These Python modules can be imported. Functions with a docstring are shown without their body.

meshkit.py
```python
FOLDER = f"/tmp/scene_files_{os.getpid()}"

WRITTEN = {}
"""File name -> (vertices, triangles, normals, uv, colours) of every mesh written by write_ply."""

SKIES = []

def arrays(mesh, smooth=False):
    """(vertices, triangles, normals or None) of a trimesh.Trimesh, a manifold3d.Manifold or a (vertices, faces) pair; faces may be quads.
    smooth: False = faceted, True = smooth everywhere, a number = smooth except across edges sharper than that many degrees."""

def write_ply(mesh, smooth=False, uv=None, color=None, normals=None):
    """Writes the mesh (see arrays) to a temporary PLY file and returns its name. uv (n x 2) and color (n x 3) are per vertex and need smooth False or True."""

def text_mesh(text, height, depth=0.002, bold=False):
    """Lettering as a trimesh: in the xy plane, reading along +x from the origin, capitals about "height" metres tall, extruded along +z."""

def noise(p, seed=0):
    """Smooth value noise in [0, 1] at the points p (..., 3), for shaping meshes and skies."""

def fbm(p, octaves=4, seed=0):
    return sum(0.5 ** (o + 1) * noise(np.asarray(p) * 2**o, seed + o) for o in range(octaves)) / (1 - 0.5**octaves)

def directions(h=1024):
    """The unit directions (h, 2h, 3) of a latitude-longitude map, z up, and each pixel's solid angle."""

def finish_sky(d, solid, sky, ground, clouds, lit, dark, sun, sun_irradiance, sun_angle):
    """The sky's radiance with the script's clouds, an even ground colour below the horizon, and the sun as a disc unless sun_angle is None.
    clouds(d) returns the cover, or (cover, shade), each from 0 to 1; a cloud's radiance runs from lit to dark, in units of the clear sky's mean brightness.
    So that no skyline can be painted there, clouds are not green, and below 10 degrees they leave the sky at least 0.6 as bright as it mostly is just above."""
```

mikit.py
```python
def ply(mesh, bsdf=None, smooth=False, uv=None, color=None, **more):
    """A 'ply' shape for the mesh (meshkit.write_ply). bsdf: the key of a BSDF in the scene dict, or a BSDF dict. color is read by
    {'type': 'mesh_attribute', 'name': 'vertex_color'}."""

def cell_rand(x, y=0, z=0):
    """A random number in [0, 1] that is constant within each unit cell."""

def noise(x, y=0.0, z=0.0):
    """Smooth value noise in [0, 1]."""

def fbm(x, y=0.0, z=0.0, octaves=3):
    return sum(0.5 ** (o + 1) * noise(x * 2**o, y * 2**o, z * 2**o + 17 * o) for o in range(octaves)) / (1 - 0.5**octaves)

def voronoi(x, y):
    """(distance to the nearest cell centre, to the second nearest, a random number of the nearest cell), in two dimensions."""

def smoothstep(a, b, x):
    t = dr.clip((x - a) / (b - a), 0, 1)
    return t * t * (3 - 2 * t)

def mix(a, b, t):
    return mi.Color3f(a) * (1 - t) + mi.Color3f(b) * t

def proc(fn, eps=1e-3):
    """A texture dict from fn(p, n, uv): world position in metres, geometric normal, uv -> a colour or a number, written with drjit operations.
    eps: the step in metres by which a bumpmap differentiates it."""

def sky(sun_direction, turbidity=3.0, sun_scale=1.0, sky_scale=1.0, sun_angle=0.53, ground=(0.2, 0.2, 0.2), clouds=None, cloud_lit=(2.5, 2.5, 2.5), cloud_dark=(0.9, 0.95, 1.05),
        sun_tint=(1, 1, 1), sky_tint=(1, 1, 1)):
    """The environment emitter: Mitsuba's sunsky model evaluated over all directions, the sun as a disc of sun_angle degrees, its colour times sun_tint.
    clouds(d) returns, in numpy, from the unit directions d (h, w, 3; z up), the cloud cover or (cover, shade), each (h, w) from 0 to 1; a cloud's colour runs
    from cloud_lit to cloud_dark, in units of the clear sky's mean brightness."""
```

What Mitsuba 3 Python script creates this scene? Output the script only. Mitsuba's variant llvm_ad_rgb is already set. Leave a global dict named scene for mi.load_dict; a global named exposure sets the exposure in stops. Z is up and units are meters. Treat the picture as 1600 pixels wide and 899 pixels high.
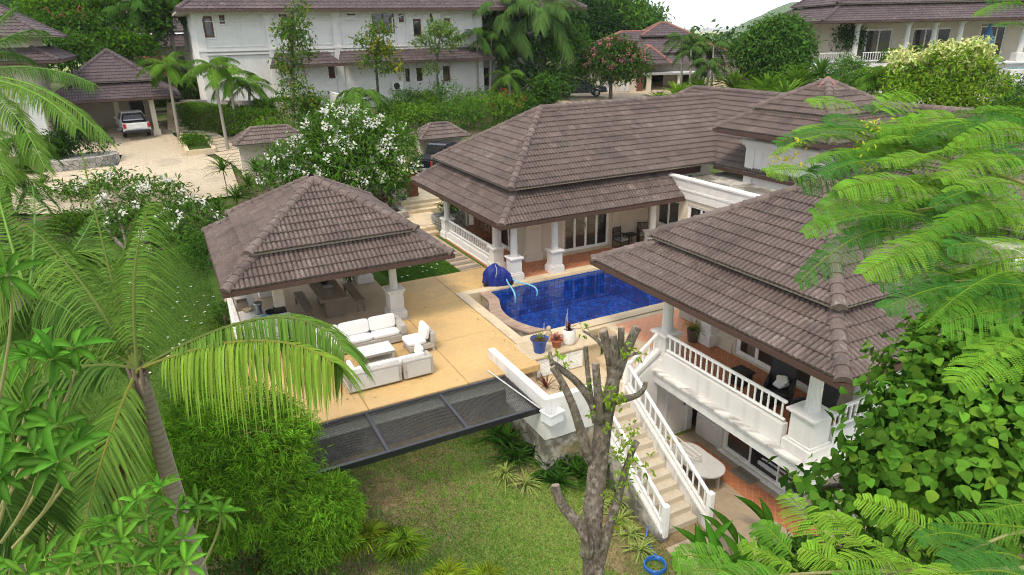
import math, random
import numpy as np, trimesh, shapely
import shapely.geometry as sg
import drjit as dr
import mitsuba as mi
import mikit, meshkit
from mikit import noise, fbm, voronoi, cell_rand, smoothstep, mix

scene, labels = {}, {}
# ------------------------------------------------------------------ camera, sky, exposure
F, R_, U_ = np.array([0.422366, 0.832714, -0.358042]), np.array([0.888191, -0.459045, -0.019863]), np.array([0.180897, 0.30962, 0.933494])
EYE = np.array([0, 0, 9.6])
T = mi.ScalarTransform4f
scene['camera'] = {'type': 'perspective', 'fov': 75.177, 'fov_axis': 'x', 'near_clip': 0.1, 'far_clip': 9000.0,
                   'to_world': T().look_at(origin=EYE.tolist(), target=(EYE + F * 10).tolist(), up=U_.tolist())}
def cloud_cover(d):
    n = meshkit.fbm(d * np.array([2.2, 2.2, 5.0]) + 7.3, 4, 3)
    return 0.93 + 0.07 * n, np.clip((n - 0.35) * 1.1, 0, 1) * 0.35
scene['sky'] = mikit.sky([-0.45, -0.35, 0.9], turbidity=3, sun_scale=0.30, sun_angle=14, clouds=cloud_cover,
                         cloud_lit=(2.28, 2.42, 2.62), cloud_dark=(1.3, 1.38, 1.52), sun_tint=(.96, .98, 1.02))
exposure = 2.64

# ------------------------------------------------------------------ bookkeeping
used = set()
def key_for(name, parent=None):
    base = (parent + '__' if parent else '') + name
    k, i = base, 0
    while k in used:
        i += 1
        k = f'{base}_{i:03d}'
    used.add(k)
    return k
def tell(k, label, cat=None, group=None, kind=None):
    e = {'label': label}
    if cat: e['category'] = cat
    if group: e['group'] = group
    if kind: e['kind'] = kind
    labels[k] = e
def thing(name, label, cat, group=None, kind=None):
    k = key_for(name)
    tell(k, label, cat, group, kind)
    return k

PAL, PAL_I = [], {}
def colour(name, *rgb):
    PAL_I[name] = len(PAL)
    PAL.append(rgb)
ORG, ROT = np.zeros(3), np.eye(3)
def at_place(loc=(0, 0, 0), deg=0):
    """what is put from now on stands at loc, turned deg about z"""
    global ORG, ROT
    a = math.radians(deg)
    ORG = np.array(loc, float)
    ROT = np.array([[math.cos(a), -math.sin(a), 0], [math.sin(a), math.cos(a), 0], [0, 0, 1]])
rs = np.random.RandomState(5)
def put(name, mesh, mat, parent=None, col=None, smooth=False, color=None, uv=None, kind=None, label=None):
    k = key_for(name, parent)
    v, f = np.asarray(mesh[0], float) @ ROT.T + ORG, np.asarray(mesh[1])
    if col is not None:
        uv = np.tile([PAL_I[col] + 0.5, rs.rand()], (len(v), 1))
        if isinstance(smooth, (int, float)) and not isinstance(smooth, bool):
            smooth = True
    if mat == 'leaf' and color is not None:
        color = np.clip(np.asarray(color) * [.80, .87, .56], 0, 1)
    scene[k] = mikit.ply((v, f), 'mat_' + mat, smooth=smooth, uv=uv, color=color)
    if kind: labels.setdefault(k, {})['kind'] = kind
    if label: labels.setdefault(k, {})['label'] = label
    return k
def struct(name, mesh, mat, label, **kw):
    k = put(name, mesh, mat, **kw)
    labels[k] = {'kind': 'structure', 'label': label}
    return k

# ------------------------------------------------------------------ mesh pieces: (vertices, triangles)
def quads(f):
    f = np.asarray(f)
    return np.vstack([f[:, [0, 1, 2]], f[:, [0, 2, 3]]])
def cat(ms):
    vs, fs, n = [], [], 0
    for v, f in ms:
        vs.append(v); fs.append(np.asarray(f) + n); n += len(v)
    return np.vstack(vs), np.vstack(fs)
def cube8(lo, hi):
    v = np.array([[x, y, z] for x in (lo[0], hi[0]) for y in (lo[1], hi[1]) for z in (lo[2], hi[2])], float)
    return v, np.array([[0, 1, 3], [0, 3, 2], [4, 6, 7], [4, 7, 5], [0, 4, 5], [0, 5, 1], [2, 3, 7], [2, 7, 6], [0, 2, 6], [0, 6, 4], [1, 5, 7], [1, 7, 3]])
def box(x0, x1, y0, y1, z0, z1, c=0.0):
    lo, hi = np.array([min(x0, x1), min(y0, y1), min(z0, z1)], float), np.array([max(x0, x1), max(y0, y1), max(z0, z1)], float)
    c = min(c, 0.45 * (hi - lo).min())
    if c <= 0: return cube8(lo, hi)
    p = []
    for k in range(3):
        a, b = lo + c, hi - c
        a[k], b[k] = lo[k], hi[k]
        p.append(cube8(a, b)[0])
    h = trimesh.convex.convex_hull(np.vstack(p))
    return np.array(h.vertices), np.array(h.faces)
def bar(a, b, w, h, up=(0, 0, 1), c=0.0):
    """box of width w and height h from a to b"""
    a, b = np.array(a, float), np.array(b, float)
    L = np.linalg.norm(b - a); x = (b - a) / L
    y = np.cross(up, x)
    y = y / np.linalg.norm(y) if np.linalg.norm(y) > 1e-6 else np.array([0, 1.0, 0])
    z = np.cross(x, y)
    v, f = box(0, L, -w / 2, w / 2, -h / 2, h / 2, c)
    return a + v @ np.stack([x, y, z]), f
def tube(pts, radii, sides=8, cap=True, bump=0.0, seed=0):
    p = np.asarray(pts, float); n = len(p)
    r = np.broadcast_to(np.asarray(radii, float), (n,))
    t = np.gradient(p, axis=0); t /= np.linalg.norm(t, axis=1, keepdims=True) + 1e-12
    a = np.cross(t[0], [0, 0, 1.0] if abs(t[0][2]) < 0.9 else [1.0, 0, 0]); a /= np.linalg.norm(a)
    A = []
    for i in range(n):
        a = a - t[i] * (a @ t[i]); a /= np.linalg.norm(a); A.append(a)
    A = np.array(A); B = np.cross(t, A)
    ang = np.arange(sides) * 2 * np.pi / sides
    dirs = np.cos(ang)[None, :, None] * A[:, None] + np.sin(ang)[None, :, None] * B[:, None]
    v = p[:, None] + r[:, None, None] * dirs
    if bump:
        v = v + dirs * bump * (meshkit.fbm(v * np.array([5, 5, 1.6]) + seed, 3, seed) - 0.5)[..., None] * 2
    v = v.reshape(-1, 3)
    i, j = np.meshgrid(np.arange(n - 1), np.arange(sides), indexing='ij')
    f = quads(np.stack([i * sides + j, i * sides + (j + 1) % sides, (i + 1) * sides + (j + 1) % sides, (i + 1) * sides + j], -1).reshape(-1, 4))
    if cap:
        k = np.arange(sides); m = len(v)
        v = np.vstack([v, p[:1], p[-1:]])
        f = np.vstack([f, np.stack([k * 0 + m, (k + 1) % sides, k], 1), np.stack([k * 0 + m + 1, (n - 1) * sides + k, (n - 1) * sides + (k + 1) % sides], 1)])
    return v, f
def bez(p0, p1, p2, n=12):
    t = np.linspace(0, 1, n)[:, None]
    return (1 - t) ** 2 * np.array(p0, float) + 2 * t * (1 - t) * np.array(p1, float) + t ** 2 * np.array(p2, float)
def spline(pts, n=16):
    from scipy.interpolate import CubicSpline
    p = np.asarray(pts, float)
    s = np.r_[0, np.cumsum(np.linalg.norm(np.diff(p, axis=0), axis=1))]
    return CubicSpline(s, p)(np.linspace(0, s[-1], n))
def lathe(profile, c=(0, 0, 0), sides=20):
    pr = np.asarray(profile, float); n = len(pr)
    ang = np.arange(sides) * 2 * np.pi / sides
    v = np.stack([pr[:, None, 0] * np.cos(ang), pr[:, None, 0] * np.sin(ang), np.broadcast_to(pr[:, None, 1], (n, sides))], -1).reshape(-1, 3) + np.array(c, float)
    i, j = np.meshgrid(np.arange(n - 1), np.arange(sides), indexing='ij')
    return v, quads(np.stack([i * sides + j, i * sides + (j + 1) % sides, (i + 1) * sides + (j + 1) % sides, (i + 1) * sides + j], -1).reshape(-1, 4))
def prism(poly, z0, z1):
    """a polygon (xy points or shapely) pushed up from z0 to z1"""
    poly = poly if hasattr(poly, 'area') else sg.Polygon(poly)
    m = trimesh.creation.extrude_polygon(poly, z1 - z0, engine='earcut')
    return np.array(m.vertices) + [0, 0, z0], np.array(m.faces)
def turn(mesh, loc=(0, 0, 0), deg=0, tilt=0, roll=0):
    a, b, c = (math.radians(q) for q in (deg, tilt, roll))
    rz = np.array([[math.cos(a), -math.sin(a), 0], [math.sin(a), math.cos(a), 0], [0, 0, 1]])
    ry = np.array([[math.cos(b), 0, math.sin(b)], [0, 1, 0], [-math.sin(b), 0, math.cos(b)]])
    rx = np.array([[1, 0, 0], [0, math.cos(c), -math.sin(c)], [0, math.sin(c), math.cos(c)]])
    return np.asarray(mesh[0]) @ (rz @ ry @ rx).T + np.array(loc, float), mesh[1]
def pillow(x0, x1, y0, y1, z0, z1, puff=0.3, n=7):
    """cushion: a box with bulging faces and soft edges"""
    m = trimesh.creation.box((2, 2, 2)); 
    for _ in range(3): m = m.subdivide()
    v = np.array(m.vertices)
    r = np.abs(v) ** 8
    v = v / (r.sum(1, keepdims=True) ** (1 / 8.0)) 
    e = np.array([x1 - x0, y1 - y0, z1 - z0]) / 2
    k = int(np.argmin(e)); o = [i for i in range(3) if i != k]
    v[:, k] *= 1 - puff * (1 - (1 - v[:, o[0]] ** 2) * (1 - v[:, o[1]] ** 2)) 
    return v * e + np.array([x0 + x1, y0 + y1, z0 + z1]) / 2, np.array(m.faces)

# ------------------------------------------------------------------ materials
def mat(name, d):
    scene['mat_' + name] = d
def pr(col, rough=0.7, bump=None, spec=0.4, **kw):
    d = {'type': 'principled', 'base_color': col if isinstance(col, dict) else {'type': 'rgb', 'value': list(col)}, 'roughness': rough, 'specular': spec, **kw}
    if bump is not None:
        d = {'type': 'bumpmap', 'nested': d, 'arbitrary': bump[0], 'scale': bump[1]}
    return {'type': 'twosided', 'nested': d}
colour('white', .74, .73, .70); colour('trim', .78, .78, .76); colour('cream', .66, .60, .50); colour('cream_wall', .62, .57, .49)
colour('offwhite', .70, .68, .62); colour('gutter', .075, .043, .034); colour('dark', .02, .02, .022); colour('black', .012, .012, .013)
colour('steel', .35, .36, .37); colour('grey', .30, .30, .29); colour('pale_grey', .52, .52, .50); colour('window_wood', .11, .045, .022)
colour('wicker_white', .60, .57, .51); colour('cushion', .70, .685, .66); colour('old_wood', .23, .19, .15); colour('old_wood_pale', .40, .36, .32)
colour('tarp', .008, .022, .19); colour('hose', .16, .48, .66); colour('blue_pot', .012, .06, .30); colour('white_pot', .78, .77, .74)
colour('clay', .36, .13, .07); colour('soil', .07, .045, .03); colour('statue', .48, .40, .26); colour('blue_cloth', .10, .24, .50)
colour('stripe_dark', .03, .028, .05); colour('net_black', .016, .016, .02); colour('rope', .045, .044, .046); colour('doormat', .10, .075, .055)
colour('blue_plastic', .02, .14, .50); colour('truck_white', .66, .67, .68); colour('truck_dark', .018, .022, .03); colour('rubber', .02, .02, .02)
colour('red_lamp', .40, .02, .02); colour('lamp_glass', .75, .76, .78); colour('wood_red', .16, .06, .03); colour('curtain', .30, .26, .20)
colour('trunk_grey', .30, .27, .23); colour('trunk_brown', .17, .13, .10); colour('trunk_pale', .40, .38, .33); colour('rib', .24, .24, .10); colour('ridge_red', .26, .125, .10)
colour('dead_wood', .28, .22, .17); colour('glass_green', .60, .64, .62); colour('inside', .085, .08, .075); colour('step', .60, .49, .32); colour('soffit', .40, .36, .30)  # inside: dark tone that puts the dimness of the rooms into the paint
colour('stone_pale', .50, .47, .42); colour('moss', .13, .12, .05); colour('teal', .05, .20, .22)
_R, _G, _B = None, None, None
def palette(p, n, uv):
    global _R, _G, _B
    if _R is None:
        _R, _G, _B = (mi.Float(np.array([c[k] for c in PAL], np.float32)) for k in range(3))
    i = dr.clip(mi.UInt32(mi.Float(uv.x)), 0, len(PAL) - 1)
    c = mi.Color3f(dr.gather(mi.Float, _R, i), dr.gather(mi.Float, _G, i), dr.gather(mi.Float, _B, i))
    w = fbm(p.x * 1.7, p.y * 1.7, p.z * 1.7, 3)
    g = noise(p.x * 60, p.y * 60, p.z * 25)
    return c * (0.84 + 0.22 * w + 0.06 * g + 0.06 * uv.y)
mat('paint', pr(mikit.proc(palette), 0.55))
mat('matte', pr(mikit.proc(palette), 0.9, spec=0.15))
mat('gloss', pr(mikit.proc(palette), 0.16, spec=0.6))
mat('metal', pr(mikit.proc(palette), 0.25, metallic=0.9))
def wall_c(p, n, uv):
    w = fbm(p.x * 0.5, p.y * 0.5, p.z * 0.9, 3)
    st = fbm((p.x + p.y) * 5, p.z * 0.35, 3.0, 3)
    low = smoothstep(0.45, 0.75, st) * smoothstep(0.35, 0.65, w) * (1 - dr.abs(n.z))
    c = mix((.70, .695, .68), (.63, .615, .585), w)
    return mix(c, (.42, .40, .36), 0.24 * low) * (0.96 + 0.08 * noise(p.x * 40, p.y * 40, p.z * 40))
mat('plaster', pr(mikit.proc(wall_c), 0.85, (mikit.proc(lambda p, n, uv: fbm(p.x * 25, p.y * 25, p.z * 25, 2)), 0.004), 0.2))
def wallcream_c(p, n, uv):
    w = fbm(p.x * 0.6 + 5, p.y * 0.6, p.z * 0.9, 3)
    return mix((.64, .58, .48), (.56, .50, .41), w) * (0.95 + 0.1 * noise(p.x * 30, p.y * 30, p.z * 30))
mat('plaster_cream', pr(mikit.proc(wallcream_c), 0.88, None, 0.2))
def weather_c(p, n, uv):
    w = fbm(p.x * 1.6, p.y * 1.6, p.z * 1.0, 4)
    b = fbm(p.x * 9 + 3, p.y * 9, p.z * 3.5, 3)
    drip = fbm((p.x + p.y) * 6, p.z * 0.7, 9.0, 3)
    k = smoothstep(0.42, 0.66, 0.55 * w + 0.45 * drip)
    c = mix((.66, .65, .62), (.22, .21, .19), k * (0.35 + 0.65 * b))
    return mix(c, (.30, .25, .09), 0.5 * smoothstep(0.6, 0.75, fbm(p.x * .9, p.y * .9 + 4, p.z * 1.3, 3)))
mat('weathered', pr(mikit.proc(weather_c), 0.92, (mikit.proc(lambda p, n, uv: fbm(p.x * 12, p.y * 12, p.z * 12, 3)), 0.02), 0.15))
def oldstone_c(p, n, uv):
    w = fbm(p.x * 2.2, p.y * 2.2, p.z * 1.6, 4)
    b = fbm(p.x * 11 + 3, p.y * 11, p.z * 7, 3)
    c = mix((.44, .41, .36), (.13, .12, .10), smoothstep(.32, .66, .6 * w + .4 * b))
    c = mix(c, (.34, .27, .10), .5 * smoothstep(.55, .72, fbm(p.x * .8 + 5, p.y * .8 + 4, p.z * 1.1, 3)))
    return mix(c, (.09, .11, .04), .6 * smoothstep(.58, .75, fbm(p.x * 2.5, p.y * 2.5, p.z * 2 + 8, 3)))
mat('old_stone', pr(mikit.proc(oldstone_c), 0.95, (mikit.proc(lambda p, n, uv: fbm(p.x * 10, p.y * 10, p.z * 10, 3)), 0.04), 0.15))
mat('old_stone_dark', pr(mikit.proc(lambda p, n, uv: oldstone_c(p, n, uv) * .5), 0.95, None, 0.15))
def rock_c(p, n, uv):
    d1, d2, r = voronoi((p.x + p.y) * 2.6, p.z * 3.2 + (p.x - p.y) * .8)
    w = fbm(p.x * 3, p.y * 3, p.z * 3, 3)
    c = mix((.20, .19, .17), (.42, .40, .36), 0.6 * r + 0.4 * w)
    return mix((.09, .085, .075), c, smoothstep(0.02, 0.12, d2 - d1))
mat('rubble', pr(mikit.proc(rock_c), 0.95, (mikit.proc(lambda p, n, uv: fbm(p.x * 9, p.y * 9, p.z * 9, 3)), 0.03), 0.15))
def tile_c(p, n, uv):
    w = fbm(p.x * 0.55, p.y * 0.55, p.z * 0.9, 3)
    s = fbm(p.x * 14, p.y * 14, p.z * 14, 3)
    c = mix((.096, .069, .062), (.148, .111, .099), uv.x)
    c = mix(c, (.205, .168, .152), 0.55 * smoothstep(0.45, 0.75, 0.6 * s + 0.4 * w))
    c = mix(c, (.24, .225, .19), .45 * smoothstep(.66, .74, fbm(p.x * 9 + 4, p.y * 9, p.z * 9, 2)) * smoothstep(.45, .6, w))
    c = mix(c, (.052, .042, .040), 0.4 * smoothstep(0.52, 0.72, fbm(p.x * 1.3 + 9, p.y * 1.3, p.z * 2, 3)))
    return c * (0.85 + 0.3 * uv.y)
mat('roof_tile', pr(mikit.proc(tile_c), 0.72, None, 0.35))
def tile2_c(p, n, uv):
    w = fbm(p.x * 0.35, p.y * 0.35, p.z * 0.6, 3)
    c = mix((.064, .047, .050), (.10, .074, .078), uv.x)
    return mix(c, (.155, .12, .118), 0.4 * smoothstep(0.45, 0.8, w)) * (0.85 + 0.3 * uv.y)
mat('roof_tile_far', pr(mikit.proc(tile2_c), 0.7, None, 0.35))
def deck_c(p, n, uv):
    b = fbm(p.x * 0.8, p.y * 0.5, 1.0, 3)
    d = smoothstep(0.45, 0.72, fbm(p.x * 0.33 + 3.1, p.y * 0.33 + 1.7, 2.0, 4))
    d = dr.maximum(d, smoothstep(2.2, .3, dr.sqrt(dr.square((p.x - 9.3) / 1.6) + dr.square(p.y - 24.0))) * smoothstep(.35, .6, fbm(p.x * 1.4, p.y * 1.4, 5.0, 3)))
    row = dr.floor(p.y / 0.095)
    g = fbm(p.x * 3.0 + row * 13.7, row * 5.1, 0.0, 2)
    c = mix((.62, .42, .175), (.52, .34, .14), 0.5 * b + 0.5 * g)
    c = mix(c, (.36, .25, .135), 0.55 * d)
    fr = p.y / 0.095 - row
    return c * (1 - 0.30 * smoothstep(0.86, 0.96, fr)) * (0.93 + 0.14 * noise(p.x * 9, p.y * 40))
mat('deck_stamped', pr(mikit.proc(deck_c), 0.6, (mikit.proc(lambda p, n, uv: smoothstep(0.0, 0.10, p.y / 0.095 - dr.floor(p.y / 0.095))), 0.003), 0.35))
def pad_c(p, n, uv):
    w = fbm(p.x * 0.7, p.y * 0.7, 0.0, 4)
    return mix((.47, .38, .27), (.34, .27, .19), w) * (0.93 + 0.14 * noise(p.x * 12, p.y * 12))
mat('worn_concrete', pr(mikit.proc(pad_c), 0.75, None, 0.25))
def cop_c(p, n, uv):
    w = fbm(p.x * 0.9 + 2, p.y * 0.9, p.z, 4)
    d = smoothstep(0.5, 0.75, fbm(p.x * 2.2, p.y * 2.2 + 5, p.z * 2, 3))
    return mix(mix((.60, .50, .345), (.52, .42, .28), w), (.36, .28, .18), 0.4 * d) * (0.94 + 0.12 * noise(p.x * 25, p.y * 25, p.z * 25))
mat('sandstone', pr(mikit.proc(cop_c), 0.8, None, 0.25))
mat('step_stone', pr(mikit.proc(lambda p, n, uv: mix((.56, .495, .385), (.46, .40, .305), fbm(p.x * 1.1, p.y * 1.1, p.z * 1.5, 4)) * (.93 + .14 * noise(p.x * 25, p.y * 25, p.z * 25))), 0.8, None, 0.25))
def pinkstone_c(p, n, uv):
    w = fbm(p.x * 3, p.y * 3, p.z * 3, 3)
    return mix((.40, .29, .215), (.27, .19, .145), w)
mat('pink_stone', pr(mikit.proc(pinkstone_c), 0.85, None, 0.2))
def cotta_c(p, n, uv):
    a, b = (p.x + p.y) / 0.28, (p.x - p.y) / 0.28
    i, j = dr.floor(a), dr.floor(b)
    k = cell_rand(i, j, 3)
    e = dr.minimum(dr.minimum(a - i, 1 - a + i), dr.minimum(b - j, 1 - b + j))
    w = fbm(p.x * 0.9, p.y * 0.9, 0, 3)
    c = mix((.48, .185, .085), (.36, .125, .06), 0.55 * k + 0.45 * w)
    return mix((.46, .30, .20), c, smoothstep(0.015, 0.05, e))
mat('terracotta', pr(mikit.proc(cotta_c), 0.5, None, 0.4))
mat('terracotta_lit', pr(mikit.proc(lambda p, n, uv: mix((.80, .40, .235), cotta_c(p, n, uv) * 1.5, .5)), 0.5, None, 0.35))  # same tile as terracotta, with the daylight on the terrace put into its colour
def pooltile_c(p, n, uv):
    ax, ay, az = p.x / 0.165, p.y / 0.165, p.z / 0.165
    up = dr.abs(n.z) > 0.5
    a = dr.select(up, ax, ax + ay); b = dr.select(up, ay, az)
    i, j = dr.floor(a), dr.floor(b)
    k = cell_rand(i, j, 4)
    e = dr.minimum(dr.minimum(a - i, 1 - a + i), dr.minimum(b - j, 1 - b + j))
    big = fbm(p.x * .6, p.y * .6, p.z, 2)
    c = mix((.003, .026, .19), (.014, .105, .55), dr.clip(0.25 * big + 0.85 * k * k, 0, 1))
    c = mix(c, (.02, .11, .42), 0.8 * smoothstep(-0.235, -0.225, p.z))
    return mix((.003, .012, .06), c, smoothstep(0.03, 0.10, e))
mat('pool_tile', pr(mikit.proc(pooltile_c), 0.25, None, 0.5))
mat('water', {'type': 'thindielectric', 'int_ior': 1.16, 'ext_ior': 1.0})
mat('pane', {'type': 'thindielectric', 'int_ior': 1.5})
def drive_c(p, n, uv):
    a, b = p.x / 0.9, p.y / 0.45
    j = dr.floor(b); a = a + 0.5 * (j - 2 * dr.floor(j / 2)); i = dr.floor(a)
    e = dr.minimum(dr.minimum(a - i, 1 - a + i) * 2, dr.minimum(b - j, 1 - b + j))
    w = fbm(p.x * .4, p.y * .4, 0, 4)
    c = mix((.47, .395, .285), (.40, .33, .235), 0.25 * cell_rand(i, j) + 0.75 * w)
    return mix(mix((.34, .28, .20), c, smoothstep(0.01, 0.05, e)), (.22, .19, .15), 0.35 * smoothstep(.55, .75, fbm(p.x * .9, p.y * .9, 4, 3)))
mat('driveway', pr(mikit.proc(drive_c), 0.75, None, 0.3))
def roofslab_c(p, n, uv):
    w = fbm(p.x * 1.1, p.y * 1.1, 0, 4)
    return mix((.42, .40, .35), (.14, .13, .11), smoothstep(.38, .68, w)) * (.85 + .3 * noise(p.x * 15, p.y * 15))
mat('old_roof_slab', pr(mikit.proc(roofslab_c), 0.85, None, 0.25))
def wood_c(p, n, uv):
    g = fbm(p.x * 40, p.y * 2.2, p.z * 14, 3)
    return mix((.29, .245, .20), (.15, .12, .095), g)
mat('weathered_wood', pr(mikit.proc(wood_c), 0.8, None, 0.25))
def weave_c(p, n, uv):
    a = dr.floor(p.z / 0.022); b = dr.floor((p.x + p.y) / 0.03)
    k = cell_rand(a, b, 2); q = (a + b) - 2 * dr.floor((a + b) / 2)
    return mix((.47, .445, .40), (.32, .30, .265), 0.6 * q + 0.4 * k)
mat('wicker', pr(mikit.proc(weave_c), 0.7, None, 0.3))
def bark_c(p, n, uv):
    w = fbm(p.x * 7, p.y * 7, p.z * 3.5, 4)
    l = fbm(p.x * 40 + 7, p.y * 40, p.z * 16, 3)
    c = mix((.065, .053, .042), (.19, .162, .13), smoothstep(.25, .75, .55 * w + .45 * l))
    c = mix(c, (.34, .315, .27), .4 * smoothstep(.56, .70, fbm(p.x * 18 + 2, p.y * 18, p.z * 15, 3)))
    c = mix(c, (.10, .115, .06), .35 * smoothstep(.52, .7, fbm(p.x * 4, p.y * 4 + 8, p.z * 2.5, 3)))
    return mix(c, (.04, .034, .028), .6 * smoothstep(.54, .68, fbm(p.x * 38, p.y * 38 + 3, p.z * 12, 3)))
mat('bark', pr(mikit.proc(bark_c), 0.95, (mikit.proc(lambda p, n, uv: fbm(p.x * 16, p.y * 16, p.z * 5, 3)), 0.03), 0.15))
def palmbark_c(p, n, uv):
    r = p.z * 9 + 0.6 * fbm(p.x * 3, p.y * 3, p.z, 2)
    s = r - dr.floor(r)
    w = fbm(p.x * 9, p.y * 9, p.z * 6, 3)
    return mix(mix((.20, .165, .13), (.33, .29, .24), w), (.07, .055, .045), .5 * smoothstep(.6, .95, s) * (.4 + .9 * w))
mat('palm_bark', pr(mikit.proc(palmbark_c), 0.95, (mikit.proc(lambda p, n, uv: p.z * 9 - dr.floor(p.z * 9)), 0.02), 0.15))
mat('leaf', {'type': 'principledthin', 'base_color': {'type': 'mesh_attribute', 'name': 'vertex_color'}, 'roughness': 0.45, 'spec_trans': 0.0, 'diff_trans': 0.6, 'eta': 1.25})
mat('leaf_dull', {'type': 'principledthin', 'base_color': {'type': 'mesh_attribute', 'name': 'vertex_color'}, 'roughness': 0.75, 'spec_trans': 0.0, 'diff_trans': 0.6, 'eta': 1.25})
def ground_c(p, n, uv):
    w = fbm(p.x * .55, p.y * .55, 0, 4)
    f = fbm(p.x * 5, p.y * 5, 2, 3)
    q = fbm(p.x * 30, p.y * 30, 4, 2)
    grass = mix((.11, .19, .03), (.20, .25, .06), f) * (.75 + .5 * q)
    dry = mix((.30, .235, .13), (.17, .115, .065), f) * (.8 + .4 * q)
    low = smoothstep(-1.0, -1.6, p.z)
    soil = smoothstep(2.6, .9, dr.sqrt(dr.square((p.x - 3.4) / 1.6) + dr.square(p.y - 14.4))) * smoothstep(.3, .55, f)
    c = mix(grass, dry, low * dr.maximum(smoothstep(.46, .58, w), soil))
    lush = mix((.045, .095, .012), (.075, .13, .022), f) * (.75 + .5 * q)
    c = mix(lush, c, low)
    up = smoothstep(0.25, 0.8, p.z)
    return mix(c, mix((.05, .085, .02), (.12, .10, .06), smoothstep(.45, .65, w)), up)
mat('ground', pr(mikit.proc(ground_c), 0.95, None, 0.1))
def hill_c(p, n, uv):
    w = fbm(p.x * .02, p.y * .02, p.z * .03, 4)
    q = fbm(p.x * .09, p.y * .09, p.z * .09, 3)
    return mix((.028, .060, .020), (.075, .115, .035), .5 * w + .5 * q)
mat('hill_woods', pr(mikit.proc(hill_c), 0.95, None, 0.1))
def sst(a, b, x):
    t = np.clip((np.asarray(x, float) - a) / (b - a), 0, 1)
    return t * t * (3 - 2 * t)
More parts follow.
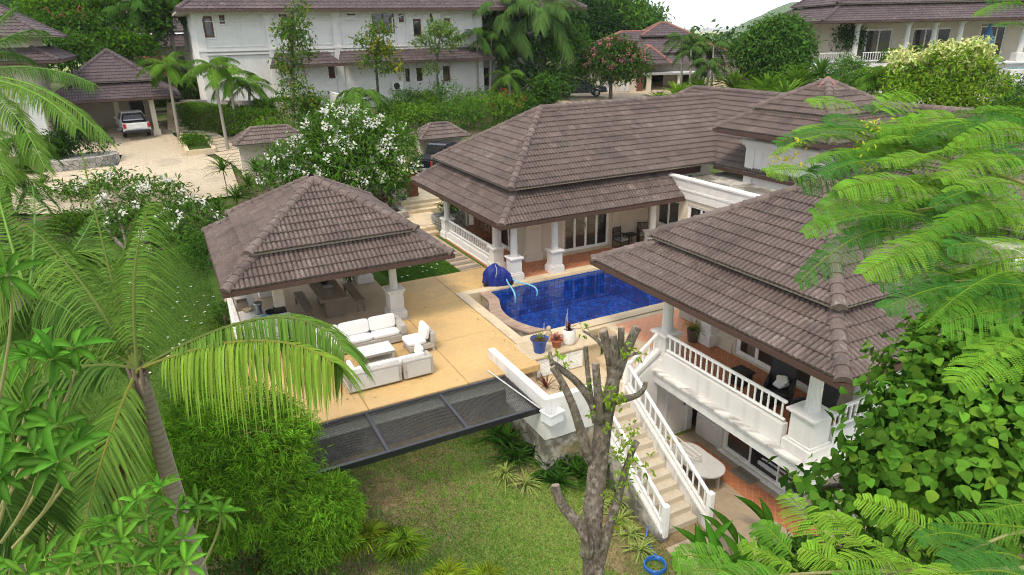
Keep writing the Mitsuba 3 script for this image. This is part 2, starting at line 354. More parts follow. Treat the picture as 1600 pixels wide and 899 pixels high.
def hgt(x, y):
    """height of the ground at (x, y)"""
    x, y = np.asarray(x, float), np.asarray(y, float)
    up = 1.9 * sst(33, 47, y) + 1.2 * sst(47, 64, y) + 0.9 * sst(52, 66, y) * sst(4, 12, x) * (1 - sst(33, 40, x))
    up = up + 3.0 * sst(45, 75, x) * sst(14, 32, y) * (1 - sst(60, 80, y))
    up = np.where(x > 20, np.maximum(up, 2.4 * sst(30, 40, x)), up)
    edge = np.where(x < 0.3, 17.5 + 0 * x, 16.35)
    wid = np.where(x < 0.3, 3.0, 0.15)
    low = 1 - sst(edge - wid, edge + wid, y)
    under = -0.35 * sst(0.2, 0.5, x) * (1 - sst(20, 20.5, x)) * sst(16.3, 16.5, y) * (1 - sst(25, 25.3, y))
    pool = sst(9.6, 9.7, x) * (1 - sst(17, 17.2, x)) * sst(17.4, 17.5, y) * (1 - sst(22.6, 22.7, y))
    floor = -3.0 + 1.35 * sst(10.3, 16.2, y) * (1 - sst(9.3, 9.7, x)) * sst(-9, -2, x)
    z = up * (1 - low) + floor * low + under
    z = np.where(pool > 0, np.minimum(z, -2.2 * pool), z)
    far = np.hypot(x, y)
    return z + 0.05 * (np.sin(x * 0.9 + 1.3 * np.sin(y * 0.37)) * np.sin(y * 0.7)) * sst(34, 40, y) - 14 * sst(140, 600, far)

# ------------------------------------------------------------------ building pieces
class Roof:
    """faces of tiles on a thin deck; the largest-looking 300 tiles are parts, the rest one field"""
    def __init__(self, parent, m='roof_tile', tw=0.30, th=0.36, pts=13, n_parts=300, name='roof'):
        self.parent, self.m, self.tw, self.th, self.pts, self.n, self.name = parent, m, tw, th, pts, n_parts, name
        self.V, self.C, self.faces, self.ridges = [], [], [], []
    def face(self, P0, P1, T1, T0):
        P0, P1, T1, T0 = (np.array(q, float) for q in (P0, P1, T1, T0))
        W = np.linalg.norm(P1 - P0); e = (P1 - P0) / W
        s = (T0 - P0) - e * ((T0 - P0) @ e); Hs = np.linalg.norm(s); s /= Hs
        nr = np.cross(e, s)
        if nr[2] < 0: nr = -nr
        aT0, aT1 = (T0 - P0) @ e, (T1 - P0) @ e
        rows = max(1, int(round(Hs / self.th))); th = Hs / rows
        k = self.pts; u = np.linspace(0, 1, k)
        h = 0.066 * np.abs(np.sin(2 * np.pi * u)) ** 0.7 if k >= 7 else 0.035 * (0.5 - 0.5 * np.cos(2 * np.pi * np.linspace(0, 2 if k > 4 else 1, k)))
        for r in range(rows):
            b0 = r * th
            lo, hi = min(0, aT0 * (b0 + th) / Hs, aT0 * b0 / Hs), max(W, W + (aT1 - W) * (b0 + th) / Hs)
            lo, hi = min(aT0 * b0 / Hs, aT0 * (b0 + th) / Hs), max(W + (aT1 - W) * b0 / Hs, W + (aT1 - W) * (b0 + th) / Hs)
            for c in range(int(math.floor(lo / self.tw)), int(math.ceil(hi / self.tw))):
                jig = rs.randn(3) * [0.002, 0.003, 0.002]
                bb = np.array([b0 - 0.025, b0 - 0.025, b0 + th + 0.02]) + jig[1]
                hh = np.stack([h - 0.01, h + 0.050, h + 0.004]) + jig[2]
                bb3 = np.repeat(bb[:, None], k, 1)
                aa = np.repeat(((c + u) * self.tw)[None], 3, 0) + jig[0]
                L = aT0 * np.clip(bb3, 0, Hs) / Hs; Rr = W + (aT1 - W) * np.clip(bb3, 0, Hs) / Hs
                if (aa.max() < L.min()) or (aa.min() > Rr.max()): continue
                aa = np.clip(aa, L, np.maximum(L, Rr))
                if np.ptp(aa) < 0.02: continue
                v = P0 + aa[..., None] * e + bb3[..., None] * s + hh[..., None] * nr
                self.V.append(v.reshape(-1, 3)); 
                cen = v.reshape(-1, 3).mean(0)
                d = cen @ ROT.T + ORG - EYE
                z = d @ F
                seen = z > 0.5 and (-(nr @ ROT.T) @ d) > 0 and abs(d @ R_) / z < 0.78 and abs(d @ U_) / z < 0.44
                self.C.append(np.linalg.norm(d) if seen else 1e6)
        self.faces.append((P0, P1, T1, T0, nr))
    def tiers(self, x0, x1, y0, y1, z0, a1, z1, b0, bz, a2, z2):
        """lower tier from the eave (z0) to inset a1 (z1), upper tier from inset b0 (bz) to inset a2 (z2)"""
        for a, za, b, zb in ((0, z0, a1, z1), (b0, bz, a2, z2)):
            A = [(x0 + a, y0 + a, za), (x1 - a, y0 + a, za), (x1 - a, y1 - a, za), (x0 + a, y1 - a, za)]
            mx, my = (x0 + x1) / 2, (y0 + y1) / 2
            B = [(min(x0 + b, mx), min(y0 + b, my), zb), (max(x1 - b, mx), min(y0 + b, my), zb), (max(x1 - b, mx), max(y1 - b, my), zb), (min(x0 + b, mx), max(y1 - b, my), zb)]
            for i in range(4):
                j = (i + 1) % 4
                self.face(A[i], A[j], B[j], B[i])
                self.ridges.append((A[i], B[i]))
            if b == a2:
                if np.linalg.norm(np.subtract(B[0], B[1])) > 0.5: self.ridges.append((B[0], B[1]))
                elif np.linalg.norm(np.subtract(B[0], B[3])) > 0.5: self.ridges.append((B[0], B[3]))
    def build(self, label, cap_r=0.165, cap_parts=True, under='soffit', red_caps=False):
        dk = []
        for P0, P1, T1, T0, nr in self.faces:
            q = np.array([P0, P1, T1, T0]) - nr * 0.012
            v = np.vstack([q, q - nr * 0.07])
            dk.append((v, np.array([[0, 1, 2], [0, 2, 3], [4, 6, 5], [4, 7, 6], [0, 4, 5], [0, 5, 1], [3, 2, 6], [3, 6, 7]])))
        roof = put(self.name, cat(dk), 'matte', self.parent, col=under, label=label)
        k = self.pts
        i, j = np.meshgrid(np.arange(2), np.arange(k - 1), indexing='ij')
        tf = quads(np.stack([i * k + j, i * k + j + 1, (i + 1) * k + j + 1, (i + 1) * k + j], -1).reshape(-1, 4))
        V, C = np.array(self.V), np.array(self.C)
        u = np.linspace(0, 1, k)   # shade between the rolls, put into the tint as darker channels
        pan = (1 - np.abs(np.sin(2 * np.pi * u))) ** 2 if k >= 7 else 0 * u
        channel_shade = np.column_stack([np.zeros(3 * k), np.tile(-.9 * pan, 3)])
        order = np.argsort(C); n = int(min(self.n, (C < 1e5).sum()))
        tint = np.clip(np.stack([0.5 + 0.14 * rs.randn(len(V)), .3 + .4 * rs.rand(len(V))], 1), 0, 1)
        old = rs.rand(len(V)) < 0.03
        tint[old, 1] = 1.4
        for q in order[:n]:
            put('roof_tile', (V[q], tf), self.m, roof, uv=np.tile(tint[q], (3 * k, 1)) + channel_shade)
        rest = order[n:]
        if len(rest):
            v = V[rest].reshape(-1, 3)
            f = (tf[None] + (np.arange(len(rest)) * 3 * k)[:, None, None]).reshape(-1, 3)
            put('tile_field', (v, f), self.m, roof, uv=np.repeat(tint[rest], 3 * k, 0) + np.tile(channel_shade, (len(rest), 1)), kind='stuff')
        far = []
        ang = np.linspace(-0.15, np.pi + 0.15, 8)
        for a, b in self.ridges:
            a, b = np.array(a, float), np.array(b, float)
            if a[2] > b[2]: a, b = b, a
            L = np.linalg.norm(b - a); x = (b - a) / L
            y = np.cross([0, 0, 1.0], x); y /= np.linalg.norm(y); z = np.cross(x, y)
            nseg = max(1, int(round(L / 0.36))); sl = L / nseg
            for s in range(nseg):
                st = [(s * sl - 0.02, cap_r * 1.12), (s * sl + 0.05, cap_r * 1.14), (s * sl + 0.055, cap_r), (s * sl + sl + 0.02, cap_r * 0.94)]
                v = np.concatenate([[a + x * t + y * (r * math.cos(g)) + z * (r * 0.9 * math.sin(g) + 0.012) for g in ang] for t, r in st] + [[a + x * (s * sl - 0.02) + z * 0.02]])
                m = len(ang)
                i, j = np.meshgrid(np.arange(3), np.arange(m - 1), indexing='ij')
                f = quads(np.stack([i * m + j, (i + 1) * m + j, (i + 1) * m + j + 1, i * m + j + 1], -1).reshape(-1, 4))
                f = np.vstack([f, [[4 * m, g, g + 1] for g in range(m - 1)]])
                uvv = np.tile([np.clip(0.55 + 0.2 * rs.randn(), 0, 1), 0.3 + 0.7 * rs.rand()], (len(v), 1))
                if cap_parts and not red_caps: put('ridge_tile', (v, f), self.m, roof, uv=uvv)
                else: far.append((v, f, uvv))
        if far:
            v, f = cat([q[:2] for q in far])
            if red_caps: put('ridge_tiles', (v, f), 'matte', roof, col='ridge_red', label='reddish mortar ridges')
            else: put('ridge_tiles', (v, f), self.m, roof, uv=np.vstack([q[2] for q in far]), kind='stuff')
        return roof
def gutter(parent, x0, x1, y0, y1, z, w=0.09, col='gutter'):
    ring = sg.box(x0 - w, y0 - w, x1 + w, y1 + w).difference(sg.box(x0, y0, x1, y1))
    put('gutter', prism(ring, z - 0.12, z + 0.02), 'paint', parent, col=col, label='dark brown eave gutter')
    put('fascia', prism(sg.box(x0 + .01, y0 + .01, x1 - .01, y1 - .01).difference(sg.box(x0 + .06, y0 + .06, x1 - .06, y1 - .06)), z - 0.16, z - 0.03), 'paint', parent, col='gutter')

class Wall:
    """a wall along p0 -> p1 (its face to the right of that direction), thickness t behind it, with openings (s0, s1, z0, z1)"""
    def __init__(self, parent, p0, p1, z0, z1, holes=(), t=0.2, m='plaster', name='wall'):
        self.parent, self.p0 = parent, np.array([*p0, 0.0])
        d = np.array([p1[0] - p0[0], p1[1] - p0[1], 0.0]); self.L = np.linalg.norm(d); self.e = d / self.L
        self.n = np.array([self.e[1], -self.e[0], 0])
        poly = sg.box(0, z0, self.L, z1)
        for s0, s1, a, b in holes: poly = poly.difference(sg.box(s0, a, s1, b))
        ms = []
        for g in getattr(poly, 'geoms', [poly]):
            v, f = prism(g, 0, t)
            ms.append((self.W(v[:, 0], v[:, 2], v[:, 1]), f))
        self.key = put(name, cat(ms), m, parent)
    def W(self, s, w, z):
        """along the wall s, behind its face w, height z"""
        s, w, z = (np.asarray(q, float) for q in (s, w, z))
        return self.p0 + s[..., None] * self.e - w[..., None] * self.n + z[..., None] * np.array([0, 0, 1.0])
    def block(self, s0, s1, w0, w1, z0, z1, c=0.0):
        v, f = box(s0, s1, w0, w1, z0, z1, c)
        return self.W(v[:, 0], v[:, 1], v[:, 2]), f
    def opening(self, s0, s1, z0, z1, leaves=2, name='window', col='trim', fr=0.07, sash=0.05, deep=0.06, holder=None, cross=(), pane=True, open_leaf=None, handle=False, sill=False):
        h = holder or self.parent
        B = self.block
        ms = [B(s0, s1, deep, deep + .08, z1 - fr, z1), B(s0, s1, deep, deep + .08, z0, z0 + fr), B(s0, s0 + fr, deep, deep + .08, z0 + fr, z1 - fr), B(s1 - fr, s1, deep, deep + .08, z0 + fr, z1 - fr)]
        w = self.key and put(name, cat(ms), 'paint', h, col=col)
        lw = (s1 - s0 - 2 * fr) / leaves
        for i in range(leaves):
            if open_leaf == i: continue
            a, b = s0 + fr + i * lw, s0 + fr + (i + 1) * lw
            q = sash
            sm = [B(a + .003, b - .003, deep + .02, deep + .065, z1 - fr - q, z1 - fr - .002), B(a + .003, b - .003, deep + .02, deep + .065, z0 + fr + .002, z0 + fr + q),
                  B(a + .003, a + q, deep + .02, deep + .065, z0 + fr + q, z1 - fr - q), B(b - q, b - .003, deep + .02, deep + .065, z0 + fr + q, z1 - fr - q)]
            for cz in cross: sm.append(B(a + q, b - q, deep + .025, deep + .06, z0 + cz * (z1 - z0) - .02, z0 + cz * (z1 - z0) + .02))
            k = put('sash', cat(sm), 'paint', w, col=col)
            if pane:
                v = self.W([a + q, b - q, b - q, a + q], [deep + .042] * 4, [z0 + fr + q, z0 + fr + q, z1 - fr - q, z1 - fr - q])
                put('pane', (v, np.array([[0, 1, 2], [0, 2, 3]])), 'pane', w)
        if handle:
            put('handle', B((s0 + s1) / 2 - .05, (s0 + s1) / 2 - .03, deep - .03, deep + .02, z0 + 1.0, z0 + 1.25), 'metal', w, col='steel')
        if sill: put('sill', B(s0 - .06, s1 + .06, -.06, .05, z0 - .08, z0 - .003), 'plaster', w)
        return w
def band(parent, x0, x1, y0, y1, z0, z1, out, name='moulding', m='plaster'):
    ring = sg.box(x0 - out, y0 - out, x1 + out, y1 + out).difference(sg.box(x0 + .02, y0 + .02, x1 - .02, y1 - .02))
    return put(name, prism(ring, z0, z1), m, parent)
def pedestal_column(parent, x, y, z0, zt, hw=0.32, ph=1.0, r=0.15, m='plaster'):
    ms = [box(x - hw, x + hw, y - hw, y + hw, z0, z0 + .30, .015), box(x - hw * .88, x + hw * .88, y - hw * .88, y + hw * .88, z0 + .303, z0 + .36, .015), box(x - hw * .78, x + hw * .78, y - hw * .78, y + hw * .78, z0 + .363, z0 + ph - .13, .012),
          box(x - hw * .86, x + hw * .86, y - hw * .86, y + hw * .86, z0 + ph - .127, z0 + ph - .08, .01), box(x - hw, x + hw, y - hw, y + hw, z0 + ph - .077, z0 + ph, .015)]
    c = put('column', lathe([(r * 1.08, z0 + ph + .003), (r * 1.08, z0 + ph + .05), (r, z0 + ph + .07), (r * .88, zt - .15), (r * 1.15, zt - .10), (r * 1.15, zt)], (x, y, 0), 24), m, parent, smooth=35)
    put('pedestal', cat(ms), m, c)
    return c
def balustrade(parent, a, b, n, h=0.58, col='trim', name='railing', w=0.09):
    """rails between a and b (the top rail's middle), n balusters under it"""
    a, b = np.array(a, float), np.array(b, float)
    k = put(name, cat([bar(a, b, w, .07, c=.01), bar(a - [0, 0, h - .03], b - [0, 0, h - .03], w * .8, .06, c=.008)]), 'paint', parent, col=col)
    for i in range(n):
        p = a + (b - a) * (i + .5) / n
        v, f = box(p[0] - .022, p[0] + .022, p[1] - .022, p[1] + .022, p[2] - h - .0, p[2] - .037, .004)
        v = v.copy()
        put('baluster', (v, f), 'paint', k, col=col)
    return k

# ------------------------------------------------------------------ the setting
xs = np.unique(np.round(np.r_[-np.geomspace(16, 3500, 26)[::-1], np.arange(-15, 34, 0.25), np.arange(34, 90, 1.5), np.geomspace(90, 3500, 24)], 3))
ys = np.unique(np.round(np.r_[-np.geomspace(6, 1200, 16)[::-1], np.arange(-5, 50, 0.25), np.arange(50, 100, 1.5), np.geomspace(100, 4500, 26)], 3))
gxx, gyy = np.meshgrid(xs, ys, indexing='ij')
gz = hgt(gxx, gyy)
ni, nj = gxx.shape
i, j = np.meshgrid(np.arange(ni - 1), np.arange(nj - 1), indexing='ij')
gf = quads(np.stack([i * nj + j, (i + 1) * nj + j, (i + 1) * nj + j + 1, i * nj + j + 1], -1).reshape(-1, 4))
struct('ground', (np.stack([gxx, gyy, gz], -1).reshape(-1, 3), gf), 'ground', 'green and brown garden ground between the houses', smooth=True)
# hills
az = np.radians(np.linspace(-40, 110, 320)); rad = np.linspace(700, 3300, 60)
A, Rr = np.meshgrid(az, rad, indexing='ij')
hx, hy = Rr * np.sin(A), Rr * np.cos(A)
def bump(a0, d0, wa, wd, h):
    return h * np.exp(-((np.degrees(A) - a0) / wa) ** 2 - ((Rr - d0) / wd) ** 2)
hz = bump(49, 1700, 4.0, 420, 68) + bump(36.3, 1500, 3.6, 400, 58) + bump(18, 1600, 9, 420, 60) + bump(60, 1900, 6, 500, 55) + bump(-12, 1500, 14, 420, 55)
hz = hz + 16 * (meshkit.fbm(np.stack([hx, hy, 0 * hx], -1) / 120.0, 4, 2) - 0.5) * np.clip(hz / 40, 0, 1) + 7 * meshkit.noise(np.stack([hx, hy, 0 * hx], -1) / 22.0, 5) * np.clip(hz / 30, 0, 1) - 16
ni, nj = hx.shape
i, j = np.meshgrid(np.arange(ni - 1), np.arange(nj - 1), indexing='ij')
hf = quads(np.stack([i * nj + j, (i + 1) * nj + j, (i + 1) * nj + j + 1, i * nj + j + 1], -1).reshape(-1, 4))
struct('hills', (np.stack([hx, hy, hz], -1).reshape(-1, 3), hf), 'hill_woods', 'distant wooded hills along the horizon', smooth=True)

# deck: stamped slabs with open joints
patio = thing('patio_deck', 'large ochre stamped concrete patio beside the pool', 'patio')
labels[patio]['kind'] = 'structure'
cuts_x, cuts_y = [0.15, 3.62, 6.62, 9.05], [16.0, 19.05, 22.05, 25.2]
for a in range(3):
    for b in range(3):
        if a == 0 and b == 2: continue
        put('deck_slab', box((.95 if a == 0 and b == 1 else cuts_x[a]) + .010, cuts_x[a + 1] - .010, cuts_y[b] + .010, cuts_y[b + 1] - .010, -0.22, 0.0, .008), 'deck_stamped', patio)
put('deck_slab', box(.956, 3.614, 22.056, 25.194, -0.22, 0.0, .006), 'deck_stamped', patio)
put('deck_slab', box(9.056, 11.40, 22.86, 25.15, -0.22, 0.0, .006), 'deck_stamped', patio)
put('pavilion_floor', box(0.9, 6.75, 21.35, 28.0, -0.2, 0.006), 'worn_concrete', patio, label='worn beige pavilion floor')
put('edge_beam', box(0.15, 8.1, 16.02, 16.25, -0.55, -0.225), 'plaster', patio)
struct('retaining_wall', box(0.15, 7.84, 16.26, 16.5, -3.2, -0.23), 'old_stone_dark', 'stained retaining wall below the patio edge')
# little lawns
lawn = sg.Polygon([(7.35, 25.25), (10.3, 25.2), (10.15, 28.2), (7.1, 28.4)])
struct('lawn', prism(lawn, -0.1, 0.012), 'ground', 'small bright lawn patch behind the pavilion')
# stepping path of timber and gravel along the house
struct('garden_path', prism([(10.33, 25.22), (11.38, 25.22), (11.3, 31.6), (10.2, 31.4)], -0.1, 0.010), 'worn_concrete', 'sandy path along the white veranda wall')
ps = thing('path_sleepers', 'weathered timber sleepers set across the sandy path', 'path steps', None)
labels[ps]['kind'] = 'structure'
for q in range(9):
    yy = 25.45 + q * 0.62
    put('sleeper', turn(box(-.5, .5, -.14, .14, -.03, .035, .01), (10.84 - .03 * q, yy, .01), rs.randn() * 2), 'weathered_wood', ps)

# veranda floors
ver = thing('veranda_floor', 'terracotta tiled veranda of the long house', 'floor'); labels[ver]['kind'] = 'structure'
put('tile_floor', prism(sg.Polygon([(11.5, 22.95), (20.0, 22.95), (20.0, 24.9), (13.3, 24.9), (13.3, 31.0), (11.5, 31.0)]), -.2, .07), 'terracotta', ver)
put('stone_border', prism(sg.Polygon([(11.42, 22.48), (20.6, 22.48), (20.6, 22.948), (11.42, 22.948)]), -.2, .062), 'sandstone', ver)
put('stone_border', box(13.35, 20.0, 24.55, 24.88, .0, .078), 'sandstone', ver)
rt = thing('pool_terrace', 'orange tiled terrace between pool and guest house', 'floor'); labels[rt]['kind'] = 'structure'
put('tile_floor', prism(sg.Polygon([(12.75, 14.9), (12.75, 17.3), (16.9, 17.3), (16.9, 14.9)]), -.25, .004), 'terracotta_lit', rt)
put('tile_floor', prism(sg.Polygon([(12.5, 8.9), (14.65, 8.9), (14.65, 14.897), (12.5, 14.897)]), -.25, .003), 'terracotta', rt)
put('stone_border', prism(sg.Polygon([(12.4, 14.9), (12.748, 14.9), (12.748, 17.3), (12.4, 17.3)]), -.25, .006), 'sandstone', rt)
put('stone_border', prism(sg.Polygon([(11.6, 17.302), (20, 17.302), (20, 17.5), (11.6, 17.5)]), -.25, .006), 'sandstone', rt)
put('stone_border', prism(sg.Polygon([(16.95, 17.55), (20.05, 17.55), (20.05, 22.44), (16.95, 22.44)]), -.25, .0), 'sandstone', rt)

# ------------------------------------------------------------------ pool
pool = thing('swimming_pool', 'deep blue mosaic tiled swimming pool with a curved near corner', 'swimming pool')
inner = np.array([(10.33, 22.42), (10.32, 22.0), (10.26, 21.4), (10.02, 20.8), (9.85, 20.1), (9.88, 19.35), (10.08, 18.72), (10.42, 18.2), (10.8, 18.02)])
inner = spline(inner, 26)[:, :2]
inner_poly = sg.Polygon(np.vstack([inner, [(16.6, 18.02), (16.6, 22.42)]]))
outer = np.array([(9.98, 22.42), (9.95, 21.9), (9.9, 21.45), (9.66, 20.9), (9.47, 20.1), (9.5, 19.3), (9.68, 18.65), (9.95, 18.15)])
outer = spline(outer, 24)[:, :2]
zb, zw = -1.35, -0.075
floor_tri = prism(inner_poly.buffer(.02), zb - .1, zb)
put('pool_floor', floor_tri, 'pool_tile', pool)
ring = sg.Polygon(np.vstack([outer, [(9.95, 17.8), (16.9, 17.8), (16.9, 22.6), (9.98, 22.6)]])).buffer(0)
put('pool_wall', prism(inner_poly.buffer(.14).difference(inner_poly), zb, -.05), 'pool_tile', pool, label='dark blue mosaic pool walls')
strip = sg.Polygon(np.vstack([outer - [.05, 0], inner[::-1] + [.03, 0]])).buffer(0)
seg = [strip.intersection(sg.Polygon([(8, y), (12, y - .35), (12, y + .0), (8, y + .35)])) for y in np.arange(17.6, 22.8, .36)]
for g in seg:
    for q in getattr(g, 'geoms', [g]):
        if q.geom_type == 'Polygon' and q.area > .02: put('coping_stone', prism(q.buffer(-.006), -.05, .02), 'pink_stone', pool, label=None)
for x in np.arange(10.0, 16.7, .84): put('coping_stone', box(x + .004, x + .836, 22.425, 22.475, -.05, .02, .004), 'sandstone', pool)
put('outer_wall', prism(sg.Polygon(np.vstack([outer, inner[::-1]])).buffer(0).difference(inner_poly.buffer(.145)), -.95, -.06), 'old_stone', pool, label='stained outer wall of the curved pool edge')
for x in (11.2, 13.6, 15.8):
    put('underwater_lamp', lathe([(0, 0), (.07, .005), (.075, -.03)], (x, 18.9 + .4 * math.sin(x), zb + .02), 14), 'gloss', pool, col='white')
struct('water', prism(inner_poly.buffer(.015), zb + .0, zw), 'water', 'clear still water filling the blue pool', parent=None)
cop = thing('pool_kerb', 'pale sandstone kerb angling round the pebble gutter', 'kerb'); labels[cop]['kind'] = 'structure'
put('kerb', prism(sg.Polygon([(9.06, 22.85), (11.4, 22.85), (11.4, 22.48), (9.44, 22.48), (9.44, 18.0), (9.06, 18.0)]), -.8, .024), 'sandstone', cop)
put('kerb', prism(sg.Polygon([(9.06, 17.55), (17.0, 17.55), (17.0, 18.02), (10.6, 18.02), (10.4, 18.0), (9.06, 17.998)]), -.5, .026), 'sandstone', cop)
put('gutter_floor', box(9.40, 10.2, 17.9, 22.5, -.75, -.52), 'worn_concrete', cop)
peb = []
for q in range(170):
    m = trimesh.creation.icosphere(subdivisions=1, radius=1)
    v = np.array(m.vertices) * (rs.uniform(.03, .06, 3) * [1, 1, .6]) + [rs.uniform(9.47, 9.9), rs.uniform(19.0, 22.3), -.50 + rs.uniform(0, .04)]
    peb.append((v, np.array(m.faces)))
put('pebbles', cat(peb), 'matte', None, col='stone_pale', kind='stuff', smooth=True)
labels['pebbles'] = {'label': 'white pebbles lying in the narrow gutter beside the pool', 'category': 'pebbles', 'kind': 'stuff'}

# ------------------------------------------------------------------ counter block, steps, white walls
blk = thing('garden_cupboard', 'sandstone topped cupboard block with white louvred doors below the pool', 'cupboard')
put('top', box(8.92, 11.62, 16.33, 17.54, -.04, .03, .012), 'sandstone', blk)
put('body', box(8.97, 11.58, 16.42, 17.5, -.9, -.043), 'sandstone', blk)
for a in (9.12, 9.92, 10.32, 10.9):
    w = .76 if a < 9.5 else (.38 if a < 10 else .52)
    if a > 10.5: continue
    d = put('door', cat([box(a, a + w, 16.36, 16.41, -.68, -.62), box(a, a + w, 16.36, 16.41, -.15, -.09), box(a, a + .06, 16.36, 16.41, -.617, -.153), box(a + w - .06, a + w, 16.36, 16.41, -.617, -.153)]), 'paint', blk, col='trim')
    for z in np.arange(-.60, -.16, .05):
        put('slat', turn(box(a + .063, a + w - .063, -.012, .012, -.022, .022), (0, 16.39, z + .02), 0, 0, 30), 'paint', d, col='trim')
st = thing('garden_steps', 'four sandstone steps down between the white wall and the cupboard', 'steps')
for q in range(4):
    put('step', box(8.08, 8.95, 17.2 - .36 * (q + 1), 17.2 - .36 * q - .004, -.9, -.18 * (q + 1) + .09, .01), 'sandstone', st)
st = thing('terrace_steps', 'broad sandstone steps rising to the orange terrace', 'steps')
for q in range(4):
    put('step', box(12.4 - .34 * (q + 1) + .004, 12.4 - .34 * q, 14.45, 17.3, -.9, -.18 * (q + 1) + .0, .01), 'sandstone', st)
put('landing', box(8.08, 11.03, 14.32, 16.42, -1.0, -.72), 'sandstone', st)
put('planting_bed', box(8.06, 9.75, 13.85, 15.3, -.9, -.70), 'worn_concrete', st)
lw = thing('garden_wall', 'low white wall with square top round the planting bed', 'wall')
put('wall', box(7.83, 8.06, 13.62, 17.22, -.5, .30, .012), 'plaster', lw)
put('wall', box(8.062, 9.66, 13.62, 13.84, -1.0, .28, .012), 'plaster', lw)
put('wall', box(7.83, 8.06, 13.62, 16.0, -.97, -.503), 'plaster', lw)
put('stone_base', box(7.86, 9.68, 13.66, 15.9, -3.2, -1.0), 'old_stone', lw, label='stained stone base')

# ------------------------------------------------------------------ main stairs
ms_ = thing('outdoor_staircase', 'long sandstone staircase with white railings down to the lower patio', 'staircase')
nst = 13
for q in range(nst):
    z = -.72 - (q + 1) * (2.28 / (nst + 0))
    y = 14.32 - q * .288
    if z > -2.99: put('step', box(9.82, 11.02, y - .288 - .03, y - .004, max(z - .6, -3.1), z, .008), 'step_stone', ms_)
    if q in (2, 9): put('step_lamp', box(9.83, 9.95, y - .288 - .034, y - .288 - .026, z - .13, z - .05), 'paint', ms_, col='dark')
def stringer(x0, x1, ya, za, yb, zb, drop):
    v = np.array([(x, y, z) for x in (x0, x1) for y, z in ((ya, za), (yb, zb), (yb, -3.1), (ya, za - drop if drop else -3.1))])
    return v, np.array([[0, 1, 2], [0, 2, 3], [4, 6, 5], [4, 7, 6], [0, 4, 5], [0, 5, 1], [1, 5, 6], [1, 6, 2], [2, 6, 7], [2, 7, 3], [3, 7, 4], [3, 4, 0]])
put('side_wall', stringer(11.025, 11.2, 14.3, -.55, 10.5, -2.75, 0), 'weathered', ms_, label='grimy white side wall of the stairs')
put('side_wall', stringer(9.60, 9.815, 14.3, -.55, 10.65, -2.72, 0), 'old_stone', ms_, label='grey stained side wall of the stairs')
put('side_cap', bar((11.11, 14.3, -.50), (11.11, 10.5, -2.70), .24, .07), 'plaster', ms_)
put('side_cap', bar((9.71, 14.3, -.50), (9.71, 10.65, -2.67), .24, .07), 'plaster', ms_)
balustrade(ms_, (11.11, 14.25, .20), (11.11, 10.62, -1.92), 15, .60)
balustrade(ms_, (9.71, 13.6, -.17), (9.71, 10.75, -1.86), 11, .60)
for x, y, zt, zb in ((11.11, 10.53, -1.84, -2.8), (9.71, 10.66, -1.80, -2.8), (11.11, 14.36, .30, -.75)):
    put('newel_post', box(x - .08, x + .08, y - .08, y + .08, zb, zt, .012), 'paint', ms_, col='trim')
balustrade(ms_, (11.2, 14.36, .22), (12.25, 14.42, .92), 5, .55)
put('side_wall', (np.array([(x, y, z) for y in (14.30, 14.48) for x, z in ((11.03, -.70), (12.3, .15), (12.3, -3.1), (11.03, -3.1))]),
    np.array([[0, 2, 1], [0, 3, 2], [4, 5, 6], [4, 6, 7], [0, 1, 5], [0, 5, 4], [3, 7, 6], [3, 6, 2], [1, 2, 6], [1, 6, 5], [0, 4, 7], [0, 7, 3]])), 'plaster', ms_)
put('side_cap', bar((11.03, 14.39, -.44), (12.3, 14.39, .41), .22, .09), 'plaster', ms_)
lp = thing('lower_patio', 'beige and terracotta lower patio under the balcony', 'floor'); labels[lp]['kind'] = 'structure'
put('slab', prism(sg.Polygon([(9.6, 8.9), (13.9, 8.3), (17, 8.3), (17, 14.3), (11.2, 14.3), (11.2, 10.45), (9.6, 10.45)]), -3.2, -2.985), 'worn_concrete', lp)
put('tile_floor', prism(sg.Polygon([(12.9, 8.5), (13.62, 8.4), (13.62, 13.75), (12.9, 13.75)]), -2.985, -2.978), 'terracotta', lp)

# ------------------------------------------------------------------ hammock net frame
nf = thing('net_platform', 'black steel framed safety net hung off the patio edge', 'net platform')
put('front_beam', box(1.42, 7.80, 13.82, 13.92, -.20, -.02, .008), 'gloss', nf, col='net_black')
put('back_beam', box(1.42, 7.80, 15.88, 15.97, -.16, -.02, .008), 'gloss', nf, col='net_black')
nx = [1.42, 3.47, 5.62, 7.71]
for x in nx: put('cross_beam', box(x, x + .09, 13.923, 15.877, -.15, -.03, .008), 'gloss', nf, col='net_black')
for a, b in zip(nx[:-1], nx[1:]):
    a += .09; cells = []
    wdt, hgt_ = b - a, 15.88 - 13.92
    for sgn in (1, -1):
        for c in np.arange(-hgt_ if sgn > 0 else 0, wdt if sgn > 0 else wdt + hgt_, .088):
            x0, y0, x1, y1 = c, 0, c + sgn * hgt_, hgt_
            if x0 < 0: y0, x0 = (0 - x0) * sgn, 0
            if x0 > wdt: y0, x0 = (x0 - wdt), wdt
            if x1 > wdt: y1, x1 = y1 - (x1 - wdt), wdt
            if x1 < 0: y1, x1 = y1 + x1, 0
            if y1 - y0 < .05: continue
            def sag(x, y): return -.05 - .07 * math.sin(math.pi * x / wdt) * math.sin(math.pi * y / hgt_)
            pts = [(a + x0 + (x1 - x0) * t, 13.92 + y0 + (y1 - y0) * t, sag(x0 + (x1 - x0) * t, y0 + (y1 - y0) * t)) for t in np.linspace(0, 1, 7)]
            cells.append(tube(pts, .0085, 4, cap=False))
    put('net', cat(cells), 'paint', nf, col='rope', kind='stuff')
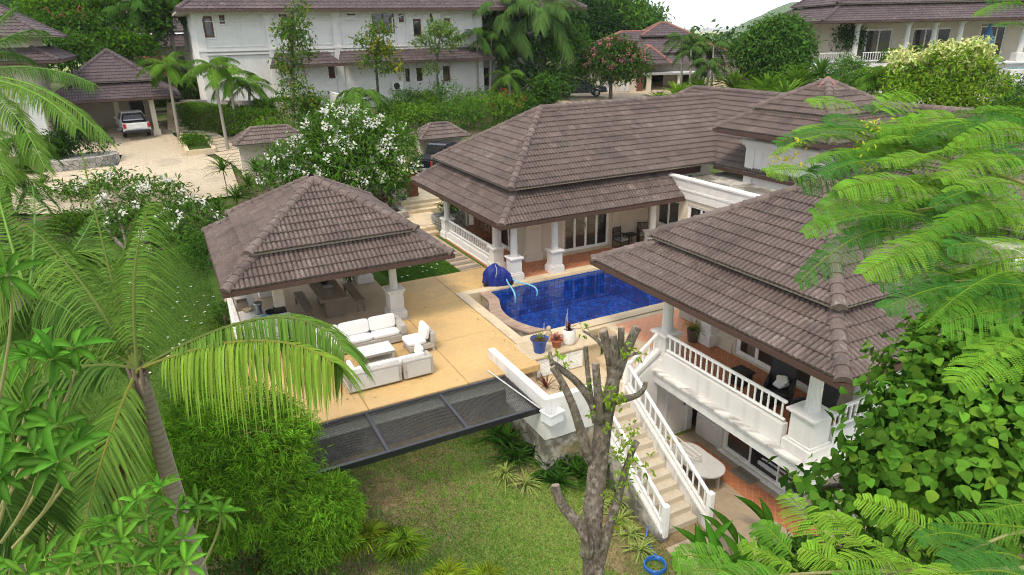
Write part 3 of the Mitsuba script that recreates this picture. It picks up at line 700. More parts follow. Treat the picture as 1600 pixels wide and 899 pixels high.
tell(put('curtain_pole', tube([(7.42, 16.35, .03), (7.74, 13.75, .02)], .022, 8), 'gloss', None, col='pale_grey', smooth=True), 'white pole lying along the end of the net', 'pole')
at_place((8.02, 13.55, -.05), 12)
lb = thing('plastic_tub', 'translucent white tub hung on the corner of the white wall', 'tub')
put('tub', cat([box(-.24, .24, -.2, -.18, -.3, 0), box(-.24, .24, .18, .2, -.3, 0), box(-.24, -.22, -.178, .178, -.3, 0), box(.22, .24, -.178, .178, -.3, 0), box(-.22, .22, -.178, .178, -.3, -.28)]), 'gloss', lb, col='lamp_glass')
put('rim', cat([box(-.27, .27, -.23, -.205, -.02, .02), box(-.27, .27, .205, .23, -.02, .02), box(-.27, -.245, -.2, .2, -.02, .02), box(.245, .27, -.2, .2, -.02, .02)]), 'gloss', lb, col='white')
at_place()
at_place((3.55, 16.05, 0), 0)
fd = thing('ground_floodlight', 'small white floodlight on the lawn beneath the net', 'floodlight')
put('body', turn(box(-.16, .16, -.05, .05, -.1, .14, .01), (.15, .35, -2.75), 20, 0, 35), 'paint', fd, col='white'); put('spike', tube([(.15, .35, -3.0), (.15, .35, -2.75)], .02), 'paint', fd, col='dark')
at_place()
# ------------------------------------------------------------------ garden pavilion
pv = thing('garden_pavilion', 'open garden pavilion with a two tiered brown tiled hip roof on white columns', 'pavilion')
r = Roof(pv); r.tiers(0.75, 8.08, 20.5, 28.2, 2.50, 1.30, 3.26, 0.90, 3.28, 3.665, 4.84)
r.build('two tiered brown tile roof of the pavilion')
gutter(pv, 0.75, 8.08, 20.5, 28.2, 2.46)
put('ceiling', box(1.5, 7.3, 21.3, 27.4, 2.62, 2.66), 'matte', pv, col='soffit')
put('beam', prism(sg.box(2.2, 21.6, 6.6, 27.1).difference(sg.box(2.45, 21.85, 6.35, 26.85)), 2.36, 2.617), 'plaster_cream', pv)
for x, y in ((6.32, 21.85), (6.32, 26.15), (2.5, 26.6)): pedestal_column(pv, x, y, 0, 2.38, .33, 1.12, .145)
put('pillar', box(2.28, 2.62, 22.3, 22.64, .98, 2.38, .02), 'plaster_cream', pv)
kb = thing('kitchen_counter', 'white rendered outdoor kitchen counter under the left edge of the pavilion', 'counter')
put('front_wall', box(.92, 2.66, 21.55, 21.75, 0, 1.0, .01), 'plaster', kb); put('side_wall', box(.92, 1.08, 21.752, 24.6, 0, 1.0, .01), 'plaster', kb)
put('cabinet', box(1.082, 2.62, 21.752, 22.6, 0, .86, .01), 'plaster', kb); put('worktop', box(1.084, 2.64, 21.754, 22.66, .862, .90, .008), 'paint', kb, col='pale_grey')
put('worktop', box(1.084, 1.78, 22.664, 24.58, .862, .90, .008), 'paint', kb, col='pale_grey'); put('cabinet', box(1.082, 1.74, 22.62, 24.56, 0, .86), 'plaster', kb)
def pot_item(key, label, catg, prof, loc, m, col, sides=20): tell(put(key, lathe(prof, loc, sides), m, None, col=col, smooth=35), label, catg)
pot_item('steel_kettle', 'tall steel urn on the pavilion counter', 'urn', [(0, 0), (.10, 0), (.12, .05), (.09, .2), (.15, .36), (.16, .40), (.10, .42), (.03, .45), (0, .46)], (1.75, 22.35, .9), 'metal', 'steel')
pot_item('black_pan', 'black pan on the pavilion counter beside the steel urn', 'pan', [(0, .02), (.15, .02), (.17, .1), (.16, .1), (.14, .03), (0, .03)], (2.1, 22.2, .9), 'paint', 'black')
tell(put('portable_stove', box(2.2, 2.6, 22.0, 22.4, .9, 1.02, .02), 'paint', None, col='black'), 'black portable stove at the right end of the pavilion counter', 'stove')
tell(put('blue_cloth', box(1.75, 2.1, 21.85, 22.12, .9, .915, .006), 'matte', None, col='blue_cloth'), 'folded pale blue cloth on the pavilion counter', 'cloth')
tell(put('wooden_box', cat([box(1.12, 1.16, 22.9, 23.3, .9, 1.2), box(1.163, 1.5, 22.9, 22.93, .9, 1.2), box(1.163, 1.5, 23.27, 23.3, .9, 1.2), box(1.163, 1.5, 22.933, 23.267, .9, .93)]), 'weathered_wood'), 'open grey wooden box on the counter by the lawn', 'box')
pot_item('serving_bowl', 'pale bowl in the wooden box area of the pavilion counter', 'bowl', [(0, 0), (.08, 0), (.16, .09), (.15, .09), (.07, .02), (0, .02)], (1.4, 22.75, .9), 'gloss', 'statue')
# dining set
dt = thing('dining_table', 'long weathered wooden dining table under the pavilion', 'table')
for q in range(5): put('plank', box(3.86 + .2 * q + .003, 4.06 + .2 * q - .003, 22.70, 24.95, .70, .78, .006), 'weathered_wood', dt)
for y in (23.0, 24.45): put('leg', box(4.06, 4.66, y - .14, y + .14, .006, .697, .01), 'weathered_wood', dt)
put('rail', box(4.3, 4.42, 23.16, 24.30, .55, .66), 'weathered_wood', dt)
for x, lab in ((3.45, 'weathered wooden bench on the left side of the dining table'), (5.34, 'weathered wooden bench on the right side of the dining table')):
    b = thing('bench', lab, 'bench', 'wooden benches at the dining table')
    put('seat', box(x - .17, x + .17, 22.9, 25.0, .40, .47, .008), 'weathered_wood', b)
    for y in (22.96, 24.94): put('leg', cat([box(x - .15, x - .08, y - .05, y + .05, .006, .397), box(x + .08, x + .15, y - .05, y + .05, .006, .397), box(x - .078, x + .078, y - .03, y + .03, .33, .395)]), 'weathered_wood', b)
pot_item('stone_bowl', 'dark bowl with a glass dome standing on the dining table', 'bowl', [(0, 0), (.10, 0), (.11, .04), (.19, .10), (.18, .11), (.10, .05), (0, .05)], (4.4, 24.5, .78), 'paint', 'dark')
pot_item('serving_plate', 'grey round plate on the dining table before the bowl', 'plate', [(0, 0), (.12, 0), (.19, .03), (.18, .035), (.11, .015), (0, .015)], (4.42, 24.0, .78), 'paint', 'steel')

# ------------------------------------------------------------------ lounge set
def wicker(k, parts):
    for nm, b in parts: put(nm, box(*b, .02), 'wicker', k)
def cushion(k, nm, b, puff=.22): put(nm, pillow(*b, puff), 'matte', k, col='cushion', smooth=True)
so = thing('lounge_sofa', 'long white wicker sofa with its back to the pavilion', 'sofa')
wicker(so, [('base', (3.0, 5.98, 19.62, 20.42, .05, .30)), ('back', (3.0, 5.98, 20.25, 20.48, .302, .66)), ('arm', (5.78, 5.99, 19.60, 20.248, .302, .63))])
for a, b in ((2.98, 3.86), (3.87, 4.86), (4.87, 5.77)):
    put('back_cushion', turn(pillow(a - (a + b) / 2, b - (a + b) / 2, -.09, .09, -.22, .24, .18), ((a + b) / 2, 20.17, .64), 0, 0, -14), 'matte', so, col='cushion', smooth=True)
cushion(so, 'seat_cushion', (3.0, 4.86, 19.62, 20.10, .30, .44), .12); cushion(so, 'seat_cushion', (4.87, 5.77, 19.62, 20.10, .30, .44), .12)
ls = thing('loveseat', 'white wicker two seat sofa with its woven back to the net', 'sofa')
wicker(ls, [('base', (3.34, 4.94, 17.02, 17.85, .05, .30)), ('back', (3.34, 4.94, 17.0, 17.14, .302, .64)), ('arm', (3.34, 3.50, 17.142, 17.95, .302, .64))])
put('back_panel', box(3.44, 4.84, 16.985, 16.998, .10, .56), 'paint', ls, col='pale_grey', label='grey woven panel on the sofa back')
for a, b in ((3.66, 4.28), (4.29, 4.93)): put('back_cushion', pillow(a, b, 17.15, 17.30, .40, .72, .15), 'matte', ls, col='cushion', smooth=True)
put('side_cushion', pillow(3.51, 3.65, 17.2, 17.85, .40, .72, .15), 'matte', ls, col='cushion', smooth=True)
cushion(ls, 'seat_cushion', (3.52, 4.93, 17.2, 17.88, .30, .43), .12)
cc = thing('corner_chair', 'white wicker corner chair at the right end of the front lounge row', 'chair')
wicker(cc, [('base', (5.0, 5.93, 17.02, 17.85, .05, .30)), ('back', (5.0, 5.93, 17.0, 17.14, .302, .64)), ('arm', (5.78, 5.93, 17.142, 17.5, .302, .62))])
put('back_panel', box(5.10, 5.83, 16.985, 16.998, .10, .56), 'paint', cc, col='pale_grey')
put('back_cushion', pillow(5.0, 5.74, 17.15, 17.30, .40, .72, .15), 'matte', cc, col='cushion', smooth=True)
put('side_cushion', turn(pillow(-.07, .07, -.26, .26, -.16, .18, .2), (5.70, 17.62, .60), 0, 12), 'matte', cc, col='cushion', smooth=True)
cushion(cc, 'seat_cushion', (5.02, 5.76, 17.2, 17.88, .30, .43), .12)
ac = thing('lounge_chair', 'armless white wicker chair facing the glass coffee table', 'chair')
wicker(ac, [('base', (5.70, 6.55, 18.50, 19.25, .12, .30)), ('back', (6.42, 6.58, 18.48, 19.27, .302, .64))])
for x in (5.74, 6.50):
    for y in (18.54, 19.21): put('leg', box(x - .035, x + .035, y - .035, y + .035, .0, .118), 'wicker', ac)
cushion(ac, 'seat_cushion', (5.66, 6.30, 18.52, 19.24, .30, .44), .12)
put('back_cushion', turn(pillow(-.08, .08, -.35, .35, -.2, .24, .18), (6.33, 18.88, .62), 0, 12), 'matte', ac, col='cushion', smooth=True)
sc = thing('single_seat', 'white wicker seat half hidden by palm leaflets at the left of the lounge set', 'chair')
wicker(sc, [('base', (2.85, 3.62, 18.46, 19.3, .05, .30)), ('back', (2.62, 2.848, 18.46, 19.3, .05, .64))])
cushion(sc, 'seat_cushion', (2.88, 3.62, 18.48, 19.28, .30, .44), .12)
put('back_cushion', pillow(2.86, 3.02, 18.5, 19.26, .44, .74, .15), 'matte', sc, col='cushion', smooth=True)
ct = thing('coffee_table', 'low white wicker coffee table with a frosted glass top', 'table')
put('frame', cat([box(4.12, 5.17, 18.40, 18.50, .33, .40), box(4.12, 5.17, 19.02, 19.12, .33, .40), box(4.12, 4.22, 18.502, 19.018, .33, .40), box(5.07, 5.17, 18.502, 19.018, .33, .40)]), 'wicker', ct)
put('shelf', box(4.16, 5.13, 18.44, 19.08, .08, .13, .01), 'wicker', ct); put('glass_top', box(4.10, 5.19, 18.38, 19.14, .402, .415, .003), 'gloss', ct, col='glass_green', label='frosted pale green glass top')
for x in (4.16, 5.13):
    for y in (18.44, 19.08): put('leg', box(x - .045, x + .045, y - .045, y + .045, 0, .328), 'wicker', ct)

# ------------------------------------------------------------------ the long house by the pool
mh = thing('long_house', 'long single storey white house behind the pool with a brown tiled hip roof', 'house')
r = Roof(mh)
def lowtier(P, Q, a):  pass
x0, x1, y0, y1 = 10.95, 20.05, 22.4, 32.6
A = [(x0, y0, 2.6), (x0 + 1.25, y0 + 1.25, 3.52), (x0, y1, 2.6), (x0 + 1.25, y1 - 1.25, 3.52)]
r.face(A[0], (x1, y0, 2.6), (x1, y0 + 1.25, 3.52), A[1]); r.face(A[2], A[0], A[1], A[3])
B0, B1, Tl = (x0 + .86, y0 + .86, 3.76), (x0 + .86, y1 - .86, 3.76), (15.6, 27.5, 6.30)
r.face(B0, (22.5, y0 + .86, 3.76), (26.75, 27.5, 6.30), Tl); r.face(B1, B0, Tl, Tl)
r.face((22.5, y1 - .86, 3.76), B1, Tl, (26.75, 27.5, 6.30))
# the wing that turns towards the camera
r.face((22.5, 31.7, 3.68), (22.5, 10.2, 3.68), (26.75, 14.4, 6.48), (26.75, 29.8, 6.48)); r.face((22.5, 10.2, 3.68), (31, 10.2, 3.68), (26.75, 14.4, 6.48), (26.75, 14.4, 6.48))
r.face((31, 10.2, 3.68), (31, 34, 3.68), (26.75, 29.8, 6.48), (26.75, 14.4, 6.48)); r.face((31, 34, 3.68), (22.5, 34, 3.68), (26.75, 29.8, 6.48), (26.75, 29.8, 6.48))
r.ridges += [(A[0], A[1]), (A[2], A[3]), (B0, Tl), (B1, Tl), (Tl, (26.4, 27.5, 6.31)), ((26.75, 14.4, 6.48), (26.75, 29.8, 6.50)), ((22.5, 34, 3.68), (26.75, 29.8, 6.48)), ((22.5, 10.2, 3.68), (26.75, 14.4, 6.48)), ((31, 10.2, 3.68), (26.75, 14.4, 6.48))]
r.build('brown hip roof of the long house with a lower veranda tier')
put('gutter', cat([box(x0 - .1, x1, y0 - .1, y0, 2.45, 2.60), box(x0 - .1, x0, y0 + .003, y1, 2.45, 2.60)]), 'paint', mh, col='gutter')
put('gutter', box(22.38, 22.48, 12, 23.2, 3.50, 3.64), 'paint', mh, col='gutter')
put('soffit', prism(sg.Polygon([(x0 + .1, y0 + .1), (x1, y0 + .1), (x1, 25.0), (13.4, 25.0), (13.4, y1 - .1), (x0 + .1, y1 - .1)]), 2.53, 2.57), 'matte', mh, col='offwhite')
put('tier_wall', cat([box(x0 + 1.24, x1 + 2, y0 + 1.24, y0 + 1.34, 3.3, 3.75), box(x0 + 1.24, x0 + 1.34, y0 + 1.343, y1 - 1.3, 3.3, 3.75)]), 'matte', mh, col='gutter')
fw = Wall(mh, (13.3, 24.9), (20.1, 24.9), 0, 2.62, [(2.0, 4.55, .08, 2.36)], m='plaster_cream')
fw.opening(2.0, 4.55, .08, 2.36, 4, 'glass_door', handle=True)
put('pilaster', cat([box(13.25, 14.0, 24.62, 24.896, .07, 2.53), box(13.2, 14.06, 24.56, 24.898, .07, .42, .01)]), 'plaster_cream', mh)
put('pilaster', box(17.95, 18.35, 24.82, 24.897, .07, 2.53), 'plaster_cream', mh)
lw2 = Wall(mh, (13.3, 31.0), (13.3, 25.1), 0, 2.62, [(1.0, 2.2, .9, 2.2), (3.4, 5.3, .08, 2.3)], m='plaster_cream')
lw2.opening(3.4, 5.3, .08, 2.3, 2, 'glass_door'); lw2.opening(1.0, 2.2, .9, 2.2, 2, 'window')
rw = Wall(mh, (20.1, 24.88), (20.1, 9.0), -.3, 3.3, [(.55, 2.15, .92, 2.32), (2.7, 4.3, .05, 2.32), (4.9, 6.5, .9, 2.32)], m='plaster_cream')
rw.opening(.55, 2.15, .92, 2.32, 2, 'window', sill=True); rw.opening(2.7, 4.3, .05, 2.32, 2, 'glass_door'); rw.opening(4.9, 6.5, .9, 2.32, 2, 'window')
put('parapet', cat([box(20.02, 20.25, 9, 24.1, 2.55, 3.36), box(19.96, 20.31, 9, 24.15, 3.363, 3.47, .02), box(19.99, 20.0205, 9, 24.1, 2.9, 2.98)]), 'plaster', mh, label='white parapet of the flat roof')
rake = (np.array([(x, y, z) for x in (20.03, 20.24) for y, z in ((24.1, 3.36), (24.1, 2.6), (22.9, 2.62), (22.75, 2.72))]), np.array([[0, 1, 2], [0, 2, 3], [4, 6, 5], [4, 7, 6], [0, 3, 7], [0, 7, 4], [3, 2, 6], [3, 6, 7], [0, 4, 5], [0, 5, 1]]))
put('flat_roof', box(20.25, 26, 9, 23.6, 3.0, 3.16), 'old_roof_slab', mh, label='stained grey flat roof behind the parapet')
put('inside_floor', box(13.5, 30, 25.1, 31.5, -.2, .04), 'matte', mh, col='inside'); put('back_wall', box(13.3, 30, 31.3, 31.5, 0, 3.4), 'plaster_cream', mh); put('dark_backing', box(13.6, 20, 28.6, 28.7, .04, 2.6), 'matte', mh, col='inside'); put('dark_backing', box(22.4, 22.5, 9.2, 24.8, .04, 2.9), 'matte', mh, col='inside')  # dark sheets added behind the glass doors, so the panes read as unlit
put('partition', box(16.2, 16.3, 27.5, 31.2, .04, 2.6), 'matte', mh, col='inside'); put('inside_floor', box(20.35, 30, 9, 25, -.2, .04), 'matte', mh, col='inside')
put('curtain', cat([box(15.35 + .07 * q, 15.39 + .07 * q, 25.25, 25.31, .1, 2.4) for q in range(5)]), 'matte', mh, col='curtain')
for x, y in ((11.76, 30.15), (11.76, 24.62), (11.8, 23.02), (13.72, 23.0), (18.98, 23.15)): pedestal_column(mh, x, y, .05, 2.5, .31, 1.0, .15, 'plaster')
put('base_wall', cat([box(11.58, 11.86, 24.94, 29.84, -.35, .40), box(11.54, 11.90, 24.94, 29.84, -.35, .12, .01)]), 'plaster', mh, label='white base wall below the veranda railing')
balustrade(mh, (11.72, 29.82, .97), (11.72, 24.95, .97), 24, .50)
put('wall_lamp', box(18.4, 18.5, 24.75, 24.89, 2.0, 2.22, .01), 'paint', mh, col='black'); put('wall_lamp', box(14.6, 14.7, 24.76, 24.89, 2.0, 2.2, .01), 'paint', mh, col='black')
vb = thing('veranda_daybed', 'dark wooden bench in the shade of the left veranda', 'bench')
put('seat', box(12.5, 13.2, 27.9, 30.2, .35, .48, .02), 'paint', vb, col='wood_red'); put('back', cat([box(13.14, 13.2, 27.9, 30.2, .95, 1.02)] + [box(13.15, 13.19, y, y + .05, .48, .95) for y in np.arange(27.95, 30.15, .16)]), 'paint', vb, col='wood_red')
for y in (28.0, 30.1): put('leg', cat([box(12.55, 12.63, y - .04, y + .04, .07, .35), box(13.07, 13.15, y - .04, y + .04, .07, .35)]), 'paint', vb, col='wood_red')

# tower
tw = thing('stair_tower', 'white stair tower with a two tiered brown hip roof above the flat roof', 'tower')
r = Roof(tw, n_parts=150); r.tiers(21.55, 27.55, 16.4, 22.4, 5.52, 1.3, 6.32, 1.05, 6.34, 3.0, 7.48); r.build('small two tiered hip roof of the tower')
gutter(tw, 21.55, 27.55, 16.4, 22.4, 5.48)
put('soffit', prism(sg.box(21.7, 16.55, 27.4, 22.25).difference(sg.box(22.7, 17.5, 26.5, 21.3)), 5.36, 5.42), 'matte', tw, col='soffit')
put('wall', box(22.62, 26.6, 17.45, 21.42, 2.9, 4.70), 'plaster', tw)
put('corner_pilaster', box(22.56, 23.0, 21.0, 21.48, 3.0, 4.7), 'plaster', tw); put('corner_pilaster', box(22.56, 23.0, 17.4, 17.85, 3.0, 4.7), 'plaster', tw)
for z0, z1, o in ((4.703, 4.80, .10), (4.803, 4.90, .18), (4.903, 5.02, .27)): band(tw, 22.62, 26.6, 17.45, 21.42, z0, z1, o, 'cornice')
put('cap', box(22.4, 26.8, 17.2, 21.6, 5.022, 5.05), 'plaster', tw)
for x in (22.75, 26.4):
    for y in (17.6, 19.4, 21.25): put('post', box(x - .13, x + .13, y - .13, y + .13, 5.052, 5.40), 'plaster', tw)
put('peak_cap', lathe([(.55, 7.18), (.4, 7.36), (.18, 7.55), (.05, 7.66), (0, 7.68)], (24.55, 19.4, 0), 10), 'paint', tw, col='ridge_red', smooth=True, label='pale cemented peak of the tower roof')

# ------------------------------------------------------------------ guest house with balcony
gh = thing('guest_house', 'two storey white guest house with a balcony and brown tiled hip roof on the right', 'house')
r = Roof(gh); r.tiers(11.6, 20.8, 7.75, 17.0, 2.68, 1.7, 3.56, 1.22, 3.62, 4.6, 5.54)
r.build('two tiered brown hip roof of the guest house')
gutter(gh, 11.6, 20.8, 7.75, 17.0, 2.64)
put('soffit', prism(sg.box(11.7, 7.85, 20.7, 16.9).difference(sg.box(14.8, 9.4, 20, 16)), 2.54, 2.58), 'matte', gh, col='offwhite')
put('slab', prism(sg.Polygon([(12.12, 8.45), (20.4, 8.45), (20.4, 17.2), (16, 17.2), (16, 14.46), (12.12, 14.46)]), -.40, -.255), 'plaster', gh)
put('fascia', cat([box(12.12, 12.32, 8.45, 14.44, -.62, -.403), box(12.323, 20.3, 8.45, 8.65, -.62, -.403)]), 'plaster', gh)
put('ledge', cat([box(12.02, 12.45, 8.35, 14.50, -.252, -.17, .012), box(12.453, 20.4, 8.35, 8.8, -.252, -.17, .012)]), 'weathered', gh, label='rain stained white ledge under the balcony')
put('kerb_wall', cat([box(12.25, 12.45, 9.56, 14.10, -.167, .42), box(13.05, 14.6, 8.72, 8.9, -.167, .40)]), 'plaster', gh)
balustrade(gh, (12.36, 14.05, 1.0), (12.36, 9.60, 1.0), 20, .52)
balustrade(gh, (13.05, 8.82, 1.0), (14.55, 8.82, 1.0), 8, .52)
pedestal_column(gh, 12.62, 14.42, -.165, 2.6, .36, 1.12, .17); pedestal_column(gh, 12.62, 9.08, -.165, 2.6, .42, 1.16, .17)
uw = Wall(gh, (14.65, 14.7), (14.65, 9.2), -.24, 2.6, [(1.15, 4.15, .06, 2.2)], m='plaster_cream')
uw.opening(1.15, 4.15, .06, 2.2, 4, 'glass_door')
put('plinth', box(14.60, 14.648, 13.65, 14.7, .01, .34), 'plaster_cream', gh)
put('pilaster', cat([box(14.36, 14.80, 14.35, 14.80, .01, 2.55), box(14.28, 14.86, 14.28, 14.86, .01, .42, .01)]), 'plaster', gh)
uw2 = Wall(gh, (15.9, 17.0), (15.9, 14.72), -.24, 2.6, m='plaster_cream'); Wall(gh, (14.85, 14.7), (15.88, 14.7), -.24, 2.6, m='plaster_cream')
Wall(gh, (14.85, 9.2), (20.0, 9.2), -.24, 2.6, [(1.5, 3.0, .8, 2.1)], m='plaster'); Wall(gh, (20.0, 17.0), (15.92, 17.0), -.24, 2.6, m='plaster_cream')
Wall(gh, (20.0, 9.2), (20.0, 16.8), -3.1, 2.6, m='plaster'); put('pilaster', cat([box(14.5, 15.1, 8.9, 9.35, -.16, 2.55), box(14.42, 15.16, 8.82, 9.43, -.16, .42, .01)]), 'plaster', gh)
put('dark_backing', box(17.2, 17.3, 9.4, 14.6, .03, 2.5), 'matte', gh, col='inside'); put('upper_floor', box(14.85, 19.9, 9.4, 14.6, -.24, .03), 'matte', gh, col='inside')
put('curtain', cat([box(14.95, 15.0, 13.0 + .06 * q, 13.03 + .06 * q, .06, 2.2) for q in range(6)]), 'matte', gh, col='curtain')
lo = Wall(gh, (14.0, 14.2), (14.0, 8.6), -3.1, -.42, [(1.15, 4.35, -2.95, -.75)], m='plaster_cream')
lo.opening(1.15, 4.35, -2.95, -.75, 3, 'glass_door', open_leaf=1)
put('skirting', cat([box(13.93, 13.997, 13.07, 14.18, -2.98, -2.2), box(13.90, 13.929, 13.2, 14.05, -2.9, -2.3)]), 'plaster', gh)
lo2 = Wall(gh, (11.21, 14.46), (14.0, 14.46), -3.1, -.42, [(1.62, 2.55, -2.98, -.9)], m='plaster')
d = put('door', cat([lo2.block(1.68, 2.49, .05, .09, -2.95, -.93)] + [lo2.block(1.68 + a, 1.68 + a + .3, .035, .049, -2.85 + b, -2.85 + b + c) for a in (.08, .44) for b, c in ((0, .75), (.85, .95))]), 'paint', gh, col='white', label='white panelled door below the balcony')
put('frame', cat([lo2.block(1.60, 1.675, -.02, .1, -2.98, -.9), lo2.block(2.495, 2.57, -.02, .1, -2.98, -.9)]), 'paint', d, col='trim'); put('handle', lo2.block(2.40, 2.44, -.02, .034, -1.98, -1.92), 'paint', d, col='black')
Wall(gh, (14.2, 8.6), (20.0, 8.6), -3.1, -.42, [(2, 3.2, -2.2, -.9)], m='plaster')
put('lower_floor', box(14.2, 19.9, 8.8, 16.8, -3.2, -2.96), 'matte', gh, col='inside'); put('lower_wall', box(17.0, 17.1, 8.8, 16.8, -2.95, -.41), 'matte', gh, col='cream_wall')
put('door_track', box(13.86, 13.99, 9.8, 13.1, -2.985, -2.95), 'paint', gh, col='trim')
put('downpipe', tube([(11.75, 16.6, 2.5), (11.75, 16.6, 2.3)], .04, 8), 'paint', gh, col='gutter', smooth=True)
# things on the balcony, terrace and lower patio
def armchair(name, label, x, y, z, deg, col, group=None, cush=None, m='paint', open_weave=False):
    at_place((x, y, z), deg)
    k = thing(name, label, 'chair', group)
    if open_weave:
        fr = []
        for sx in (-.25, .25):
            fr += [bar((sx, -.24, 0), (sx, -.24, .62), .03, .03), bar((sx, .26, 0), (sx, .30, .92), .03, .03), bar((sx, -.26, .62), (sx, .28, .62), .05, .03), bar((sx, -.24, .04), (sx, .26, .04), .03, .02), bar((sx, -.24, .36), (sx, .27, .36), .03, .03)]
        put('frame', cat(fr + [bar((-.25, .30, .91), (.25, .30, .91), .03, .04), bar((-.25, -.24, .36), (.25, -.24, .36), .03, .04)]), m, k, col=col)
        put('backrest', cat([bar((t, .275, .4), (t * 1, .30, .9), .02, .02) for t in np.linspace(-.2, .2, 8)] + [bar((-.24, .28 + .02 * (t - .4), t), (.24, .28 + .02 * (t - .4), t), .02, .018) for t in (.5, .6, .7, .8)]), m, k, col=col)
        put('side_weave', cat([bar((sx, t, .06), (sx, t, .6), .02, .016) for sx in (-.25, .25) for t in np.linspace(-.15, .18, 5)]), m, k, col=col)
        put('seat', box(-.24, .24, -.24, .27, .36, .39), m, k, col=col)
    else:
        for sx in (-1, 1): put('arm', cat([box(sx * .36, sx * .29, -.36, .30, .02, .58, .03)]), m, k, col=col)
        put('seat', box(-.288, .288, -.36, .30, .10, .34, .03), m, k, col=col)
        put('backrest', turn(box(-.36, .36, -.05, .05, -.05, .85, .04), (0, .33, .25), 0, 0, -12), m, k, col=col)
    if cush: put('cushion', pillow(-.26, .26, -.32, .25, .35 if not open_weave else .39, .46 if not open_weave else .45, .2), 'matte', k, col=cush, smooth=True)
    at_place()
    return k
armchair('wicker_armchair', 'black open weave armchair left of the small black veranda table', 18.05, 24.25, .07, 8, 'black', 'black armchairs on the veranda', 'grey', open_weave=True)
armchair('wicker_armchair', 'black open weave armchair right of the small black veranda table', 19.45, 24.35, .07, -25, 'black', 'black armchairs on the veranda', 'grey', open_weave=True)
vt = thing('side_table', 'small black table between the two veranda armchairs', 'table')
put('top', box(18.45, 19.05, 24.15, 24.7, .55, .59, .01), 'paint', vt, col='black')
for x in (18.5, 19.0):
    for y in (24.2, 24.65): put('leg', box(x - .02, x + .02, y - .02, y + .02, .07, .548), 'paint', vt, col='black')
k = armchair('balcony_armchair', 'dark rattan armchair with white towels on the balcony', 13.75, 11.0, .004, -60, 'dark', 'dark rattan seats on the balcony')
tw_ = thing('folded_towels', 'folded white towels on the dark balcony armchair', 'towels')
for q in range(3): put('towel', turn(pillow(-.2, .2, -.14, .14, 0, .09, .25), (13.78, 10.98, .40 + .075 * q), 20 * q), 'matte', tw_, col='white', smooth=True)
armchair('balcony_armchair', 'dark rattan armchair beside the front balcony column', 13.5, 9.75, .004, -100, 'dark', 'dark rattan seats on the balcony')
tell(put('balcony_table', cat([box(13.2, 13.75, 11.85, 12.4, .36, .42, .01), box(13.25, 13.7, 11.9, 12.35, .004, .357)]), 'paint', None, col='dark'), 'low dark square table on the balcony left of the armchairs', 'table')
tell(put('footstool', box(12.95, 13.45, 10.7, 11.2, .02, .36, .03), 'paint', None, col='dark'), 'dark footstool in front of the towel laden balcony armchair', 'stool')
db = thing('daybed', 'white daybed with blue cushions against the terrace wall', 'daybed')
put('base', box(15.1, 15.86, 14.95, 16.7, .03, .34, .02), 'wicker', db)
for a, b in ((14.97, 15.82), (15.84, 16.68)): put('cushion', pillow(15.1, 15.85, a, b, .34, .47, .12), 'matte', db, col='blue_cloth', smooth=True)
# lower patio
ot = thing('oval_table', 'pale oval wooden table on the lower patio', 'table')
ov = sg.Point(0, 0).buffer(1, 24)
import shapely.affinity as aff
ov = aff.translate(sg.box(-.48, -.5, .48, .5).buffer(.02).union(aff.scale(sg.Point(0, .45).buffer(.5, 20), 1.0, .95)).union(aff.scale(sg.Point(0, -.45).buffer(.5, 20), 1, .95)), 12.2, 12.25)
for q in range(8): 
    s = ov.intersection(sg.box(11.6 + .15 * q + .003, 0, 11.75 + .15 * q - .003, 30))
    if s.area > .01: put('plank', prism(s, -2.28, -2.24), 'paint', ot, col='pale_grey')
put('frame', box(11.9, 12.5, 11.65, 12.85, -2.36, -2.285), 'paint', ot, col='old_wood_pale')
for x in (11.9, 12.5):
    for y in (11.65, 12.85): put('leg', box(x - .04, x + .04, y - .04, y + .04, -2.98, -2.285), 'paint', ot, col='old_wood_pale')
mf = thing('metal_rack', 'thin pale metal drying rack standing beside the oval table', 'rack')
for y in (12.05, 13.75): put('leg', cat([tube([(11.65, y, -2.98), (11.65, y, -1.97)], .016, 6), tube([(12.15, y, -2.98), (12.15, y, -1.97)], .016, 6), tube([(11.65, y, -1.97), (12.15, y, -1.97)], .016, 6)]), 'paint', mf, col='pale_grey', smooth=True)
for x in (11.65, 11.82, 11.98, 12.15): put('rail', tube([(x, 12.05, -1.965), (x, 13.75, -1.965)], .013, 6), 'paint', mf, col='trim', smooth=True)
tell(put('doormat', cat([box(13.4 + .1 * q, 13.49 + .1 * q, 11.3, 12.1, -2.977, -2.955, .004) for q in range(5)]), 'weathered_wood'), 'slatted brown doormat before the open sliding door', 'doormat')
stp = thing('striped_cushion', 'black and white striped lounger mattress just inside the sliding door', 'mattress')
for q in range(14): put('stripe', pillow(14.35 + .075 * q, 14.43 + .075 * q, 10.6, 11.9, -2.94 + .012 * q, -2.80 + .02 * q, .1), 'matte', stp, col='stripe_dark' if q % 2 else 'white', smooth=True)

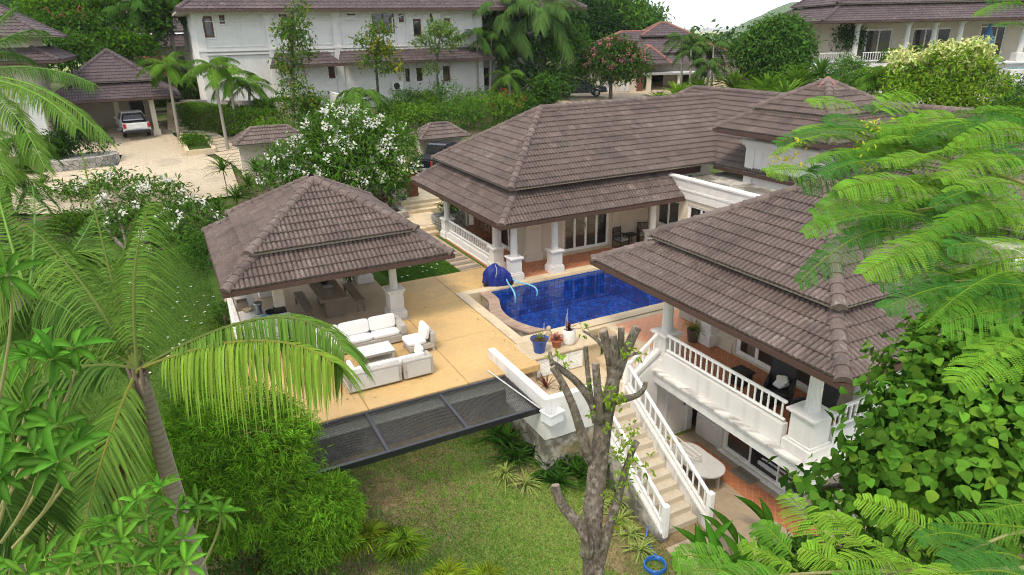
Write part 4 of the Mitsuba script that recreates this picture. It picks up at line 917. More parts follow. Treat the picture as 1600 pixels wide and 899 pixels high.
# ------------------------------------------------------------------ pots and small things round the pool
def leaf_set(n, c, L, W, up, cols, seed, droop=.4, spread=1.0): return None
POTS = True
tarp_c = np.array([11.0, 22.98, 0.0])
m = trimesh.creation.icosphere(subdivisions=5, radius=1.0)
v = np.array(m.vertices); a = np.arctan2(v[:, 1], v[:, 0]); hh = v[:, 2]; up_ = np.clip(hh, 0, 1); ca, sa = np.cos(a), np.sin(a)
hem = .28 - .22 * np.clip(-sa, 0, 1) + .06 * np.sin(a * 5 + .6)
sq = (np.abs(ca) ** 5 + np.abs(sa) ** 5) ** (-1 / 5.0)
rad = (1 - up_ ** 2.2) ** .75 * (.4 + .6 * sq) * (1 + (.055 * np.sin(a * 8 + 3 * up_) + .04 * np.sin(a * 13 - 5 * up_)) * (1 - up_ ** 2)) * np.where(hh < 0, 1 + .10 * np.sin(a * 7) * -hh, 1)
top = .74 + .13 * sa * rad - .04 * ca + .05 * np.sin(3.1 * v[:, 0] + 5 * v[:, 1])
tv = np.stack([ca * rad * .36, sa * rad * .56, np.where(hh >= 0, hem + (top + .12 - hem) * up_ ** .8, hem * (1 + .9 * hh)) + .05 * (meshkit.fbm(v * 3.5, 3, 9) - .5)], -1)
tv[:, 1] -= .20 * (1 - np.clip(tv[:, 2] / .5, 0, 1)) * np.clip(-sa - .3, 0, 1)
bq = thing('covered_barbecue', 'barbecue trolley under a crumpled royal blue cover at the pool corner', 'barbecue')
put('cover', turn((tv, np.array(m.faces)), tarp_c, 70), 'paint', bq, col='tarp', smooth=True, label='crumpled royal blue cover')
pp = np.array([[.385 * math.cos(t), .12 + .06 * math.sin(2 * t), .22 + .66 * math.sin(t) ** .6] for t in np.linspace(.12, 3.0, 16)])
put('piping', turn(tube(pp, .012, 5), tarp_c, 70), 'paint', bq, col='pale_grey', smooth=True)
for x, y in ((-.3, -.5), (.3, -.5), (-.3, .5), (.3, .5)): put('wheel', turn(turn(lathe([(0, -.03), (.09, -.03), (.10, 0), (.09, .03), (0, .03)], (0, 0, 0), 14), (0, 0, 0), 0, 90, 0), tarp_c + np.array([x * math.cos(1.2) - y * math.sin(1.2), x * math.sin(1.2) + y * math.cos(1.2), .13]), 70), 'paint', bq, col='black', smooth=True)
for q, (a, b, lab) in enumerate((((11.15, 22.45, .35), (10.98, 21.4, -.25), 'pale blue hose dipping into the pool, left of the two'), ((11.45, 22.5, .30), (12.0, 21.5, -.22), 'pale blue hose dipping into the pool, right of the two'))):
    a, b = np.array(a), np.array(b)
    tell(put('pool_hose', tube(spline([a, a * .5 + b * .5 + [0, 0, .16], b + [0, 0, .28], b], 14), .032, 8), 'gloss', None, col='hose', smooth=True), lab, 'hose', 'pale blue pool hoses')
def plant_pot(name, label, prof, loc, m, col, soil_r, soil_z):
    k = thing(name, label, 'pot')
    put('pot', lathe(prof, loc, 26), m, k, col=col, smooth=40)
    put('soil', lathe([(0, soil_z + .012), (soil_r * .6, soil_z + .01), (soil_r, soil_z)], loc, 16), 'matte', k, col='soil', smooth=True)
    return k
bp = plant_pot('blue_plant_pot', 'glazed royal blue pot with a sparse plant on the sandstone ledge', [(0, 0), (.17, 0), (.18, .02), (.24, .38), (.29, .42), (.30, .47), (.27, .47), (.25, .40), (0, .40)], (9.42, 16.72, .03), 'gloss', 'blue_pot', .25, .41)
cp_ = plant_pot('terracotta_plant_pot', 'small terracotta pot with pink leaved plant between blue and white pots', [(0, 0), (.12, 0), (.17, .22), (.20, .23), (.20, .29), (.17, .29), (0, .25)], (10.07, 16.74, .03), 'matte', 'clay', .17, .26)
wp = plant_pot('white_plant_pot', 'tall rounded white pot with a dark red plant on the sandstone ledge', [(0, 0), (.17, 0), (.21, .04), (.24, .18), (.24, .38), (.20, .50), (.20, .52), (.175, .52), (.17, .46), (0, .45)], (10.55, 16.78, .03), 'gloss', 'white_pot', .17, .46)
sl = thing('stone_figure', 'small sandy stone figure standing behind the terracotta pot', 'statue')
put('body', lathe([(0, 0), (.13, 0), (.14, .05), (.10, .14), (.12, .22), (.10, .32), (.05, .36), (0, .37)], (10.1, 17.30, .026), 18), 'matte', sl, col='statue', smooth=True)
put('head', lathe([(0, .34), (.06, .35), (.085, .42), (.07, .49), (.03, .52), (0, .525)], (10.1, 17.30, .026), 18), 'matte', sl, col='statue', smooth=True)
gp_ = plant_pot('dark_plant_pot', 'dark pot of arching yellow green grass beside the terrace pillar', [(0, 0), (.16, 0), (.20, .3), (.22, .42), (.19, .42), (0, .38)], (14.2, 14.95, .004), 'paint', 'doormat', .19, .39)
# blue garden hose
hp = np.array([[.26 * (1 + .06 * math.sin(3 * t)) * math.cos(t), .26 * (1 + .05 * math.cos(2 * t)) * math.sin(t), .02 + .035 * (t / 6.28) % .12] for t in np.linspace(0, 6.28 * 5, 120)])
tell(put('garden_hose', tube(np.vstack([hp + [8.95, 10.05, -2.98], [[9.2, 10.4, -2.95], [9.3, 10.9, -2.9], [9.45, 11.0, -2.6]]]), .022, 7), 'gloss', None, col='blue_plastic', smooth=True), 'coiled bright blue garden hose at the foot of the stairs', 'hose')
# entrance steps, planters and boulder
es = thing('entrance_steps', 'sandy steps climbing beside stone planters to the wooden gate', 'steps')
for q, (y, z) in enumerate(((30.9, .17), (31.35, .34))): put('step', box(10.3, 11.6, y, y + .44, -.2, z, .015), 'sandstone', es)
put('landing', box(10.2, 12.4, 31.8, 34.3, -.2, .36), 'sandstone', es)
for q in range(3): put('step', box(11.0, 13.4, 34.3 + .4 * q, 34.7 + .4 * q, -.2, .53 + .17 * q, .015), 'sandstone', es)
put('landing', box(10.8, 14.8, 35.5, 38.5, -.2, .88), 'sandstone', es)
k = thing('rubble_planter', 'low rubble stone planter on the left of the entrance steps', 'planter')
put('wall', prism(sg.Polygon([(8.6, 33.0), (10.9, 33.6), (10.9, 35.0), (8.4, 34.6)]).difference(sg.Polygon([(8.9, 33.3), (10.6, 33.85), (10.6, 34.75), (8.75, 34.4)])), -.2, .75), 'rubble', k); put('soil', prism(sg.Polygon([(8.85, 33.25), (10.65, 33.8), (10.65, 34.8), (8.7, 34.45)]), .4, .62), 'matte', k, col='soil')
put('back_wall', box(9.4, 11.5, 35.6, 36.0, -.2, 1.9), 'rubble', k)
k = thing('boulder_planter', 'grey rounded stone planter wall between entrance steps and veranda', 'planter')
put('wall', prism(aff.scale(sg.Point(12.75, 32.0).buffer(1.0, 10), 1.15, .6), -.2, .75), 'rubble', k)
g = thing('wooden_gate', 'dark brown wooden gate at the top of the entrance steps', 'gate')
for q in range(5): put('plank', box(11.55 + .17 * q, 11.71 + .17 * q, 36.1, 36.15, .9, 2.2, .006), 'paint', g, col='wood_red')
put('frame', cat([box(11.5, 12.45, 36.155, 36.2, .95, 1.05), box(11.5, 12.45, 36.155, 36.2, 2.0, 2.1)]), 'paint', g, col='wood_red')
# ------------------------------------------------------------------ houses and walls of the neighbours
bhz = 3.4
bh = thing('white_villa', 'large two storey white villa with brown roofs and wooden windows behind the palms', 'house')
holes = [(4.24, 4.96, 9.69, 11.26), (5.49, 5.89, 10.70, 11.33), (10.07, 10.68, 10.90, 11.40), (15.69, 16.43, 11.25, 11.82), (17.84, 19.83, 9.73, 11.49), (20.25, 20.73, 10.64, 11.32), (21.52, 22.32, 9.43, 10.89), (23.20, 23.61, 10.61, 11.32), (24.49, 25.16, 10.46, 10.93),
         (5.13, 5.61, 7.05, 8.18), (8.92, 9.48, 6.45, 7.46), (13.57, 14.14, 6.17, 7.29), (20.49, 22.14, 5.58, 6.73), (23.72, 24.89, 5.44, 6.80)]
X0, X1 = 3.7, 28.4
hs = [(a - X0, b - X0, c, d) for a, b, c, d in holes]
w = Wall(bh, (X0, 61), (X1, 61), 2.5, 11.7, hs, .3)
for q, (a, b, c, d) in enumerate(hs):
    w.opening(a, b, c, d, 2 if b - a > .9 else 1, 'window', 'window_wood', .08, .07, .10)
fr = []
for a, b, c, d in hs:
    fr += [w.block(a - .12, a - .003, -.05, .1, c - .12, d + .12), w.block(b + .003, b + .12, -.05, .1, c - .12, d + .12), w.block(a, b, -.05, .1, d + .003, d + .12), w.block(a, b, -.05, .1, c - .12, c - .003)]
for q in range(0, len(fr), 4): put('surround', cat(fr[q:q + 4]), 'plaster', bh)
w2 = Wall(bh, (X1 + .3, 66), (38, 66), 2.5, 11.7, [(1.0, 2.6, 8.0, 10.2), (1.2, 2.6, 4.4, 6.2), (5, 6.4, 8.2, 10)], .3)
for a, b, c, d in ((1.0, 2.6, 8.0, 10.2), (1.2, 2.6, 4.4, 6.2), (5, 6.4, 8.2, 10)): w2.opening(a, b, c, d, 2, 'window', 'window_wood', .08, .07, .1)
Wall(bh, (X1, 61.3), (X1, 66), 2.5, 11.7, t=.3); Wall(bh, (X0, 76), (X0, 61.3), 2.5, 11.7, [(3, 4.4, 8.4, 10.2)], .3); Wall(bh, (38, 66.3), (38, 76), 2.5, 11.7, t=.3); Wall(bh, (38, 76), (X0, 76), 2.5, 11.7, t=.3)
put('dark_backing', box(X0 + .4, 28.1, 63.2, 63.3, 2.6, 11.5), 'matte', bh, col='inside'); put('dark_backing', box(28.7, 37.6, 67.8, 67.9, 2.6, 11.5), 'matte', bh, col='inside'); put('upper_floor', box(X0 + .3, 28.1, 61.3, 75.7, 7.6, 7.8), 'matte', bh, col='inside')  # dark sheets added behind the windows; the dimness is in their colour
for x in (3.9, 9.2, 14.6, 21.2, 23.8, 27.9): put('pilaster', cat([box(x - .32, x + .32, 60.85, 60.997, 3, 11.4), box(x - .42, x + .42, 60.78, 60.998, 11.1, 11.45)]), 'plaster', bh)
for a, b in ((4.4, 8.7), (9.7, 14.1), (15.1, 17.6)):
    for z0, z1 in ((8.95, 9.02), (10.85, 10.92)): put('panel_moulding', box(a, b, 60.93, 60.998, z0, z1), 'plaster', bh)
put('plinth', box(X0 - .1, X1 + .1, 60.8, 60.996, 2.5, 4.35), 'plaster', bh)
put('cornice', cat([box(X0 - .35, X1 + .3, 60.55, 60.777, 11.46, 11.545), box(X0 - .2, X1 + .2, 60.7, 60.84, 11.36, 11.455)]), 'plaster', bh)
put('string_course', box(X0 - .15, X1 + .1, 60.75, 60.9, 8.62, 8.82), 'plaster', bh); put('string_course', box(X0 - .1, X1 + .1, 60.82, 60.92, 8.35, 8.5), 'plaster', bh)
r = Roof(bh, 'roof_tile_far', .45, .5, 3, 0); r.tiers(2.5, 39.2, 59.8, 77.2, 11.75, 1.6, 12.75, 1.2, 12.75, 8.7, 17.6); r.build('brown hip roof of the white villa', .2, False)
put('eave', prism(sg.box(2.5, 59.8, 39.2, 77.2).difference(sg.box(3.9, 61.2, 37.8, 75.8)), 11.55, 11.64), 'matte', bh, col='soffit')
put('gutter', box(2.4, 39.3, 59.68, 59.8, 11.52, 11.74), 'paint', bh, col='gutter')
r = Roof(bh, 'roof_tile_far', .45, .45, 3, 0, 'porch_roof')
for a, b in ((8.8, 14.2), (14.2, 28.3)):
    r.face((a - .2, 59.4 if a < 14 else 58.9, 7.45), (b + .2, 59.4 if a < 14 else 58.9, 7.45), (b - .6, 60.97, 8.45), (a + .6, 60.97, 8.45))
r.build('dark skirt roof between the storeys', .16, False)
put('gutter', box(8.5, 28.6, 58.78, 58.88, 7.25, 7.42), 'paint', bh, col='gutter')
put('terrace_wall', cat([box(13.4, 15.6, 57.6, 57.8, 2.6, 5.1), box(13.4, 13.6, 57.8, 60.9, 2.6, 5.1), box(15.4, 15.6, 57.8, 60.9, 2.6, 5.1)]), 'plaster', bh)
put('drain_pipe', tube([(20.6, 60.9, 11.5), (20.6, 60.8, 11.2), (19.6, 60.8, 11.0), (19.6, 60.8, 9)], .06, 6), 'paint', bh, col='white', smooth=True)
a_ = thing('air_conditioner', 'white air conditioner unit on the lower wall of the white villa', 'air conditioner')
at_place((19.58, 60.90, 5.29))
put('case', box(-.5, .5, -.42, .0, -.35, .35, .02), 'paint', a_, col='white'); put('fan_grille', turn(lathe([(0, 0), (.27, 0), (.29, .03), (.27, .05), (.05, .05), (0, .06)], (0, 0, 0), 20), (-.14, -.425, 0), 0, 0, 90), 'paint', a_, col='dark', smooth=True)
at_place()

cpt = thing('carport', 'open carport with a two tiered brown tile roof on cream posts', 'carport')
r = Roof(cpt, 'roof_tile_far', .34, .36, 5, 0); r.tiers(-7.0, 1.55, 56.6, 65.2, 5.72, 1.7, 6.75, 1.3, 6.85, 4.3, 8.95); r.build('two tiered brown tile roof of the carport', .16, False)
gutter(cpt, -7.0, 1.55, 56.6, 65.2, 5.7)
Wall(cpt, (-6.3, 63.6), (-.55, 63.6), 2.4, 5.75, [(4.2, 5.2, 2.8, 5.0)], m='plaster_cream'); put('door', box(-2.1, -1.1, 63.65, 63.7, 2.8, 5.0), 'paint', cpt, col='dark'); Wall(cpt, (-6.4, 64), (-6.4, 59), 2.4, 5.75, m='plaster_cream')
for x, y in ((-.45, 57.8), (-6.1, 57.8), (-2.9, 60.6)): put('post', cat([box(x - .17, x + .17, y - .17, y + .17, 3.3, 5.65), box(x - .26, x + .26, y - .26, y + .26, 2.4, 3.3, .02)]), 'plaster_cream', cpt)
put('ceiling', box(-6.8, 1.35, 56.8, 65, 5.76, 5.79), 'matte', cpt, col='soffit')
sp = thing('hillside_steps', 'narrow sandy steps climbing beside the carport', 'steps')
for q in range(10): put('step', box(.25 + .04 * q, 1.8 + .04 * q, 58.9 + .42 * q, 59.32 + .42 * q, 2, 2.98 + .2 * q, .01), 'sandstone', sp)
tell(put('stone_wall', box(2.22, 2.5, 59.2, 63, 2, 4.2), 'rubble'), 'grey rubble retaining wall right of the carport steps', 'wall')
tell(put('stone_planter', prism(spline_poly := sg.Polygon(np.vstack([[(-6.9, 50.3)], spline([(-6.6, 49.2, 0), (-4.6, 49.4, 0), (-3.1, 50.3, 0), (-3.0, 51.6, 0)], 12)[:, :2], [(-3.3, 52.3), (-6.5, 52.3)]])), 1.2, 2.75), 'rubble'), 'curved grey stone planter wall beside the driveway', 'wall')

lh = thing('left_villa', 'cream house with stacked dark roofs at the left edge', 'house')
Wall(lh, (-24, 55.5), (-7.1, 55.5), 1.5, 8.4, [(15.2, 15.8, 2.9, 5.2), (13, 14, 2.9, 5.2)], m='plaster_cream'); Wall(lh, (-7.1, 55.7), (-7.1, 64), 1.5, 8.4, m='plaster_cream')
put('dark_door', box(-8.9, -8.1, 55.62, 55.66, 2.8, 5.3), 'paint', lh, col='dark'); put('dark_door', box(-11.1, -9.9, 55.62, 55.66, 2.8, 5.3), 'paint', lh, col='dark')
put('string_course', box(-24, -6.9, 55.3, 55.497, 5.9, 6.15), 'plaster', lh); put('corner_pier', box(-7.75, -6.95, 55.1, 55.49, 1.5, 5.89, .02), 'plaster', lh)
r = Roof(lh, 'roof_tile_far', .36, .38, 3, 0); r.tiers(-25, -5.2, 54.0, 66, 8.5, 1.5, 9.3, .3, 10.0, 6.0, 13.6); r.build('stacked dark roofs of the left house', .16, False)
put('clerestory', box(-24, -7.0, 55.6, 64.5, 8.9, 10.05), 'plaster_cream', lh); gutter(lh, -25, -5.2, 54.0, 66, 8.46)
fh = thing('far_cream_house', 'cream house with light brown roof far behind the carport', 'house')
Wall(fh, (-6, 80), (9.8, 80), 3, 8.9, [(8.7, 9.3, 5.8, 8.0), (3, 4.2, 5.6, 8)], m='plaster_cream'); Wall(fh, (-6, 90), (-6, 80.2), 3, 8.9, m='plaster_cream'); Wall(fh, (9.8, 80.2), (9.8, 90), 3, 8.9, m='plaster_cream')
put('window', box(2.7, 3.3, 80.08, 80.12, 5.8, 8), 'gloss', fh, col='dark'); put('window', box(-3, -1.8, 80.08, 80.12, 5.6, 8), 'gloss', fh, col='dark')
r = Roof(fh, 'roof_tile_far', .5, .5, 3, 0); r.tiers(-7.5, 11.2, 78.6, 92, 8.9, 1.8, 10.1, 1.4, 10.4, 6.5, 13.5); r.build('light brown stacked roof of the far house', .2, False)

def gatehouse(name, label, x0, x1, y, zg, ze, cat_='wall'):
    k = thing(name, label, cat_)
    put('wall', box(x0 + .3, x1 - .3, y - .25, y + .25, zg, ze), 'plaster_cream', k); put('moulding', box(x0 + .2, x1 - .2, y - .36, y + .36, ze - .25, ze - .06), 'plaster', k)
    r = Roof(k, 'roof_tile', .30, .30, 5, 0); r.tiers(x0, x1, y - 1.15, y + 1.15, ze, .62, ze + .42, .62, ze + .43, 1.15, ze + .80); r.build('little brown tiled roof of the wall', .12, False)
    return k
gatehouse('roofed_wall', 'cream garden wall with a tiled roof left of the frangipani tree', 3.55, 8.0, 44.0, 1.0, (5.15, 43.00, 3.66)[2])
gatehouse('roofed_wall', 'cream garden wall with a tiled roof right of the frangipani tree', 14.2, 17.7, 41.5, .8, (15.28, 40.50, 3.37)[2])
# driveway and paths
def drape(poly, dz, step=.6, thick=None):
    poly = sg.Polygon(poly); x0, y0, x1, y1 = poly.bounds
    X_, Y_ = np.arange(x0, x1 + step, step), np.arange(y0, y1 + step, step)
    vs, fs = [], []
    for a in range(len(X_) - 1):
        for b in range(len(Y_) - 1):
            c = poly.intersection(sg.box(X_[a], Y_[b], X_[a + 1], Y_[b + 1]))
            for g in getattr(c, 'geoms', [c]):
                if g.geom_type == 'Polygon' and g.area > 1e-4:
                    p = np.array(g.exterior.coords)[:-1]
                    n0 = sum(len(q) for q in vs)
                    vs.append(np.column_stack([p, hgt(p[:, 0], p[:, 1]) + dz])); fs += [[n0, n0 + q, n0 + q + 1] for q in range(1, len(p) - 1)]
    return np.vstack(vs), np.array(fs)
struct('driveway', drape([(-9.5, 42.0), (-3.5, 40.2), (3.3, 40.6), (3.4, 46), (.6, 57), (.2, 63), (-6.2, 63), (-6.4, 53), (-2.8, 52.4), (-3.0, 49.6), (-9.8, 49.2)], .16), 'driveway', 'pale stamped concrete driveway sloping up to the carport')
gpth = thing('garden_path_slabs', 'pale path of broad slabs beside the driveway', 'path'); labels[gpth]['kind'] = 'structure'
for q in range(14):
    y = 43.6 + q * 1.05; x = 3.9 - (y - 43.6) * .155
    put('slab', drape([(x, y), (x + 1.75, y + .3), (x + 1.65, y + 1.23), (x - .12, y + .95)], .18), 'driveway', gpth)
struct('forecourt', drape([(31, 55), (60, 55), (60, 66), (31, 66)], .14, 1.5), 'worn_concrete', 'pale forecourt where the dark pickup is parked')
struct('upper_lane', drape([(8.5, 38.6), (18.5, 38.6), (18.5, 41), (8.5, 43)], .12), 'driveway', 'paved lane behind the entrance gate')
isl = thing('planter_island', 'raised kerb bed of groundcover between driveway and path', 'planter')
put('kerb', drape([(1.2, 50.9), (2.9, 50.9), (2.5, 55.6), (1.0, 56.2)], .42), 'ground', isl); 
ring = [(1.2, 50.9), (2.9, 50.9), (2.5, 55.6), (1.0, 56.2), (1.2, 50.9)]
put('kerb', cat([bar((*a, float(hgt(*a)) + .28), (*b, float(hgt(*b)) + .28), .22, .4) for a, b in zip(ring[:-1], ring[1:])]), 'sandstone', isl)

# brown house at the back
P = (42.39, 67.44, 4.20)
at_place((P[0], P[1], 0), -26.9)
bw = thing('brown_roof_house', 'low house with broad brown roofs and reddish ridges behind the pink flowering tree', 'house')
r = Roof(bw, 'roof_tile_far', .42, .45, 3, 0); r.tiers(-.6, 19.8, -1, 13, 6.0, 2.2, 6.9, 1.9, 7.1, 7.0, 9.4); r.build('broad brown roof with red ridges', .16, False, red_caps=True)
r = Roof(bw, 'roof_tile_far', .42, .45, 3, 0, 'front_roof'); r.tiers(6.4, 10.6, -3.2, 2.6, 6.1, .5, 6.5, .5, 6.55, 2.1, 7.9); r.build('front hip of the brown roof', .16, False, red_caps=True)
r = Roof(bw, 'roof_tile_far', .42, .45, 3, 0, 'top_roof'); r.tiers(8.5, 14.5, 3.8, 9.0, 8.9, .5, 9.2, .5, 9.2, 2.6, 10.3); r.build('small top roof', .16, False, red_caps=True)
Wall(bw, (0, 0), (19.2, 0), 1, 6.0, [(8.3, 10.5, 2.2, 4.9), (12, 14, 2.6, 4.8)], m='plaster_cream'); put('back_wall', box(0, 19, 6, 6.2, 1, 6), 'matte', bw, col='inside'); put('side_wall', box(0, .2, .25, 6, 1, 6), 'plaster_cream', bw)
put('porch_slab', box(7.6, 15.2, -3.6, -.02, 4.95, 5.15), 'matte', bw, col='grey'); 
for x in (8.2, 11.6, 14.6): put('porch_post', box(x - .25, x + .25, -3.3, -2.8, 1.5, 4.945), 'plaster_cream', bw)
fw_ = Wall(bw, (1.4, -3.0), (6.9, -3.0), 1.0, 4.9, m='plaster_cream', name='garden_wall')
for s in (.5, 2.0, 3.5): put('panel', cat([fw_.block(s, s + 1.2, -.05, -.002, 2.3, 3.1), fw_.block(s, s + 1.2, -.05, -.002, 3.25, 4.3)]), 'plaster', bw)
put('brick_pier', box(6.95, 7.5, -3.1, -2.6, 1, 4.9), 'paint', bw, col='wood_red')
r = Roof(bw, 'roof_tile_far', .42, .45, 3, 0, 'low_roof'); r.tiers(17.2, 21.5, -5, 0, 3.9, .5, 4.2, .5, 4.25, 2.0, 5.4); r.build('low side roof', .14, False)
put('low_wall', box(17.8, 21, -4.4, -.4, 1, 3.9), 'plaster_cream', bw)

# upper right villa
P = (52.68, 43.97, 6.42)
at_place((P[0], P[1], 0), -26.9)
uv_ = thing('hilltop_villa', 'white villa with round columns, balcony and dark stacked roof at top right', 'villa')
put('plinth', box(1.0, 24, 0, 9, -1, 6.1), 'plaster', uv_); put('terrace', box(.5, 24.5, -.5, 9, 6.103, 6.3, .02), 'plaster', uv_)
put('balcony_wall', cat([box(.5, 7.6, -.5, -.3, 5.0, 6.10), box(.5, .7, -.297, 5, 5.0, 6.1)]), 'plaster', uv_)
vw = Wall(uv_, (4.2, 3.2), (24, 3.2), 6.3, 10.0, [(1.2, 4.8, 6.4, 9.2), (6.7, 10.3, 6.4, 9.2), (13.0, 15.4, 6.4, 9.4)], m='plaster_cream')
for a, b in ((1.2, 4.8), (6.7, 10.3), (13.0, 15.4)): vw.opening(a, b, 6.4, 9.3 if a > 12 else 9.2, 3, 'glass_door')
put('side_wall', box(4.2, 4.4, 3.42, 12, 6.3, 10), 'plaster_cream', uv_); put('back_wall', box(4.4, 24, 9, 9.2, 6.3, 10), 'plaster_cream', uv_); put('dark_backing', box(4.6, 23.9, 5.6, 5.7, 6.3, 10), 'matte', uv_, col='inside'); put('room_floor', box(4.5, 23.9, 3.45, 5.55, 6.3, 6.33), 'matte', uv_, col='inside')  # dark sheet and floor added close behind the glass doors to dim the panes
for x in (4.1, 8.6, 11.0, 13.3, 19.0): 
    k = put('column', lathe([(.24, 6.9), (.21, 9.5), (.34, 9.6), (.34, 9.9)], (x, .1, 0), 16), 'plaster', uv_, smooth=40)
    put('pedestal', box(x - .45, x + .45, -.35, .55, 6.3, 7.0, .03), 'plaster', k)
balustrade(uv_, (.75, -.4, 7.3), (3.6, -.4, 7.3), 14, .75); balustrade(uv_, (4.6, -.4, 7.3), (8.1, -.4, 7.3), 16, .75)
r = Roof(uv_, 'roof_tile_far', .36, .38, 3, 0); r.tiers(.3, 26, -1.2, 13, 9.95, 2.4, 11.25, 2.0, 11.4, 7, 14.8); r.build('dark stacked hip roof of the hilltop villa', .18, False)
gutter(uv_, .3, 26, -1.2, 13, 9.9)
pe = put('pool_edge', box(16.6, 24, -2.6, -.6, 4.2, 5.75, .02), 'plaster', uv_, label='white pool edge'); put('pool_water', box(16.8, 24, -2.4, -.7, 5.752, 5.77), 'gloss', uv_, col='teal')
um = thing('closed_parasol', 'closed dark blue parasol on the hilltop villa terrace', 'parasol')
put('pole', tube([(16.6, 1.2, 6.3), (16.6, 1.2, 9.4)], .05, 8), 'paint', um, col='steel', smooth=True); put('canopy', lathe([(.05, 9.5), (.25, 8.9), (.62, 7.7), (.6, 7.6), (.1, 7.7)], (16.6, 1.2, 0), 10), 'matte', um, col='blue_cloth')
at_place()

# ------------------------------------------------------------------ vehicles
def pickup(label, loc, deg, col, canopy=False, name='pickup_truck', kind_='pickup truck'):
    """pickup truck, its nose towards +x"""
    at_place(loc, deg)
    k = thing(name, label, kind_)
    def side(poly, w0, w1=None, y=0):
        w1 = w1 or w0
        p = np.array(poly); n = len(p); zmin, zmax = p[:, 1].min(), p[:, 1].max()
        hw = w0 + (w1 - w0) * (p[:, 1] - zmin) / (zmax - zmin)
        v = np.vstack([np.column_stack([p[:, 0], -hw, p[:, 1]]), np.column_stack([p[:, 0], hw, p[:, 1]])])
        t = np.array(trimesh.creation.triangulate_polygon(sg.Polygon(p), engine='earcut')[1])
        i = np.arange(n); j = (i + 1) % n
        return v, np.vstack([t, t[:, ::-1] + n, np.stack([i, j, j + n], 1), np.stack([i, j + n, i + n], 1)])
    def arch(cx): return [(cx + .47 * math.cos(t), .42 + .47 * math.sin(t)) for t in np.linspace(math.pi, 0, 9)]
    body = [(-2.6, .50), (-2.05, .42)] + arch(-1.5)[0:] + [(-1.0, .40), (1.0, .40)] + arch(1.62) + [(2.3, .42), (2.62, .50), (2.66, .78), (2.5, 1.0), (1.25, 1.12), (1.0, 1.13), (-.98, 1.13), (-1.0, 1.09), (-2.62, 1.09)]
    put('body', side(body, .90, .86), 'gloss', k, col=col)
    put('cab', side([(-.95, 1.12), (1.15, 1.12), (.45, 1.72), (.2, 1.77), (-.65, 1.77), (-.85, 1.70)], .84, .66), 'gloss', k, col=col)
    def q4(p): return np.array(p, float), np.array([[0, 1, 2], [0, 2, 3]])
    for s in (-1, 1):
        y0, y1 = s * .845, s * .70
        put('side_window', q4([(-.85, y0, 1.17), (.05, y0, 1.17), (.05, y1, 1.65), (-.72, y1, 1.65)]), 'gloss', k, col='dark'); put('side_window', q4([(.12, y0, 1.17), (.98, y0, 1.17), (.42, y1, 1.65), (.12, y1, 1.65)]), 'gloss', k, col='dark')
        put('mirror', box(.85, 1.0, s * .92, s * 1.10, 1.15, 1.30, .02), 'gloss', k, col=col)
        for x in (-1.5, 1.62):
            wv = turn(lathe([(0, -.12), (.30, -.12), (.37, -.09), (.385, 0), (.37, .09), (.30, .12), (0, .12)], (0, 0, 0), 22), (x, s * .80, .385), 0, 0, 90)
            wk = put('wheel', wv, 'matte', k, col='rubber', smooth=40); put('rim', turn(lathe([(0, -.128), (.2, -.126), (.24, -.10), (.24, .10), (.2, .126), (0, .128)], (0, 0, 0), 16), (x, s * .80, .385), 0, 0, 90), 'metal', wk, col='steel', smooth=40)
        put('tail_lamp', box(-2.66, -2.58, s * .87, s * .70, .72, 1.05, .02), 'gloss', k, col='red_lamp'); put('headlight', box(2.48, 2.65, s * .84, s * .52, .80, .98, .03), 'gloss', k, col='lamp_glass')
    put('windscreen', q4([(1.10, -.80, 1.17), (1.10, .80, 1.17), (.50, .65, 1.69), (.50, -.65, 1.69)]), 'gloss', k, col='dark'); put('rear_window', q4([(-.965, -.78, 1.2), (-.965, .78, 1.2), (-.875, .66, 1.66), (-.875, -.66, 1.66)]), 'gloss', k, col='dark')
    put('bed_cover', box(-2.58, -1.0, -.80, .80, 1.092, 1.12, .01), 'matte', k, col='dark'); put('tailgate', box(-2.67, -2.62, -.68, .68, .62, 1.06, .015), 'gloss', k, col=col)
    put('rear_bumper', box(-2.78, -2.6, -.86, .86, .42, .58, .03), 'paint', k, col='dark' if canopy else 'steel'); put('front_bumper', box(2.55, 2.74, -.88, .88, .40, .66, .04), 'paint', k, col='pale_grey'); put('grille', box(2.60, 2.685, -.5, .5, .72, .95, .02), 'metal', k, col='steel'); put('number_plate', box(-2.695, -2.672, -.24, .24, .70, .82), 'paint', k, col='white')
    if canopy: put('roll_bar', cat([bar((-1.2, -.75, 1.1), (-1.05, -.62, 1.6), .07, .07), bar((-1.2, .75, 1.1), (-1.05, .62, 1.6), .07, .07), bar((-1.05, -.62, 1.6), (-1.05, .62, 1.6), .07, .07)]), 'paint', k, col='dark')
    at_place()
    return k
pickup('white pickup truck parked tail out in the carport', (-2.0, 59.2, 2.92), 97, 'truck_white', True)
P = (39.27, 60.81, 3.22)
pickup('dark blue grey pickup truck parked in front of the pale garden wall', P, -25, 'truck_dark')
at_place()
pickup('dark car glimpsed between the frangipani tree and the long roof', (15.6, 39.9, 1.45), 35, 'truck_dark', name='parked_car', kind_='car')
at_place()
